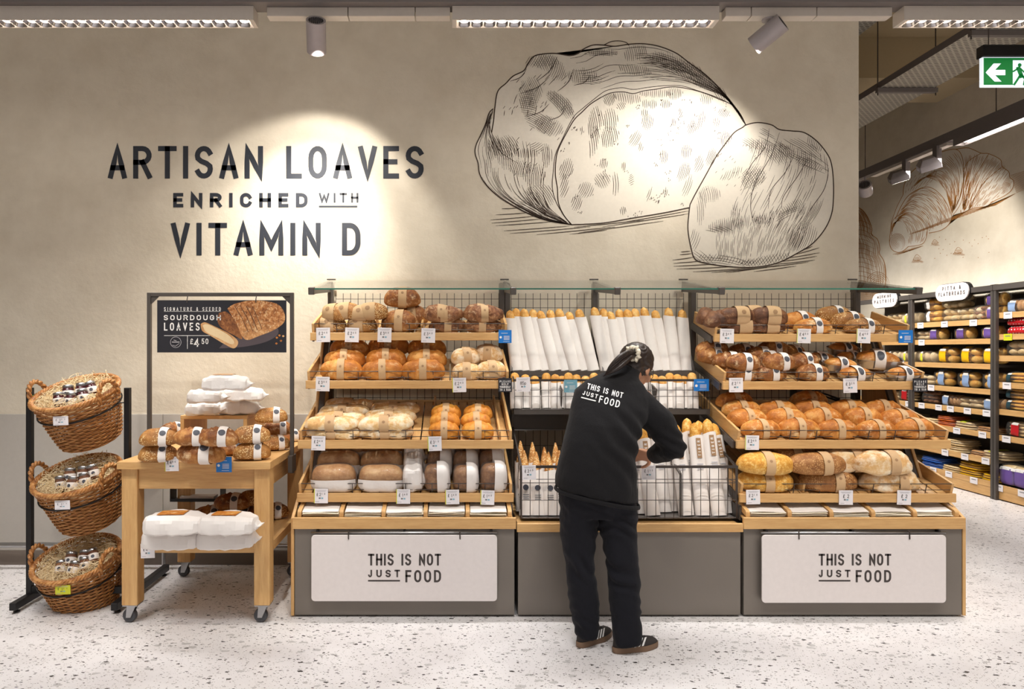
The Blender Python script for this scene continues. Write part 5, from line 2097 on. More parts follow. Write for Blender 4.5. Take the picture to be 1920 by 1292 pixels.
def foil_loaf(group, L, W, H):
    t = thing('tin_bread', 'x', 'bread', (0, 0, 0))
    S = loaf_surface(L * .94, W * .92, H, e=2.4, f=.4, amp=.004)
    surf_mesh(S).build('crust', M['b_gold'], t, smooth=True, local=True, dedupe=True)

    def ring(s, z, wav=0):
        return [Vector((L / 2 * s * math.copysign(abs(math.cos(a)) ** .55, math.cos(a)) * (1 + wav * math.sin(a * 40)), W / 2 * s * math.copysign(abs(math.sin(a)) ** .55, math.sin(a)) * (1 + wav * math.sin(a * 40)), z)) for a in [2 * PI * i / 80 for i in range(80)]]
    MB().rings([ring(.82, 0), ring(.84, .001, .008), ring(1.0, H * .55, .012), ring(1.05, H * .57), ring(1.05, H * .585), ring(.99, H * .57)], caps=False).add(ring(.82, 0), [tuple(range(80))]).build('foil_tin', M['foil'], t, local=True)
    S2 = loaf_surface(L * .94, W * 1.02, H, e=2.6, f=.4, amp=0)
    b = surf_mesh(S2, -.22, .24, 5, 26, off=.008, even=True).build('paper_band', M['paper'], t, smooth=True, local=True)
    patch_mesh(S2, .01, R(135), .16, .5, .0095).build('label_emblem', M['logo'], b, local=True, recalc=False)
    return Proto(t, H, group, (L, W))


def basis(n, yaw=0, roll=0):
    z = Vector(n).normalized()
    x = Vector((1, 0, 0))
    y = z.cross(x)
    m = Matrix((x, y, z)).transposed()
    return m @ Matrix.Rotation(R(yaw), 3, 'Z') @ Matrix.Rotation(R(roll), 3, 'Y')


def put(pr, key, px, py, label, lift=0, yaw=0, roll=0, sc=1, row=0):
    """rest a loaf on the tray, so that its centre shows at px, py"""
    if key in TRAYS:
        o, depth, x0, x1 = TRAYS[key]
        n = EZv
    else:
        o, n = FLATS[key], Vector((0, 0, 1))
        depth = None
    s = sc if isinstance(sc, (int, float)) else sc[2]
    hc = pr.h * s / 2 + lift + .001
    c = on_plane(px, py, o + n * hc, n)
    base = c - n * (pr.h * s / 2)
    if depth:
        sy = sc if isinstance(sc, (int, float)) else sc[1]
        sx = sc if isinstance(sc, (int, float)) else sc[0]
        need = .008 + pr.w / 2 * .80 * sy * abs(math.cos(R(yaw))) + pr.l / 2 * sx * abs(math.sin(R(yaw))) * .7
        need = min(need + row * pr.w * .86 * sy, depth - pr.w * .45 * sy)
        d = (base - o).dot(EYv)
        if d < need:
            k = ray(px, py)
            base = base + EYv * (need - d)
            base.x = k.x * base.y
    return pr.place(base, basis(n, yaw, roll), label, sc)


FLATS = {'table': Vector((0, 0, TZ0)), 'shelf': Vector((0, 0, SZ)), 'riser': Vector((0, 0, RZ))}
STAND = {'L': 'left stand', 'R': 'right stand'}
TIER = {'1': 'top tray', '2': 'second tray', '3': 'third tray', '4': 'bottom tray'}


def fill(pr, key, org, sc, desc, rows, seed=0, size=1, jitter=4, yj=5):
    """rows: (row name, lift, [(x, y[, yaw[, scale]])...]) in a zoomed crop with origin org and scale sc"""
    rg = random.Random(seed + len(key) + ord(key[1]))
    where = STAND[key[0]] + ' ' + TIER[key[1]]
    row = -1
    for rname, lift, items, *rw in rows:
        row = rw[0] if rw else row + (1 if lift < .045 else 0)
        items = sorted(items)
        for k, it in enumerate(items):
            x, y = it[0], it[1]
            yaw = it[2] if len(it) > 2 else rg.uniform(-yj, yj)
            s = (it[3] if len(it) > 3 else 1) * size
            o = ORD[k] if len(items) > 1 else ''
            lab = desc + ', ' + where + ' ' + rname + (', ' + o if o else '')
            s3 = (s * rg.uniform(.97, 1.03), s * rg.uniform(.96, 1.04), s * rg.uniform(.95, 1.05))
            put(pr, key, org[0] + x / sc, org[1] + y / sc, lab, lift, yaw, rg.uniform(-2, 2), s3, max(0, row))


G1 = 'loaves on the display stands'
O5, S5 = (560, 520), 4.571
O6, S6 = (550, 720), 4.465
O4, S4 = (1280, 520), 3.84
OR, SR = (1320, 720), 3.84

# left stand, top tray
half_wrap = loaf('seeded_loaf', 'bread', G1, .19, .115, .10, M['b_seed'], M['kraft'], (-.80, .12), amp=.008, seed=3)
fill(half_wrap, 'L1', O5, S5, 'kraft wrapped seeded loaf', [('front row', .0, [(290, 425), (545, 430)]), ('upper row', .075, [(320, 340, -14), (560, 335, 8)]), ('back row', .085, [(420, 285), (640, 300)])], 1)
big_round = loaf('round_loaf', 'bread', G1, .235, .16, .135, M['b_sour'], M['kraft'], (-.22, .22), amp=.008, seed=5, p=2.1)
fill(big_round, 'L1', O5, S5, 'large round brown loaf with kraft band', [('front', 0, [(868, 398, -4)]), ('behind', 0, [(960, 335, 8)]), ('stacked on top', .13, [(890, 228, 2)])], 2)
fruit = loaf('fruit_loaf', 'bread', G1, .24, .115, .095, M['b_fruit'], M['kraft'], (-.18, .20), amp=.016, freq=22, seed=9)
fill(fruit, 'L1', O5, S5, 'knobbly dark fruit loaf', [('underneath', 0, [(1270, 438), (1570, 440)]), ('front row', .07, [(1240, 362), (1590, 372)]), ('back row', .08, [(1225, 312), (1560, 292)])], 3)
# left stand, second tray
gold = loaf('golden_loaf', 'bread', G1, .262, .145, .118, M['b_gold'], M['kraft'], (-.17, .16), amp=.007, seed=13, p=2.6, scores=((-.42, .25, .07), (.42, .25, .07)), sdep=.006)
fill(gold, 'L2', O5, S5, 'golden oval banded loaf', [('front row', 0, [(370, 812), (725, 812), (1070, 818)]), ('middle row', .034, [(400, 728), (752, 718), (1100, 730)], 1), ('back row', .068, [(440, 648), (775, 600, 2, 1.08), (1100, 648)], 2)], 4, 1, 3, 3)
floury = loaf('floury_loaf', 'bread', G1, .19, .13, .105, M['b_flour'], M['kraft'], (-.28, .24), amp=.006, seed=17)
fill(floury, 'L2', O5, S5, 'pale floury banded loaf', [('front row', 0, [(1440, 815, 0), (1650, 790, 12)]), ('back row', .06, [(1430, 672, 16), (1625, 648, -10)])], 5)
# left stand, third tray
ciab = loaf('ciabatta_loaf', 'bread', G1, .325, .115, .075, M['b_ciab'], M['kraft'], (-.20, .12), amp=.010, freq=16, seed=21, p=3.2)
fill(ciab, 'L3', O6, S6, 'long pale ciabatta', [('underneath', 0, [(340, 428), (780, 425)]), ('front row', .05, [(325, 350), (775, 346)]), ('middle row', .02, [(390, 282), (810, 270)]), ('row behind', .02, [(425, 222), (850, 205)]), ('back row', .03, [(470, 172)])], 6, 1, 3, 3)
small_gold = loaf('small_golden_loaf', 'bread', G1, .185, .115, .09, M['b_bright'], M['kraft'], (-.20, .22), amp=.006, seed=25, scores=((-.5, .2, .09), (.5, .2, .09)), sdep=.006)
fill(small_gold, 'L3', O6, S6, 'small bright golden loaf', [('front row', 0, [(1262, 418), (1542, 420)]), ('middle row', .022, [(1270, 328), (1526, 325)], 1), ('back row', .036, [(1280, 252), (1545, 252)], 2)], 7, 1, 3, 3)
# left stand, bottom tray
tin = film_loaf('wrapped_tin_loaf', G1, .262, .125, .150, M['b_brown'], 'low', 3)
fill(tin, 'L4', O6, S6, 'tin loaf in clear film', [('front row', 0, [(345, 800), (735, 795)]), ('middle row', .03, [(385, 690), (745, 680)], 1), ('back row', .06, [(425, 608), (742, 602)], 2)], 8, 1, 2, 2)
wrap_small = film_loaf('half_wrapped_rye', G1, .148, .115, .155, crust('rye_block', (112, 70, 38), (150, 102, 60), (182, 136, 92), None, 0, 16), (.05, .99), 7)
fill(wrap_small, 'L4', O6, S6, 'half wrapped dark rye block', [('front row', 0, [(1205, 805), (1440, 808), (1668, 812)]), ('second row', .03, [(1220, 712), (1440, 710), (1660, 715)], 1), ('third row', .055, [(1250, 640), (1450, 640), (1650, 640)], 2), ('back row', .08, [(1290, 585), (1610, 590)], 3)], 9, 1, 2, 2)
white_small = paper_bag('paper_bagged_bread', G1, .118, .115, .15, 4, False)
fill(white_small, 'L4', O6, S6, 'narrow white paper bag of bread', [('front', 0, [(1008, 812)]), ('behind', .03, [(1010, 715)], 1), ('at the back', .055, [(1010, 640)], 2)], 10, 1, 2, 2)

# right stand, top tray
rye = loaf('dark_rye_loaf', 'bread', G1, .17, .125, .105, M['b_dark'], None, amp=.008, seed=31)
fill(rye, 'R1', O4, S4, 'small dark rye loaf without band', [('at left end', .03, [(165, 282, 70), (215, 322, 70), (268, 362, 60)])], 11)
ryek = loaf('dark_banded_loaf', 'bread', G1, .235, .13, .11, M['b_dark'], M['kraft'], (-.25, .45), amp=.008, seed=33)
fill(ryek, 'R1', O4, S4, 'dark loaf with wide kraft band', [('underneath', 0, [(410, 378), (600, 378)]), ('front row', .055, [(385, 305), (610, 318)]), ('behind', .05, [(490, 268)])], 12)
goldw = loaf('golden_sourdough', 'bread', G1, .24, .12, .09, M['b_gold'], M['paper'], (-.05, .30), True, amp=.007, seed=37)
fill(goldw, 'R1', O4, S4, 'golden sourdough with white label band', [('front', 0, [(930, 358)]), ('behind', .01, [(835, 300)])], 13)
seedw = loaf('seeded_sourdough', 'bread', G1, .235, .12, .095, M['b_seed'], M['paper'], (-.02, .34), True, amp=.007, seed=41)
fill(seedw, 'R1', O4, S4, 'seeded sourdough with white label band', [('front', 0, [(1290, 362)]), ('middle', .01, [(1195, 302)]), ('back', .03, [(1085, 258)])], 14)
# right stand, second tray
sour = loaf('sourdough_batard', 'bread', G1, .205, .12, .10, M['b_sour'], M['paper'], (-.05, .34), True, amp=.009, seed=45, scores=((-.45, .3, .10),))
fill(sour, 'R2', O4, S4, 'sourdough batard, white band', [('underneath', 0, [(420, 725), (620, 728), (930, 722)]), ('front row', .07, [(430, 655), (690, 652)]), ('second row', .04, [(330, 600), (615, 588), (860, 620)]), ('third row', .05, [(220, 560), (430, 535), (560, 560), (780, 540, 18)]), ('back row', .08, [(215, 512), (650, 512)])], 15)
ftin = foil_loaf(G1, .20, .115, .075)
fill(ftin, 'R2', O4, S4, 'foil tin loaf, white band', [('front row', 0, [(1235, 722), (1580, 712)]), ('middle row', .03, [(1130, 655, -8), (1390, 640, -18, 1.35)]), ('row behind', .03, [(990, 585), (1215, 578)]), ('back', .07, [(1155, 512)])], 16)
# right stand, third tray
fill(gold, 'R3', OR, SR, 'golden oval banded loaf',
     [('front row', 0, [(400, 345), (672, 345), (950, 345), (1228, 340), (1500, 345)]), ('second row', .022, [(302, 282), (580, 272), (842, 272), (1130, 265), (1392, 268)], 1),
      ('third row', .036, [(262, 212), (522, 202), (772, 202), (1030, 205), (1268, 195)], 2), ('back row', .05, [(212, 152), (745, 138)], 3)], 17, .90, 3, 6)
# right stand, bottom tray
tgold = loaf('large_seeded_bloomer', 'bread', G1, .325, .15, .115, M['b_tiger'], M['kraft'], (-.15, .16), amp=.006, seed=51, p=2.8)
fill(tgold, 'R4', OR, SR, 'large golden seeded bloomer', [('underneath', 0, [(430, 722)]), ('on top', .11, [(430, 580)])], 18, 1, 1, 3)
brownb = loaf('large_brown_bloomer', 'bread', G1, .335, .155, .12, crust('malted_crust', (112, 66, 26), (150, 96, 46), (184, 130, 74), None, 0, 12, (206, 160, 100)), M['kraft'], (.05, .36), amp=.006, seed=53, p=2.8)
fill(brownb, 'R4', OR, SR, 'large malted brown bloomer with kraft band', [('underneath', 0, [(880, 722)]), ('on top', .11, [(800, 578)]), ('behind', .10, [(600, 518)])], 19, 1, 1, 3)
knob = loaf('crusty_farmhouse', 'bread', G1, .35, .155, .125, M['b_flour'], M['kraft'], (.10, .40), amp=.018, freq=18, seed=57, p=2.8)
fill(knob, 'R4', OR, SR, 'rough floury farmhouse loaf with kraft band', [('underneath', 0, [(1320, 722)]), ('on top', .11, [(1258, 590)]), ('behind', .10, [(1020, 540)])], 20, 1, 1, 3)

# oak table
O3, S3 = (210, 530), 3.49
G2 = 'loaves on the oak table'
tb = loaf('seeded_sourdough', 'bread', G2, .205, .125, .098, M['b_seed'], M['paper'], (.18, .56), True, amp=.007, seed=61, p=2.5)
tb2 = loaf('rustic_sourdough', 'bread', G2, .215, .125, .098, M['b_sour'], M['paper'], (.12, .52), True, amp=.010, seed=63, scores=((-.35, .3, .1), (.0, .3, .1)))
for pr, x, y, lift, yaw, sc, lab in (
        (tb, 300, 1112, 0, 6, 1, 'seeded sourdough at the left front corner of the oak table'),
        (tb2, 580, 1108, 0, 0, 1.22, 'rustic sourdough lying front middle on the oak table, emblem facing out'),
        (tb, 915, 1100, 0, 8, 1, 'seeded sourdough right of centre at the table front, lying on the wood'),
        (tb2, 795, 1082, 0, 20, .8, 'small dark sourdough half hidden between the front table loaves'),
        (tb, 1065, 1048, 0, 24, .9, 'seeded sourdough low at the right side of the oak table'),
        (tb2, 400, 952, .03, 40, .8, 'sourdough peeping out behind the left table pile'),
        (tb, 305, 1010, .088, 4, 1, 'seeded sourdough on top of the left front table pile'),
        (tb2, 525, 1008, .10, 8, .95, 'rustic sourdough in upper table row, second from left'),
        (tb2, 692, 1008, .10, 4, 1, 'rustic sourdough in upper table row, below the riser middle'),
        (tb, 912, 992, .09, 6, 1.02, 'seeded sourdough on the second layer right of the riser'),
        (tb2, 1082, 950, .08, 18, .9, 'sourdough second from top of the right table pile'),
        (tb, 1040, 868, .17, 10, .95, 'topmost seeded sourdough of the right table pile'),
        (tb2, 1165, 1000, 0, 30, .8, 'sourdough behind the frame post at the table right rear')):
    put(pr, 'table', O3[0] + x / S3, O3[1] + y / S3, lab, lift, yaw, 0, sc)
G3 = 'white paper bags of bread at the oak table'
wb1 = paper_bag('paper_bagged_loaf', G3, .205, .15, .085, 11, False)
wb2 = paper_bag('paper_bagged_loaf', G3, .245, .15, .085, 23)
for pr, x, y, lift, yaw, lab in (
        (wb1, 600, 822, 0, 4, 'white bagged loaf at lower left of the riser pile'), (wb2, 835, 815, 0, 8, 'white bagged loaf at lower right of the riser pile'),
        (wb1, 618, 742, .085, -6, 'white bagged loaf at middle left of the riser pile'), (wb2, 855, 730, .085, 12, 'white bagged loaf at middle right of the riser pile'),
        (wb2, 745, 655, .17, 3, 'topmost white bagged loaf of the riser pile')):
    put(pr, 'riser', O3[0] + x / S3, O3[1] + y / S3, lab, lift, yaw)
O2, S2_ = (210, 820), 3.49
wb3 = paper_bag('long_bagged_loaf', G3, .325, .20, .105, 31)
for x, y, lift, yaw, sc, lab in ((400, 655, 0, -3, 1, 'long white bagged loaf lower left on the table shelf'), (750, 655, 0, 4, .98, 'long white bagged loaf lower right on the table shelf'),
                                 (415, 560, .10, 3, 1, 'long white bagged loaf upper left on the table shelf'), (762, 562, .10, -2, .96, 'long white bagged loaf upper right on the table shelf')):
    put(wb3, 'shelf', O2[0] + x / S2_, O2[1] + y / S2_, lab, lift, yaw, 0, sc)
for pr, x, y, lift, yaw, lab in ((tb2, 640, 500, 0, 10, 'sourdough with emblem behind the bags on table shelf'), (tb2, 860, 492, 0, -10, 'sourdough behind the right bags on table shelf'),
                                 (tb, 1050, 480, 0, 12, 'seeded sourdough at right rear of the table shelf'), (tb2, 780, 420, .09, 0, 'dark sourdough at upper rear middle of the table shelf'), (tb, 930, 395, .10, 8, 'seeded sourdough at upper rear right of the table shelf')):
    put(pr, 'shelf', O2[0] + x / S2_, O2[1] + y / S2_, lab, lift, yaw)

# ------------------------------------------------------------------ baguettes in paper sleeves


def stick(name, group, L, r, mat, sleeve, sw, sd, bagmat, seed, band=False, emblem=False, pointed=False):
    """upright baguette standing in an open paper sleeve, base at the origin"""
    t = thing(name, 'x', 'baguette', (0, 0, 0))
    rg = []
    z_low = sleeve * .45
    for i in range(19):
        v = .5 - .5 * math.cos(PI * i / 18)
        if pointed:
            rr = r * (min(1, v * 8) ** .5) * (1 - max(0, (v - .45) / .55) ** 1.8 * .86)
        else:
            rr = r * max(.05, 1 - abs(2 * v - 1) ** 7) ** .5
        rg.append([Vector((rr * math.cos(a), rr * .85 * math.sin(a), z_low + (L - z_low) * v)) * (1 + .012 * noise.noise(Vector((v * 14, a, seed)))) for a in [2 * PI * j / 12 for j in range(12)]])
    MB().rings(rg).build('baguette', mat, t, smooth=True, local=True)
    rg = []
    for i in range(11):
        v = i / 10
        ring = []
        for j in range(20):
            a = 2 * PI * j / 20
            k = 1 + .10 * noise.noise(Vector((v * 4 + seed, math.cos(a) * 1.5, math.sin(a) * 1.5)))
            z = sleeve * v + (.006 * math.sin(a * 2 + seed) if i == 10 else 0)
            f = 1.0
            ring.append(Vector((sw * k * f * math.copysign(abs(math.cos(a)) ** .8, math.cos(a)), sd * k * f * math.copysign(abs(math.sin(a)) ** .9, math.sin(a)), z)))
        rg.append(ring)
    MB().rings(rg, caps=False).build('paper_sleeve', bagmat, t, smooth=True, local=True)
    if band:
        def fb(u, v):
            return (u, -sd * 1.12 - .002, v)
        print_on('brown_stripe', rect_quad(-.012, .016, sleeve - .115, sleeve - .012), fb, plain_kraftmark, t)

        def ft(u, v):
            return (.002 - v, -sd * 1.12 - .003, u)
        print_on('stripe_lettering', text_quads('TIGER', sleeve - .105, sleeve - .025, -.008, .016, .0028, .6), ft, M['wht'], t)
        print_on('small_print', [q for k in range(3) for q in rect_quad(-.018, .018, sleeve - .15 - .012 * k, sleeve - .145 - .012 * k)], fb, M['palegrey'], t)
    if emblem:
        def fb(u, v):
            return (u, -sd * 1.12 - .002, v)
        print_on('round_emblem', [[(.017 * math.cos(a), sleeve * .60 + .017 * math.sin(a)) for a in [2 * PI * i / 18 for i in range(18)]]], fb, M['logo'], t)
        print_on('small_print', [q for k in range(3) for q in rect_quad(-.018, .018, sleeve * .43 - .012 * k, sleeve * .43 + .005 - .012 * k)], fb, M['grey'], t)
    return Proto(t, L, group)


def stand_stick(pr, bottom, top, label, sc=1):
    ax = (top - bottom).normalized()
    pr.place(bottom, frame_from_axis(ax), label, sc)


O8, S8 = (930, 500), 4.307
GB = 'baguettes in the centre stand'
long_b = stick('sleeved_baguette', GB, .435, .031, M['b_bag'], .375, .041, .030, M['paper'], 1)
headsL = [(110, 385), (157, 368), (222, 372), (292, 376), (352, 388), (430, 380), (502, 372), (582, 396), (665, 375)]
botsL = [165, 245, 320, 395, 478, 560, 638, 712, 788]
headsR = [(790, 360), (862, 370), (915, 394), (990, 376), (1055, 376), (1115, 370), (1190, 362), (1280, 384), (1388, 364), (1500, 380)]
botsR = [895, 958, 1020, 1085, 1150, 1225, 1300, 1375, 1450, 1532]
for nm, hs, bs in (('left', headsL, botsL), ('right', headsR, botsR)):
    for k, ((hx, hy), bx) in enumerate(zip(hs, bs)):
        yy = 4.43 + .018 * (k % 2)
        b = at(O8[0] + bx / S8, 696, yy)
        b.z = max(b.z, 1.352)
        tpt = at(O8[0] + hx / S8, O8[1] + (hy - 30) / S8, yy + .10)
        L_ = (tpt - b).length
        stand_stick(long_b, b, tpt, 'baguette in long white sleeve, upper deck ' + nm + ' group, ' + ORD[k], (1, 1, L_ / .435))
short_b = stick('short_baguette', GB, .235, .030, M['b_bag'], .175, .036, .028, M['paper'], 2)
for nm, xs in (('left', (150, 235, 312, 405, 478, 530, 585, 648, 722, 790)), ('right', (1180, 1275, 1340, 1400, 1465, 1515, 1582))):
    for k, hx in enumerate(xs):
        yy = 4.275 + .03 * (k % 2)
        b = at(O8[0] + hx / S8 + 2, 764, yy)
        b.z = 1.1295
        tpt = at(O8[0] + hx / S8, 699 + 3 * ((k * 7) % 3), yy + .07)
        stand_stick(short_b, b, tpt, 'short baguette in the middle wire basket, ' + nm + ' part, ' + ORD[k], (1, 1, (tpt - b).length / .235))
O9, S9 = (950, 780), 4.267
seed_b = stick('seeded_baguette', GB, .385, .030, crust('seeded_stick', (150, 92, 34), (190, 126, 56), (214, 158, 88), None, 0, 14, (240, 214, 160)), .27, .040, .026, M['paper'], 3, emblem=True, pointed=True)
k = 0
for hx, hy, dy in ((110, 225, .10), (140, 300, .0), (205, 235, .10), (235, 310, .0), (300, 275, .10), (335, 315, .0), (390, 240, .10), (420, 300, .0), (480, 280, .06)):
    yy = 3.90 + dy
    b = at(O9[0] + (hx + 15) / S9, 968, yy)
    b.z = zb3 + .001
    tpt = at(O9[0] + hx / S9, O9[1] + (hy - 25) / S9, yy + .10)
    stand_stick(seed_b, b, tpt, 'pointed seeded baguette in the lower basket left part, ' + ORD[k], (1, 1, (tpt - b).length / .385))
    k += 1
tig = stick('tiger_baguette', GB, .475, .034, M['b_tiger'], .405, .044, .030, M['paper'], 4, band=True)
k = 0
for bx, hx, hy, dy in ((720, 640, 130, .05), (830, 760, 130, .05), (945, 880, 130, .05), (1080, 1010, 110, .04), (1170, 1075, 105, .0), (1260, 1190, 100, .08), (1345, 1300, 35, .10), (1440, 1345, 85, .0), (1490, 1440, 40, .08), (1570, 1500, 75, .0), (1640, 1530, 60, .09), (1700, 1600, 45, .0), (1790, 1650, 80, .06)):
    yy = 3.90 + dy
    b = at(O9[0] + bx / S9, 966, yy)
    b.z = zb3 + .001
    tpt = at(O9[0] + hx / S9, O9[1] + (hy - 18) / S9, yy + .13)
    stand_stick(tig, b, tpt, 'tiger baguette in printed sleeve, lower basket right part, ' + ORD[k] if k < 12 else 'tiger baguette in printed sleeve, lower basket, rightmost of all', (1, 1, (tpt - b).length / .475))
    k += 1

# ------------------------------------------------------------------ price cards
for px, py, Y, tx, edge, lab in (
        (606, 628, 4.184, '£2.40', None, 'left stand top tray, leftmost'), (660, 628, 4.184, '£2.65', None, 'left stand top tray, second from left'), (721, 628, 4.184, '£3.80', None, 'left stand top tray, middle'), (803, 629, 4.184, '£3.40', None, 'left stand top tray, right of middle'),
        (605, 720, 4.054, '£3.80', None, 'left stand second tray, left end'), (861, 722, 4.054, '£2.40', 'tagyellow', 'left stand second tray, right half'),
        (597, 831, 3.844, '£2.40', None, 'left stand third tray, left end'), (815, 832, 3.844, '£3.10', 'tagyellow', 'left stand third tray, right half'),
        (602, 930, 3.824, '£2.10', 'tagyellow', 'left stand bottom tray, left end'), (756, 931, 3.824, '£1.60', 'tagyellow', 'left stand bottom tray, middle'), (848, 932, 3.824, '£1.60', 'tagyellow', 'left stand bottom tray, second from right'), (914, 933, 3.824, '£1.60', 'tagyellow', 'left stand bottom tray, right end'),
        (1363, 630, 4.174, '£3.65', None, 'right stand top tray, left end'), (1507, 630, 4.174, '£4.50', 'tagyellow', 'right stand top tray, middle'), (1619, 630, 4.174, '£4.50', 'tagyellow', 'right stand top tray, right half'),
        (1380, 722, 4.044, '£2.75', None, 'right stand second tray, left end'), (1594, 723, 4.044, '£3.25', None, 'right stand second tray, right half'),
        (1410, 830, 3.844, '£2.65', 'tagyellow', 'right stand third tray'), (1412, 932, 3.804, '£2.10', None, 'right stand bottom tray, left end'), (1586, 933, 3.804, '£2', None, 'right stand bottom tray, middle'), (1695, 933, 3.804, '£2', None, 'right stand bottom tray, right end'),
        (992, 886, 3.824, '£2.65', None, 'lower wire basket of baguettes, left'), (1216, 886, 3.824, '£1.35', None, 'lower wire basket beside the person'), (981, 721, 4.222, '85p', None, 'middle wire basket of baguettes, left end'),
        (322, 870, TF - .004, '£4.50', 'tagyellow', 'front edge of the oak table top'), (277, 1033, TF + .05, '£4.50', None, 'oak table lower shelf')):
    price_board(px, py, Y, tx, 'white price tag %s, %s' % (tx.replace('.', ' '), lab), edge=edge, w=.026 * Y / .0125 / FPX * 12.5 + .0, h=.027 * Y / FPX * 1000, roll=random.Random(int(px)).uniform(-2, 2))
price_board(947, 631, 4.17, None, 'bright blue card at right end of left stand top tray', 'tagblue', w=.081, h=.081)
price_board(1698, 631, 4.16, None, 'bright blue card at right end of right stand top tray', 'tagblue', w=.088, h=.080)
price_board(420, 871, TF - .004, None, 'bright blue card on the oak table front edge', 'tagblue', w=.084, h=.084)
price_board(1315, 722, 4.222, None, 'pale blue card on the middle wire basket, right end', 'tagblue', w=.095, h=.076)
price_board(1070, 724, 4.222, None, 'teal card on the middle wire basket, left half', 'tagpale', w=.083, h=.08)
HY = ['PLEASE', 'HELP', 'YOURSELF', 'TO A BAG']
price_board(947, 722, 4.04, HY, 'black card PLEASE HELP YOURSELF TO A BAG, left stand', 'tagblack', w=.082, h=.084, ink='wht')
price_board(1725, 722, 4.03, HY, 'black card PLEASE HELP YOURSELF TO A BAG, right stand', 'tagblack', w=.088, h=.080, ink='wht')
for i, (px, py, tx, st) in enumerate(((114, 789, '£2.50', 'tagwhite'), (117, 947, '£2.40', 'tagwhite'), (118, 1106, '£2.50', 'tagyellow'))):
    bp, bax = BASKETS[i]
    price_board(px, py, 3.70, tx, ('white', 'white', 'yellow')[i] + ' price tag clipped to the ' + WORD[i] + ' wicker basket', st, w=.084, h=.050, roll=2)

# ------------------------------------------------------------------ aisle shelving on the right
SF, SBK = 5.50, 5.975
ZA = [1.82, 1.62, 1.36, 1.10, .884, .655, .39, .16]
ZB = [1.877, 1.66, 1.447, 1.18, .91, .65, .15]
BAYS = {'near': (5.48, 6.73, ZB), 'middle': (6.735, 7.95, ZA), 'far': (7.955, 9.20, ZA)}
for nm, (y0, y1, zs) in BAYS.items():
    b = thing('aisle_shelving_bay', nm + ' bay of oak edged shelving under the croissant mural', 'shelving', (5.74, (y0 + y1) / 2, 0), 'aisle shelving bays')
    for yy in ((y0, y1 - .004) if nm != 'middle' else (y0, y1 - .004)):
        MB().box(SF - .035, SF - .005, yy - .0 if yy == y0 else yy - .03, yy + .03 if yy == y0 else yy, 0, 2.17).build('post', M['metal'], b)
    MB().box(SBK, SBK + .012, y0, y1, 0, 2.1).build('back_panel', M['skirting'], b)
    MB().box(SF - .04, SF - .002, y0, y1 - .001, 2.11, 2.165).build('top_bar', M['metal'], b)
    MB().box(SF - .002, SBK, y0, y1 - .001, 2.14, 2.15).build('top_plate', M['metal'], b)
    for z in zs:
        s = MB().box(SF + .015, SBK - .001, y0 + .002, y1 - .006, z - .03, z - .004).build('shelf', M['metal'], b)
        MB().box(SF - .003, SF + .0145, y0 + .032, y1 - .036, z - .05, z + .006).build('oak_edge', M['wy'], s)
    MB().box(SF, SF + .02, y0 + .002, y1 - .006, 0.012, .108).build('kick_board', M['wy'], b)

GP = 'packets on the aisle shelves'
A_pale = crust('pale_bun', (226, 186, 124), (242, 214, 160), (250, 234, 200), None, 0, 12)
A_gold = crust('glazed_pastry', (224, 150, 40), (242, 186, 84), (250, 214, 130), None, 0, 16)
cols = {}


def cm_(name, rgb3, rough=.4):
    if name not in cols:
        cols[name] = plain('print_' + name, srgb(*rgb3), rough)
    return cols[name]


PURP, YEL, BLU, RED, TEAL, GRN, WHT = (cm_('purple', (110, 84, 158)), cm_('yellow', (236, 186, 20)), cm_('pale_blue', (142, 168, 208)), cm_('red', (196, 30, 40)), cm_('teal', (40, 70, 80)), cm_('lime', (206, 212, 60)), cm_('white', (238, 236, 234)))
BLUE2 = cm_('blue', (40, 110, 210))


def pillow(L, D, H, seed, e=3, amp=.008):
    S0 = loaf_surface(L, D, H, e=e, f=.42, p=4.5, q=2.4, amp=0)

    def S(u, t, off=0):
        p = S0(u, t, off)
        k = amp * noise.noise(Vector((p.x * 30 + seed, p.y * 30, p.z * 30)))
        p = p + Vector((0, math.cos(t), math.sin(t))) * k
        p.z = max(p.z, 0)
        return p
    return S


def pack(name, cat, L, D, H, buns, bunmat, label=None, lab_u=(-.4, .4), top=None, seed=1, skin='film', bun=None):
    t = thing(name, 'x', cat, (0, 0, 0))
    S = pillow(L, D, H, seed)
    nx, nz = buns
    for i in range(nx):
        for k in range(nz):
            bw, bh = L * .90 / nx, H * .86 / nz
            c = Vector((-L * .45 + bw * (i + .5), 0, H * .05 + bh * (k + .5)))
            MB().sphere(c, bw * .52, D * .40, bh * .54, 12, 8).build('bun' if bun is None else bun, bunmat, t, smooth=True, local=True)
    if skin:
        surf_mesh(S, nu=14, nt=16).build('wrapper', M[skin], t, smooth=True, local=True, dedupe=True)
    if label:
        surf_mesh(S, lab_u[0], lab_u[1], 4, 8, R(150), R(215), .004, False, True).build('printed_label', label, t, smooth=True, local=True)
        surf_mesh(S, lab_u[0] * .8, lab_u[1] * .8, 3, 4, R(140), R(158), .0055, False, True).build('white_panel', WHT, t, smooth=True, local=True)
    if top:
        surf_mesh(S, -.35, .35, 4, 6, R(95), R(132), .004, False, True).build('header_label', top, t, smooth=True, local=True)
    return Proto(t, H, GP)


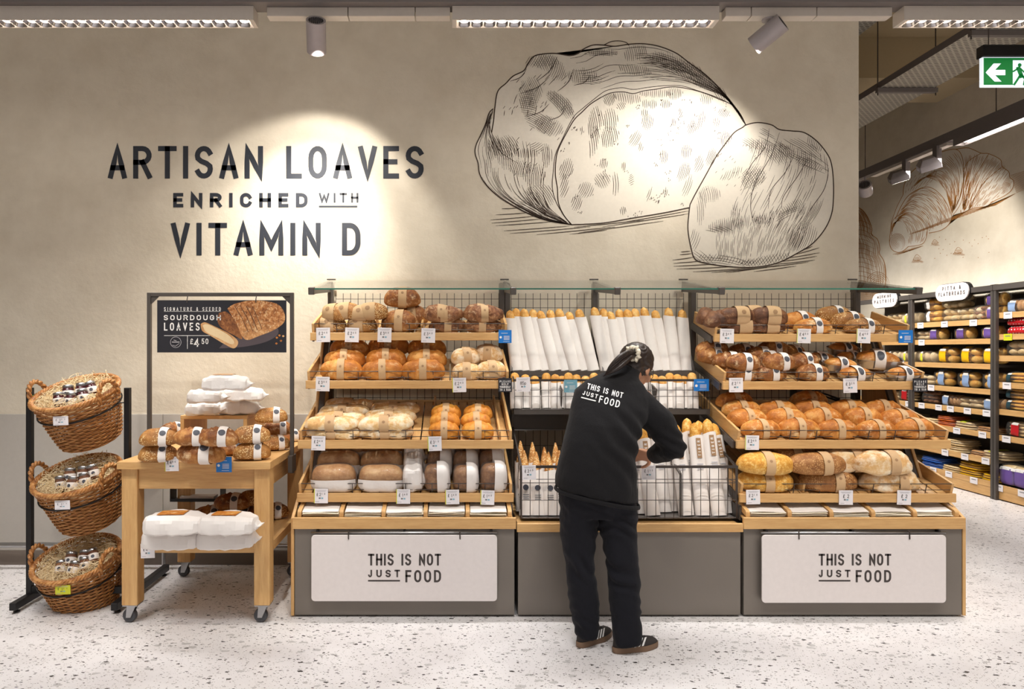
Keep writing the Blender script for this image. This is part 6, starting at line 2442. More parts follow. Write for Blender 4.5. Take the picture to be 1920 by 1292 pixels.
def flat_pack(name, cat, L, D, H, mat, label, seed, layers=3):
    t = thing(name, 'x', cat, (0, 0, 0))
    for k in range(layers):
        S = pillow(L * (1 - .04 * k), D * (1 - .03 * k), H / layers, seed + k, 2.6, .006)
        mb = surf_mesh(S, nu=12, nt=14)
        mb.v = [(x, y, z + k * H / layers * .95) for x, y, z in mb.v]
        mb.build('layer', mat, t, smooth=True, local=True, dedupe=True)
    S = pillow(L, D, H * 1.06, seed, 2.8, .006)
    surf_mesh(S, nu=12, nt=14).build('wrapper', M['film'], t, smooth=True, local=True, dedupe=True)
    if label:
        surf_mesh(S, -.25, .25, 4, 6, R(70), R(150), .004, False, True).build('printed_label', label, t, smooth=True, local=True)
    return Proto(t, H, GP)


pk_rolls = pack('bag_of_rolls', 'bread rolls', .30, .22, .17, (3, 2), A_pale, None, seed=3)
pk_brown = pack('bag_of_brown_rolls', 'bread rolls', .24, .22, .17, (3, 3), M['b_fruit'], None, seed=4)
pk_cake = pack('tray_of_brioche', 'brioche', .22, .20, .16, (2, 2), A_gold, WHT, (-.3, .1), seed=5)
pk_purp = pack('pastry_pouch', 'pastries', .22, .15, .15, (3, 1), A_gold, PURP, seed=6)
pk_yel = pack('croissant_pouch', 'pastries', .24, .15, .19, (2, 2), A_gold, YEL, (-.55, .2), YEL, seed=7)
pk_blu = pack('croissant_pouch', 'pastries', .24, .15, .19, (2, 2), A_gold, BLU, (-.2, .45), BLU, seed=8)
pk_purpstack = pack('bagel_pack', 'bagels', .20, .16, .23, (1, 5), A_pale, PURP, (-.9, .9), None, seed=9)
pk_loaf = pack('sliced_loaf_bag', 'bread', .26, .16, .14, (5, 1), M['b_brown'], BLU, (-.6, .0), seed=10)
pk_pale = pack('pale_roll_bag', 'bread rolls', .24, .18, .13, (2, 2), M['crumb'], None, seed=11)
pk_hot = pack('finger_roll_pack', 'bread rolls', .28, .20, .12, (1, 3), A_gold, TEAL, (-.75, -.35), seed=12)
pk_red = pack('crumpet_pack', 'crumpets', .28, .16, .17, (1, 4), A_pale, RED, (-.3, .25), seed=13)
pk_white = pack('wrapped_sandwich_bread', 'bread', .30, .2, .15, (3, 1), M['crumb'], GRN, (-.2, 0), seed=14)
fl_or = flat_pack('flatbread_pack', 'flatbread', .26, .26, .06, cm_('orange', (226, 112, 34)), None, 15)
fl_wh = flat_pack('flatbread_pack', 'flatbread', .28, .28, .085, M['crumb'], GRN, 17)
fl_br = flat_pack('tortilla_pack', 'flatbread', .28, .28, .06, M['b_brown'], None, 19)
fl_pa = flat_pack('pitta_pack', 'flatbread', .26, .26, .07, A_pale, None, 21)
fl_bl = flat_pack('blue_flatbread_pack', 'flatbread', .34, .26, .06, BLUE2, None, 23)
fl_ye = flat_pack('yellow_flatbread_pack', 'flatbread', .28, .26, .075, YEL, None, 25)
# red bag with white spots
t = thing('spotted_red_bag', 'x', 'bread', (0, 0, 0))
S = pillow(.30, .2, .09, 5)
surf_mesh(S, nu=14, nt=16).build('wrapper', RED, t, smooth=True, local=True, dedupe=True)
for i in range(9):
    for j, tt in enumerate((110, 140, 170, 200)):
        patch_mesh(S, -.8 + .2 * i + (.1 if j % 2 else 0), R(tt), .045, .11, .002, 8).build('white_spot', WHT, t, local=True, recalc=False)
pk_spot = Proto(t, .09, GP)

RYAW = basis((0, 0, 1), -90)


def shelf_put(pr, z, px, label, Yover=None, lift=0, sc=1, depth=.0):
    Y = Yover if Yover else (SF + .03) * FPX / (px - CX)
    D = {True: .1}.get(False, .1)
    w = pr.depth / 2 * (sc if isinstance(sc, (int, float)) else sc[1])
    return pr.place(Vector((SF + .022 + w + depth, Y, z - .0035 + lift)), RYAW, label, sc)


for pr, d in ((pk_rolls, .22), (pk_brown, .22), (pk_cake, .2), (pk_purp, .15), (pk_yel, .15), (pk_blu, .15), (pk_purpstack, .16), (pk_loaf, .16), (pk_pale, .18), (pk_hot, .2), (pk_red, .16), (pk_white, .2), (fl_or, .26), (fl_wh, .28), (fl_br, .28), (fl_pa, .26), (fl_bl, .26), (fl_ye, .26), (pk_spot, .2)):
    pr.depth = d + .012
PL = {0: 'top', 1: 'second', 2: 'third', 3: 'fourth', 4: 'fifth', 5: 'sixth', 6: 'seventh', 7: 'base'}


def shelf_row(bay, idx, items):
    z = BAYS[bay][2][idx]
    cnt = {}
    for pr, desc, px, lift in items:
        cnt.setdefault(desc, []).append(px)
    for pr, desc, px, lift in items:
        same = sorted(set(cnt[desc]))
        o = ', ' + ORD[same.index(px)] if len(same) > 1 else ''
        lv = ', upper' if lift and any(p2 == px and l2 == 0 and d2 == desc for _, d2, p2, l2 in items) else ''
        shelf_put(pr, z, px, '%s on %s shelf of the %s aisle bay%s%s' % (desc, PL[idx] if not (bay == 'near' and idx == 6) else 'base', bay, o, lv), None, lift, (1.14, 1, 1.0))


shelf_row('middle', 0, [(pk_cake, 'brioche tray in clear bag', 1742, 0), (pk_cake, 'brioche tray in clear bag', 1742, .145), (pk_rolls, 'clear bag of pale rolls', 1780, 0), (pk_rolls, 'clear bag of pale rolls', 1780, .15), (pk_rolls, 'clear bag of pale rolls', 1814, 0), (pk_brown, 'bag of small brown rolls', 1836, .0), (pk_purp, 'purple labelled pastry pack', 1858, 0), (pk_purp, 'purple labelled pastry pack', 1858, .14)])
shelf_row('middle', 1, [(pk_pale, 'bag of pale rolls', 1726, 0), (pk_purp, 'purple labelled pastry pouch', 1750, 0), (pk_purp, 'purple labelled pastry pouch', 1800, 0), (pk_purp, 'purple labelled pastry pouch', 1852, 0)])
shelf_row('middle', 2, [(pk_white, 'lime labelled bread', 1730, 0), (pk_yel, 'croissant pouch, yellow labels,', 1770, 0), (pk_yel, 'croissant pouch, yellow labels,', 1813, 0), (pk_yel, 'croissant pouch, yellow labels,', 1856, 0)])
shelf_row('middle', 3, [(pk_pale, 'bag of pale rolls', 1730, 0), (pk_blu, 'croissant pouch, pale blue labels,', 1762, 0), (pk_blu, 'croissant pouch, pale blue labels,', 1808, 0), (pk_blu, 'croissant pouch, pale blue labels,', 1856, 0)])
shelf_row('middle', 4, [(pk_brown, 'bag of small brown rolls', 1738, 0), (pk_loaf, 'blue printed sliced loaf', 1778, 0), (pk_pale, 'bag of pale rolls', 1808, 0), (pk_pale, 'bag of pale rolls', 1833, 0), (pk_loaf, 'blue printed sliced loaf', 1858, 0)])
shelf_row('middle', 5, [(fl_pa, 'flat pitta pack', 1738, 0), (fl_or, 'orange flatbread pack', 1768, 0), (fl_wh, 'white flatbread pack', 1803, 0), (fl_br, 'brown tortilla pack', 1845, 0), (fl_or, 'orange flatbread pack', 1768, .06)])
shelf_row('middle', 6, [(fl_br, 'brown tortilla pack', 1742, 0), (fl_pa, 'flat pitta pack', 1785, 0), (fl_pa, 'flat pitta pack', 1785, .07), (fl_br, 'brown tortilla pack', 1832, 0), (fl_wh, 'white flatbread pack', 1856, 0)])
shelf_row('middle', 7, [(fl_bl, 'blue flatbread pack', 1742, 0), (fl_bl, 'blue flatbread pack', 1742, .06), (fl_pa, 'flat pitta pack', 1778, 0), (fl_ye, 'yellow flatbread pack', 1812, 0), (fl_ye, 'yellow flatbread pack', 1812, .075), (fl_ye, 'yellow flatbread pack', 1856, 0)])
shelf_row('near', 0, [(pk_loaf, 'blue printed sliced loaf', 1904, 0), (pk_loaf, 'blue printed sliced loaf', 1958, 0), (pk_rolls, 'clear bag of pale rolls', 2010, 0)])
shelf_row('near', 1, [(pk_spot, 'red bag with white spots', 1908, 0), (pk_spot, 'red bag with white spots', 1908, .09), (pk_spot, 'red bag with white spots', 1975, 0)])
shelf_row('near', 2, [(pk_rolls, 'clear bag of pale rolls', 1906, 0), (pk_rolls, 'clear bag of pale rolls', 1972, 0)])
shelf_row('near', 3, [(pk_hot, 'finger roll pack', 1904, 0), (pk_hot, 'finger roll pack', 1968, 0)])
shelf_row('near', 4, [(pk_hot, 'finger roll pack', 1904, 0), (pk_hot, 'finger roll pack', 1904, .115), (pk_hot, 'finger roll pack', 1970, 0)])
shelf_row('near', 5, [(pk_red, 'red labelled crumpet pack', 1904, 0), (pk_red, 'red labelled crumpet pack', 1968, 0)])
shelf_row('near', 6, [(pk_purpstack, 'purple printed bagel pack', 1886, 0), (pk_purpstack, 'purple printed bagel pack', 1912, 0), (pk_purpstack, 'purple printed bagel pack', 1944, 0), (pk_purpstack, 'purple printed bagel pack', 1978, 0)])
shelf_row('far', 0, [(pk_pale, 'bag of pale rolls', 1642, 0), (pk_rolls, 'clear bag of pale rolls', 1672, 0), (pk_white, 'lime labelled bread', 1700, 0)])
shelf_row('far', 1, [(pk_pale, 'bag of pale rolls', 1640, 0), (pk_cake, 'brioche tray in clear bag', 1668, 0), (pk_pale, 'bag of pale rolls', 1694, 0)])
shelf_row('far', 2, [(pk_white, 'lime labelled bread', 1642, 0), (pk_white, 'lime labelled bread', 1670, 0), (pk_white, 'lime labelled bread', 1698, 0)])
shelf_row('far', 3, [(pk_brown, 'bag of small brown rolls', 1640, 0), (pk_loaf, 'blue printed sliced loaf', 1668, 0), (pk_brown, 'bag of small brown rolls', 1696, 0)])
shelf_row('far', 4, [(pk_loaf, 'blue printed sliced loaf', 1642, 0), (pk_pale, 'bag of pale rolls', 1668, 0), (pk_red, 'red labelled crumpet pack', 1696, 0)])
shelf_row('far', 5, [(fl_pa, 'flat pitta pack', 1664, 0), (fl_wh, 'white flatbread pack', 1694, 0)])
shelf_row('far', 6, [(pk_pale, 'bag of pale rolls', 1668, 0), (pk_brown, 'bag of small brown rolls', 1696, 0)])
shelf_row('far', 7, [(fl_ye, 'yellow flatbread pack', 1668, 0), (fl_pa, 'flat pitta pack', 1698, 0)])

# shelf edge tickets
TKP = None
for bay, idx, pxs in (('middle', 0, (1726, 1771, 1825)), ('middle', 1, (1728,)), ('middle', 3, (1746,)), ('middle', 4, (1728, 1760, 1782, 1814, 1850)), ('middle', 5, (1755, 1794, 1842)), ('middle', 6, (1772, 1809, 1848)), ('middle', 7, (1750, 1779, 1826)), ('near', 0, (1890,)), ('near', 1, (1890,)), ('near', 3, (1888,)), ('near', 5, (1887,)), ('near', 6, (1873, 1917)), ('far', 0, (1692,)), ('far', 2, (1690,)), ('far', 4, (1680, 1703))):
    z = BAYS[bay][2][idx] - .022
    for k, px in enumerate(pxs):
        Y = (SF - .006) * FPX / (px - CX)
        t = thing('shelf_ticket', 'x', 'price tag', (SF - .006, Y, z), 'tickets on the aisle shelf edges')
        if TKP is None:
            a = MB().box(-.0022, -.0006, -.05, .05, -.036, .03).build('card', M['tagwhite'], t, local=True)
            print_on('small_print', [[(0, 0)]][:0] + rect_quad(-.03, .03, .004, .012), lambda u, v: (-.0026, -u, v), M['grey'], t).location = (SF - .006 - t.location.x, 0, 0)
            # print was built in local coordinates
            ch = t.children[-1]
            for v in ch.data.vertices:
                v.co = v.co + world_loc(t)
            TKP = t
        else:
            for chd in TKP.children:
                c2 = chd.copy()
                COL.objects.link(c2)
                c2.parent = t
        nm = 'lime ticket' if (bay, idx) == ('near', 1) else 'white ticket'
        if nm == 'lime ticket':
            t.children[0].data = t.children[0].data.copy()
            t.children[0].data.materials[0] = M['tagyellow']
        t['label'] = '%s on %s shelf edge of the %s aisle bay%s' % (nm, 'base' if (bay == 'near' and idx == 6) else PL[idx], bay, ', ' + ORD[k] if len(pxs) > 1 else '')

# pill shaped category signs on the top bar
for px0, px1, ytop, words, lab in ((1756, 1818, 532, ('PITTA &', 'FLATBREADS'), 'white pill sign PITTA AND FLATBREADS on the shelving top bar'), (1637, 1683, 549, ('MORNING', 'PASTRIES'), 'white pill sign MORNING PASTRIES on the shelving top bar')):
    Xs = SF - .05
    ya, yb = Xs * FPX / (px0 - CX), Xs * FPX / (px1 - CX)
    zt_ = HC + (CY - ytop) * ((ya + yb) / 2) / FPX
    zb_2 = zt_ - .185
    hh = (zt_ - zb_2) / 2
    w = ya - yb
    poly = []
    for cyy, a0 in ((yb + hh, -90 - 180), (ya - hh, -90)):
        poly += [(cyy + hh * math.cos(R(a0 + 180 * k / 8)), zt_ - hh + hh * math.sin(R(a0 + 180 * k / 8))) for k in range(9)]
    t = thing('category_sign', lab, 'sign', (Xs, (ya + yb) / 2, zb_2), 'pill signs above the aisle shelves')
    MB().prism(poly, Xs - .012, Xs, 'x').build('face', M['white'], t)
    MB().prism([((u - (ya + yb) / 2) * 1.03 + (ya + yb) / 2, (v - zt_ + hh) * 1.06 + zt_ - hh) for u, v in poly], Xs + .0005, Xs + .04, 'x').build('backing', M['black'], t)
    for i, s in enumerate(words):
        for qs in text_glyphs(s, -w * (.28 if i == 0 else .40), w * (.28 if i == 0 else .40), (.025 if i == 0 else -.035), .042, .007, .55):
            quads_mesh(qs, lambda u, v: (Xs - .014, (ya + yb) / 2 - u, zt_ - hh + v)).build('letter', M['ink'], t, recalc=False)

# ------------------------------------------------------------------ the person


def remesh(mb, voxel, smooth_it=4, disp=None):
    """fuse overlapping closed shapes into one continuous skin"""
    me = bpy.data.meshes.new('tmp')
    me.from_pydata(mb.v, [], mb.f)
    bm = bmesh.new()
    bm.from_mesh(me)
    bmesh.ops.recalc_face_normals(bm, faces=bm.faces[:])
    bm.to_mesh(me)
    bm.free()
    o = bpy.data.objects.new('tmp', me)
    COL.objects.link(o)
    m = o.modifiers.new('r', 'REMESH')
    m.mode = 'VOXEL'
    m.voxel_size = voxel
    s = o.modifiers.new('s', 'SMOOTH')
    s.iterations = smooth_it
    s.factor = .5
    dg = bpy.context.evaluated_depsgraph_get()
    dg.update()
    out = bpy.data.meshes.new_from_object(o.evaluated_get(dg))
    bpy.data.objects.remove(o)
    if disp:
        out.update()
        nr = [v.normal.copy() for v in out.vertices]
        for v, n in zip(out.vertices, nr):
            v.co = v.co + n * disp(v.co, n)
    out.polygons.foreach_set('use_smooth', [True] * len(out.polygons))
    return out


def mesh_part(name, me, mat, parent):
    off = world_loc(parent)
    for v in me.vertices:
        v.co = v.co - off
    me.materials.clear()
    me.materials.append(mat)
    me.name = name
    o = bpy.data.objects.new(name, me)
    COL.objects.link(o)
    o.parent = parent
    return o


def limb(mb, pts, rad, n=14):
    """closed tapering tube with rounded ends"""
    P = [Vector(p) for p in pts]
    Q, Rr = [], []
    for i in range(len(P) - 1):
        for k in range(4):
            t = k / 4
            Q.append(P[i].lerp(P[i + 1], t))
            Rr.append(rad[i] + (rad[i + 1] - rad[i]) * t)
    Q.append(P[-1])
    Rr.append(rad[-1])
    mb.tube(Q, Rr, n)
    mb.sphere(P[0], rad[0], n=n, m=8)
    mb.sphere(P[-1], rad[-1], n=n, m=8)
    for p, r in list(zip(P, rad))[1:-1]:
        mb.sphere(p, r, n=n, m=8)


def ell(c, hw, hd, yaw=0, roll=0, n=28, e=2.3):
    out = []
    for j in range(n):
        a = 2 * PI * j / n
        x = hw * math.copysign(abs(math.cos(a)) ** (2 / e), math.cos(a))
        y = hd * math.copysign(abs(math.sin(a)) ** (2 / e), math.sin(a))
        v = Vector((x, y, 0))
        v.rotate(Euler((0, R(roll), R(yaw))))
        out.append(Vector(c) + v)
    return out


per = thing('person', 'person in black fleece and dark trousers bending over baguette basket', 'person', (.78, 3.40, 0))
hipL, hipR = Vector((.665, 3.43, .80)), Vector((.835, 3.41, .79))
kneeL, kneeR = Vector((.662, 3.44, .42)), Vector((.868, 3.40, .42))
ankL, ankR = Vector((.690, 3.425, .085)), Vector((.868, 3.345, .085))
shL, shR = Vector((.735, 3.57, 1.265)), Vector((1.025, 3.56, 1.245))
elR, wrR = Vector((1.165, 3.52, 1.000)), Vector((1.120, 3.715, .925))
elL, wrL = Vector((.735, 3.70, 1.06)), Vector((.90, 3.80, .98))
pelvis, waist, chest, neckb = Vector((.748, 3.42, .80)), Vector((.760, 3.44, .98)), Vector((.835, 3.52, 1.18)), Vector((.925, 3.60, 1.325))
headc = Vector((1.022, 3.690, 1.412))
fdir = Vector((.50, .62, -.60)).normalized()          # where the face points
side = fdir.cross(Vector((0, 0, 1))).normalized()     # the person's right
upv = side.cross(fdir).normalized()
HM = Matrix((side, fdir, upv)).transposed()           # head frame: x right, y forward, z up

# body: one continuous skin from head to ankles
mb = MB()
mb.rings([ell(pelvis - Vector((0, 0, .10)), .13, .09), ell(pelvis, .155, .105), ell(waist, .125, .090), ell(chest, .150, .095), ell((shL + shR) / 2 + Vector((0, .01, .0)), .140, .075, roll=6), ell(neckb, .06, .055)])
limb(mb, [neckb - Vector((.02, .02, .03)), headc - HM @ Vector((0, .035, .05))], [.058, .054])
limb(mb, [hipL, kneeL, ankL], [.078, .052, .036])
limb(mb, [hipR, kneeR, ankR], [.078, .052, .036])
for a, b, c in ((shL, elL, wrL), (shR, elR, wrR)):
    limb(mb, [a, b, c], [.052, .040, .028])
for ank, d in ((ankL, Vector((.75, .66, 0))), (ankR, Vector((.93, .36, 0)))):
    limb(mb, [ank - d * .01 - Vector((0, 0, .030)), ank + d * .10 - Vector((0, 0, .046))], [.030, .018])


def H(x, y, z):
    return headc + HM @ Vector((x, y, z))


mb.sphere(H(0, -.012, .018), .074, .094, .092, 22, 16, HM)
mb.sphere(H(0, .030, -.045), .055, .058, .066, 18, 12, HM)
mb.sphere(H(0, .068, -.092), .024, .020, .018, 12, 8, HM)
mb.sphere(H(0, .094, -.022), .012, .018, .016, 12, 8, HM)
mb.tube([H(0, .082, .018), H(0, .100, -.022)], [.008, .012], 8)
for sx in (-1, 1):
    mb.sphere(H(sx * .045, .062, -.03), .024, .024, .024, 12, 8, HM)
    mb.sphere(H(sx * .073, -.008, -.022), .010, .020, .032, 12, 10, HM)
    mb.sphere(H(sx * .030, .078, .018), .015, .012, .012, 10, 8, HM)
mb.sphere(H(0, .086, -.056), .022, .009, .006, 12, 8, HM)
mb.sphere(H(0, .083, -.067), .020, .009, .006, 12, 8, HM)


def hand(mb, w, fwd, palm, sgn, curl):
    """palm with four fingers of different lengths and a thumb from the side"""
    f = fwd.normalized()
    n = (palm - f * palm.dot(f)).normalized()      # the way the palm faces
    s = f.cross(n) * sgn                           # towards the thumb
    mb.rings([[w + f * d + s * (a * x) + n * (b * y) for x, y in ((1, .6), (.5, 1), (-.5, 1), (-1, .6), (-1, -.6), (-.5, -1), (.5, -1), (1, -.6))] for d, a, b in ((-.012, .026, .018), (.02, .034, .016), (.055, .040, .014), (.086, .038, .012))])
    for k, (off, L) in enumerate(((.028, .070), (.010, .078), (-.009, .073), (-.027, .058))):
        p = w + f * .080 + s * off
        d = f.copy()
        pts, rr = [p - f * .012], [.0092]
        for j, (fr, rad) in enumerate(((.45, .0088), (.30, .0080), (.25, .0070))):
            ang = R(curl * (.7 + .5 * j))
            d = (d * math.cos(ang) + n * math.sin(ang)).normalized()
            n2 = n
            p = p + d * L * fr
            pts.append(p)
            rr.append(rad)
        limb(mb, pts, rr, 10)
    t0 = w + f * .022 + s * .026
    d1 = (f * .55 + s * .75 + n * .25).normalized()
    t1 = t0 + d1 * .036
    t2 = t1 + (f * .8 + s * .3 + n * .45).normalized() * .030
    t3 = t2 + (f * .85 + n * .5).normalized() * .022
    limb(mb, [t0, t1, t2, t3], [.013, .0105, .0095, .008], 10)


hand(mb, wrR + Vector((-.012, .012, -.004)), Vector((-.30, .85, -.10)), Vector((-.75, -.1, -.45)), -1, 20)
hand(mb, wrL + Vector((.012, .012, -.004)), Vector((.45, .75, -.25)), Vector((.5, .1, -.6)), 1, 22)
mesh_part('body', remesh(mb, .0048, 3), M['skin'], per)

# trousers
mb = MB()
q = 2.736e-3


def leg_rings(rows):
    mb.rings([ell((x, y, z), hw, hd, n=24) for x, y, z, hw, hd in rows])


mb.rings([ell((.748, 3.43, .90), .185, .125), ell((.748, 3.42, .80), .200, .135), ell((.748, 3.42, .72), .198, .135), ell((.750, 3.42, .665), .17, .115)])
leg_rings([(.665, 3.43, .80, .092, .115), (.655, 3.43, .70, .098, .115), (.652, 3.435, .60, .096, .105), (.655, 3.44, .50, .084, .092), (.660, 3.44, .42, .074, .084), (.664, 3.43, .34, .074, .080), (.678, 3.43, .22, .078, .080), (.690, 3.425, .12, .070, .078), (.695, 3.425, .058, .060, .080), (.697, 3.425, .045, .056, .076)])
leg_rings([(.838, 3.41, .80, .092, .115), (.845, 3.41, .70, .096, .115), (.850, 3.41, .60, .092, .105), (.860, 3.405, .50, .082, .092), (.868, 3.40, .42, .077, .084), (.872, 3.385, .34, .077, .080), (.872, 3.37, .22, .076, .080), (.874, 3.355, .12, .070, .078), (.878, 3.350, .055, .066, .082), (.878, 3.350, .040, .062, .078)])


def tfold(co, n):
    d = .008 * noise.noise(Vector((co.x * 9, co.y * 9, co.z * 5)))
    for z0, amp in ((.40, .016), (.10, .018), (.66, .012)):
        w = math.exp(-((co.z - z0) / .10) ** 2)
        d += amp * w * math.sin(co.z * 85 + co.x * 46 + 9 * noise.noise(co * 5)) * (.3 + noise.noise(co * 7))
    return d


trs = mesh_part('trousers', remesh(mb, .0075, 5, tfold), M['trousers'], per)

# fleece jacket
mb = MB()
secs = []
for px0, px1, py, Y, hd, roll in ((1041, 1197, 926, 3.42, .158, 11), (1042, 1196, 905, 3.42, .158, 10), (1049, 1192, 868, 3.43, .150, 8), (1057, 1193, 830, 3.45, .146, 7), (1066, 1204, 795, 3.48, .142, 6), (1071, 1215, 763, 3.52, .135, 6), (1078, 1217, 738, 3.55, .118, 6), (1100, 1206, 718, 3.57, .095, 5)):
    s = Y / FPX
    c = at((px0 + px1) / 2, py, Y)
    secs.append(ell(c, (px1 - px0) / 2 * s, hd, roll=roll, n=36, e=2.4))
secs.append(ell(at(1162, 706, 3.60), .105, .080, roll=10, n=36))
secs.append(ell(at(1172, 698, 3.62), .074, .072, roll=18, n=36))
mb.rings(secs)
# collar
mb.rings([ell(at(1168, 708, 3.60), .080, .075, roll=16, n=24), ell(at(1176, 694, 3.625), .069, .069, roll=20, n=24), ell(at(1180, 688, 3.635), .066, .066, roll=22, n=24)])
limb(mb, [shR + Vector((-.03, 0, -.03)), shR.lerp(elR, .5) + Vector((.004, -.01, 0)), elR, wrR + Vector((.004, -.03, .006))], [.092, .082, .070, .050], 18)
limb(mb, [shL + Vector((.03, 0, -.03)), shL.lerp(elL, .5), elL, wrL], [.088, .074, .062, .046], 18)


def jfold(co, n):
    p = Vector(co)
    d = .006 * noise.noise(p * 7)
    # slanting drag folds from the right armpit down to the left hip, and sleeve rolls at the elbow
    u = (p.x - .75) * .75 + (p.z - .95) * .65
    w = math.exp(-((p.x - .90) / .13) ** 2 - ((p.z - 1.02) / .15) ** 2)
    d += .010 * w * math.sin(u * 80 + 2.5 * noise.noise(p * 5))
    we = math.exp(-((p - elR).length / .10) ** 2)
    d += .008 * we * math.sin(p.z * 110 + p.x * 60 + 2 * noise.noise(p * 8))
    wh = math.exp(-((p.z - .80) / .06) ** 2)
    d += .004 * wh * math.sin(p.x * 46 + 2 * noise.noise(p * 6))
    return d


jm = remesh(mb, .0075, 5, jfold)
bv = BVHTree.FromPolygons([v.co.copy() for v in jm.vertices], [tuple(p.vertices) for p in jm.polygons])
jk = mesh_part('fleece_jacket', jm, M['jacket'], per)
# hem welt
c = at(1119, 931, 3.42)
hem = []
for k in range(48):
    a = 2 * PI * k / 48
    hem.append(ell(c, .2165, .161, roll=11.5, n=48, e=2.4)[k])
MB().tube(hem, [(.003, .010)] * 48, 8, closed=True).build('hem', M['jacket'], jk, smooth=True)


# slogan on the back of the jacket, laid on the cloth
TS, TO = 4.036, (1020, 630)


def cloth(px, py, off=.0022):
    o = Vector((0, 0, HC))
    d = ray(px, py).normalized()
    hit, nr, i, ds = bv.ray_cast(o, d)
    if hit is None:
        return tuple(at(px, py, 3.4))
    return tuple(hit - d * off)


def slogan(s, origin, dirv, upd, length, h, t, gw):
    o, a, b = Vector(origin), Vector(dirv).normalized(), Vector(upd).normalized()
    for qs in text_glyphs(s, 0, length, 0, h, t, gw, .6):
        m = MB()
        for qd in qs:
            m.add([cloth(TO[0] + (o + a * p[0] + b * p[1]).x / TS, TO[1] + (o + a * p[0] + b * p[1]).y / TS) for p in qd], [(0, 1, 2, 3)])
        m.build('slogan_letter', M['wht'], jk, recalc=False)


sd, su = (273, 74), (.24, -.97)
slogan('THIS IS NOT', (322, 398), sd, su, 280, 43, 7, .54)
slogan('JUST', (290, 444), sd, su, 118, 32, 6, .72)
slogan('FOOD', (412, 502), sd, su, 160, 54, 8, .58)
m = MB()
for k in range(10):
    a0, a1 = Vector((281, 464)).lerp(Vector((392, 492)), k / 10), Vector((281, 464)).lerp(Vector((392, 492)), (k + 1) / 10)
    m.add([cloth(TO[0] + p.x / TS, TO[1] + p.y / TS) for p in (a0 + Vector((1, -4)), a0 + Vector((-1, 4)), a1 + Vector((-1, 4)), a1 + Vector((1, -4)))], [(0, 1, 2, 3)])
m.build('slogan_underline', M['wht'], jk, recalc=False)

# hair: cap over the skull, gathered into a tied ponytail
mb = MB()
mb.sphere(H(0, -.026, .030), .094, .106, .101, 24, 18, HM)
mb.sphere(H(0, -.066, -.020), .074, .066, .072, 20, 14, HM)
for sx in (-1, 1):
    mb.sphere(H(sx * .058, -.024, .0), .026, .052, .045, 14, 10, HM)
tie = at(1187, 663, 3.575)
limb(mb, [H(0, -.08, .04), tie + Vector((.004, .01, 0))], [.052, .030], 14)
hm_ = remesh(mb, .006, 6, lambda co, n: .0018 * math.sin(60 * noise.noise(co * 7)))
mesh_part('hair', hm_, M['hair'], per)
pp = [tie, at(1176, 664, 3.535), at(1163, 673, 3.515), at(1153, 683, 3.508), at(1144, 692, 3.505), at(1137, 700, 3.51), at(1131, 706, 3.515)]
axd0 = (pp[-1] - pp[0]).normalized()
e1 = axd0.orthogonal().normalized()
e2 = axd0.cross(e1)
tail = None
rgp = random.Random(4)
for lk in range(15):
    # each lock of the tail runs from the tie to its own tip
    a0, rr0 = rgp.uniform(0, 2 * PI), math.sqrt(rgp.random())
    pts, rad_ = [], []
    ln_ = rgp.uniform(.82, 1.0)
    for i in range(25):
        f = i / 24 * ln_
        x = f * (len(pp) - 1)
        i0 = min(int(x), len(pp) - 2)
        c = pp[i0].lerp(pp[i0 + 1], x - i0)
        w = (.014 + .020 * math.sin(PI * min(1, f * 1.15)) ** .8) * (1 - .75 * f ** 3)
        pts.append(c + (e1 * math.cos(a0 + f * .6) + e2 * math.sin(a0 + f * .6)) * rr0 * w)
        rad_.append((.0105 + .004 * math.sin(PI * f)) * max(.10, 1 - (i / 24) ** 2.5))
    o_ = MB().tube(pts, rad_, 8).build('ponytail' if tail is None else 'hair_lock', M['hair'], per if tail is None else tail, smooth=True)
    tail = tail or o_
sc = MB()
axd = (pp[1] - pp[0]).normalized()
s1 = axd.orthogonal().normalized()
s2 = axd.cross(s1)
ringp = []
for k in range(36):
    a = 2 * PI * k / 36
    rr = .034 + .006 * math.sin(a * 9)
    ringp.append(tie + (s1 * math.cos(a) + s2 * math.sin(a)) * rr)
sc.tube(ringp, [.011 + .004 * math.sin(k * 2.3) for k in range(36)], 8, closed=True)
sc.build('hair_tie', M['cream'], per, smooth=True)

# spectacles
gl = MB()
for sx in (-1, 1):
    ctr = H(sx * .033, .104, .012)
    gl.tube([ctr + HM @ Vector((.025 * math.cos(a), 0, .020 * math.sin(a))) for a in [2 * PI * i / 20 for i in range(20)]], .0018, 6, closed=True)
    gl.tube([H(sx * .058, .102, .016), H(sx * .078, .050, .014), H(sx * .081, -.004, .006), H(sx * .080, -.016, -.008)], .0018, 6)
gl.tube([H(-.009, .106, .014), H(.009, .106, .014)], .0018, 6)
gl.build('spectacles', M['black'], per, smooth=True)

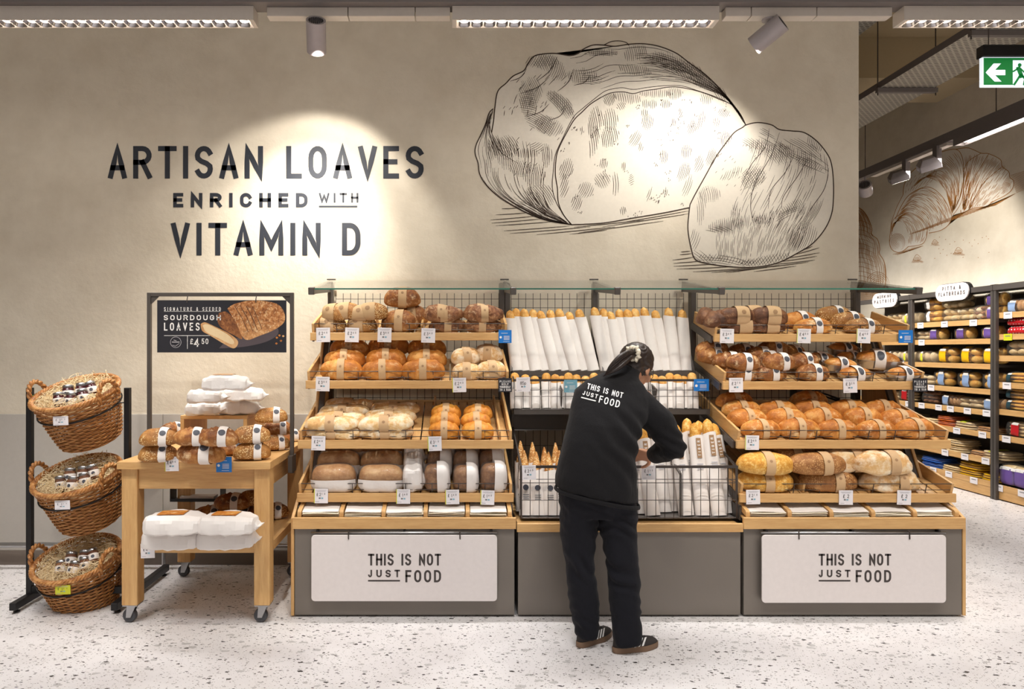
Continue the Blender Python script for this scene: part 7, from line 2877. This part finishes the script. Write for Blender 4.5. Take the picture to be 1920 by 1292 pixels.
# trainers
for ank, d in ((Vector((.672, 3.405, 0)), Vector((.76, .65, 0))), (Vector((.845, 3.335, 0)), Vector((.93, .36, 0)))):
    d.normalize()
    s = Vector((d.y, -d.x, 0))

    def foot(u, v, z):
        return ank + d * u + s * v + Vector((0, 0, z))

    def outline(k, z, grow=0):
        out = []
        for j in range(28):
            a = 2 * PI * j / 28
            u = .085 + (.132 + grow) * math.cos(a)
            wv = (.047 if math.cos(a) > .1 else .039) + grow
            out.append(foot(.085 + (u - .085) * k, wv * k * math.copysign(abs(math.sin(a)) ** .8, math.sin(a)) + (.006 if math.cos(a) > 0 else 0), z))
        return out
    sole = MB().rings([outline(.97, .001), outline(1.0, .006), outline(1.0, .026), outline(.985, .030)])
    # upper: low toe rising to the ankle collar
    rg = []
    for i in range(9):
        f = i / 8
        ring = []
        for p0_ in outline(.97 - .10 * f, 0):
            loc = p0_ - ank
            u, v = loc.dot(d), loc.dot(s)
            top = .052 + .050 * max(0, min(1, (.13 - u) / .12))
            zz = .030 + (top - .030) * math.sin(f * PI / 2)
            kk = 1 - .55 * f ** 3
            if u > .10:
                u = .10 + (u - .10) * (1 - .35 * f ** 2)
            ring.append(foot(u, v * kk, zz))
        rg.append(ring)
    sh = MB().rings(rg).build('shoe', M['shoe'], per, smooth=True)
    sole.build('sole', M['sole'], sh, smooth=True, angle=40)
    for k in range(3):
        st = MB()
        for i in range(5):
            f = i / 4
            u = .045 + .022 * k + .026 * f
            z = .034 + .036 * f
            v = .0505 - .010 * f
            st.v.append(tuple(foot(u, v, z)))
            st.v.append(tuple(foot(u + .012, v, z)))
        st.f = [(2 * i, 2 * i + 1, 2 * i + 3, 2 * i + 2) for i in range(4)]
        st.build('stripe', M['wht'], sh, recalc=False)
        lc = MB().tube([foot(.105 + .018 * k, -.018, .062 - .006 * k), foot(.107 + .018 * k, 0, .072 - .007 * k), foot(.105 + .018 * k, .018, .062 - .006 * k)], .003, 6)
        lc.build('lace', M['black'], sh)
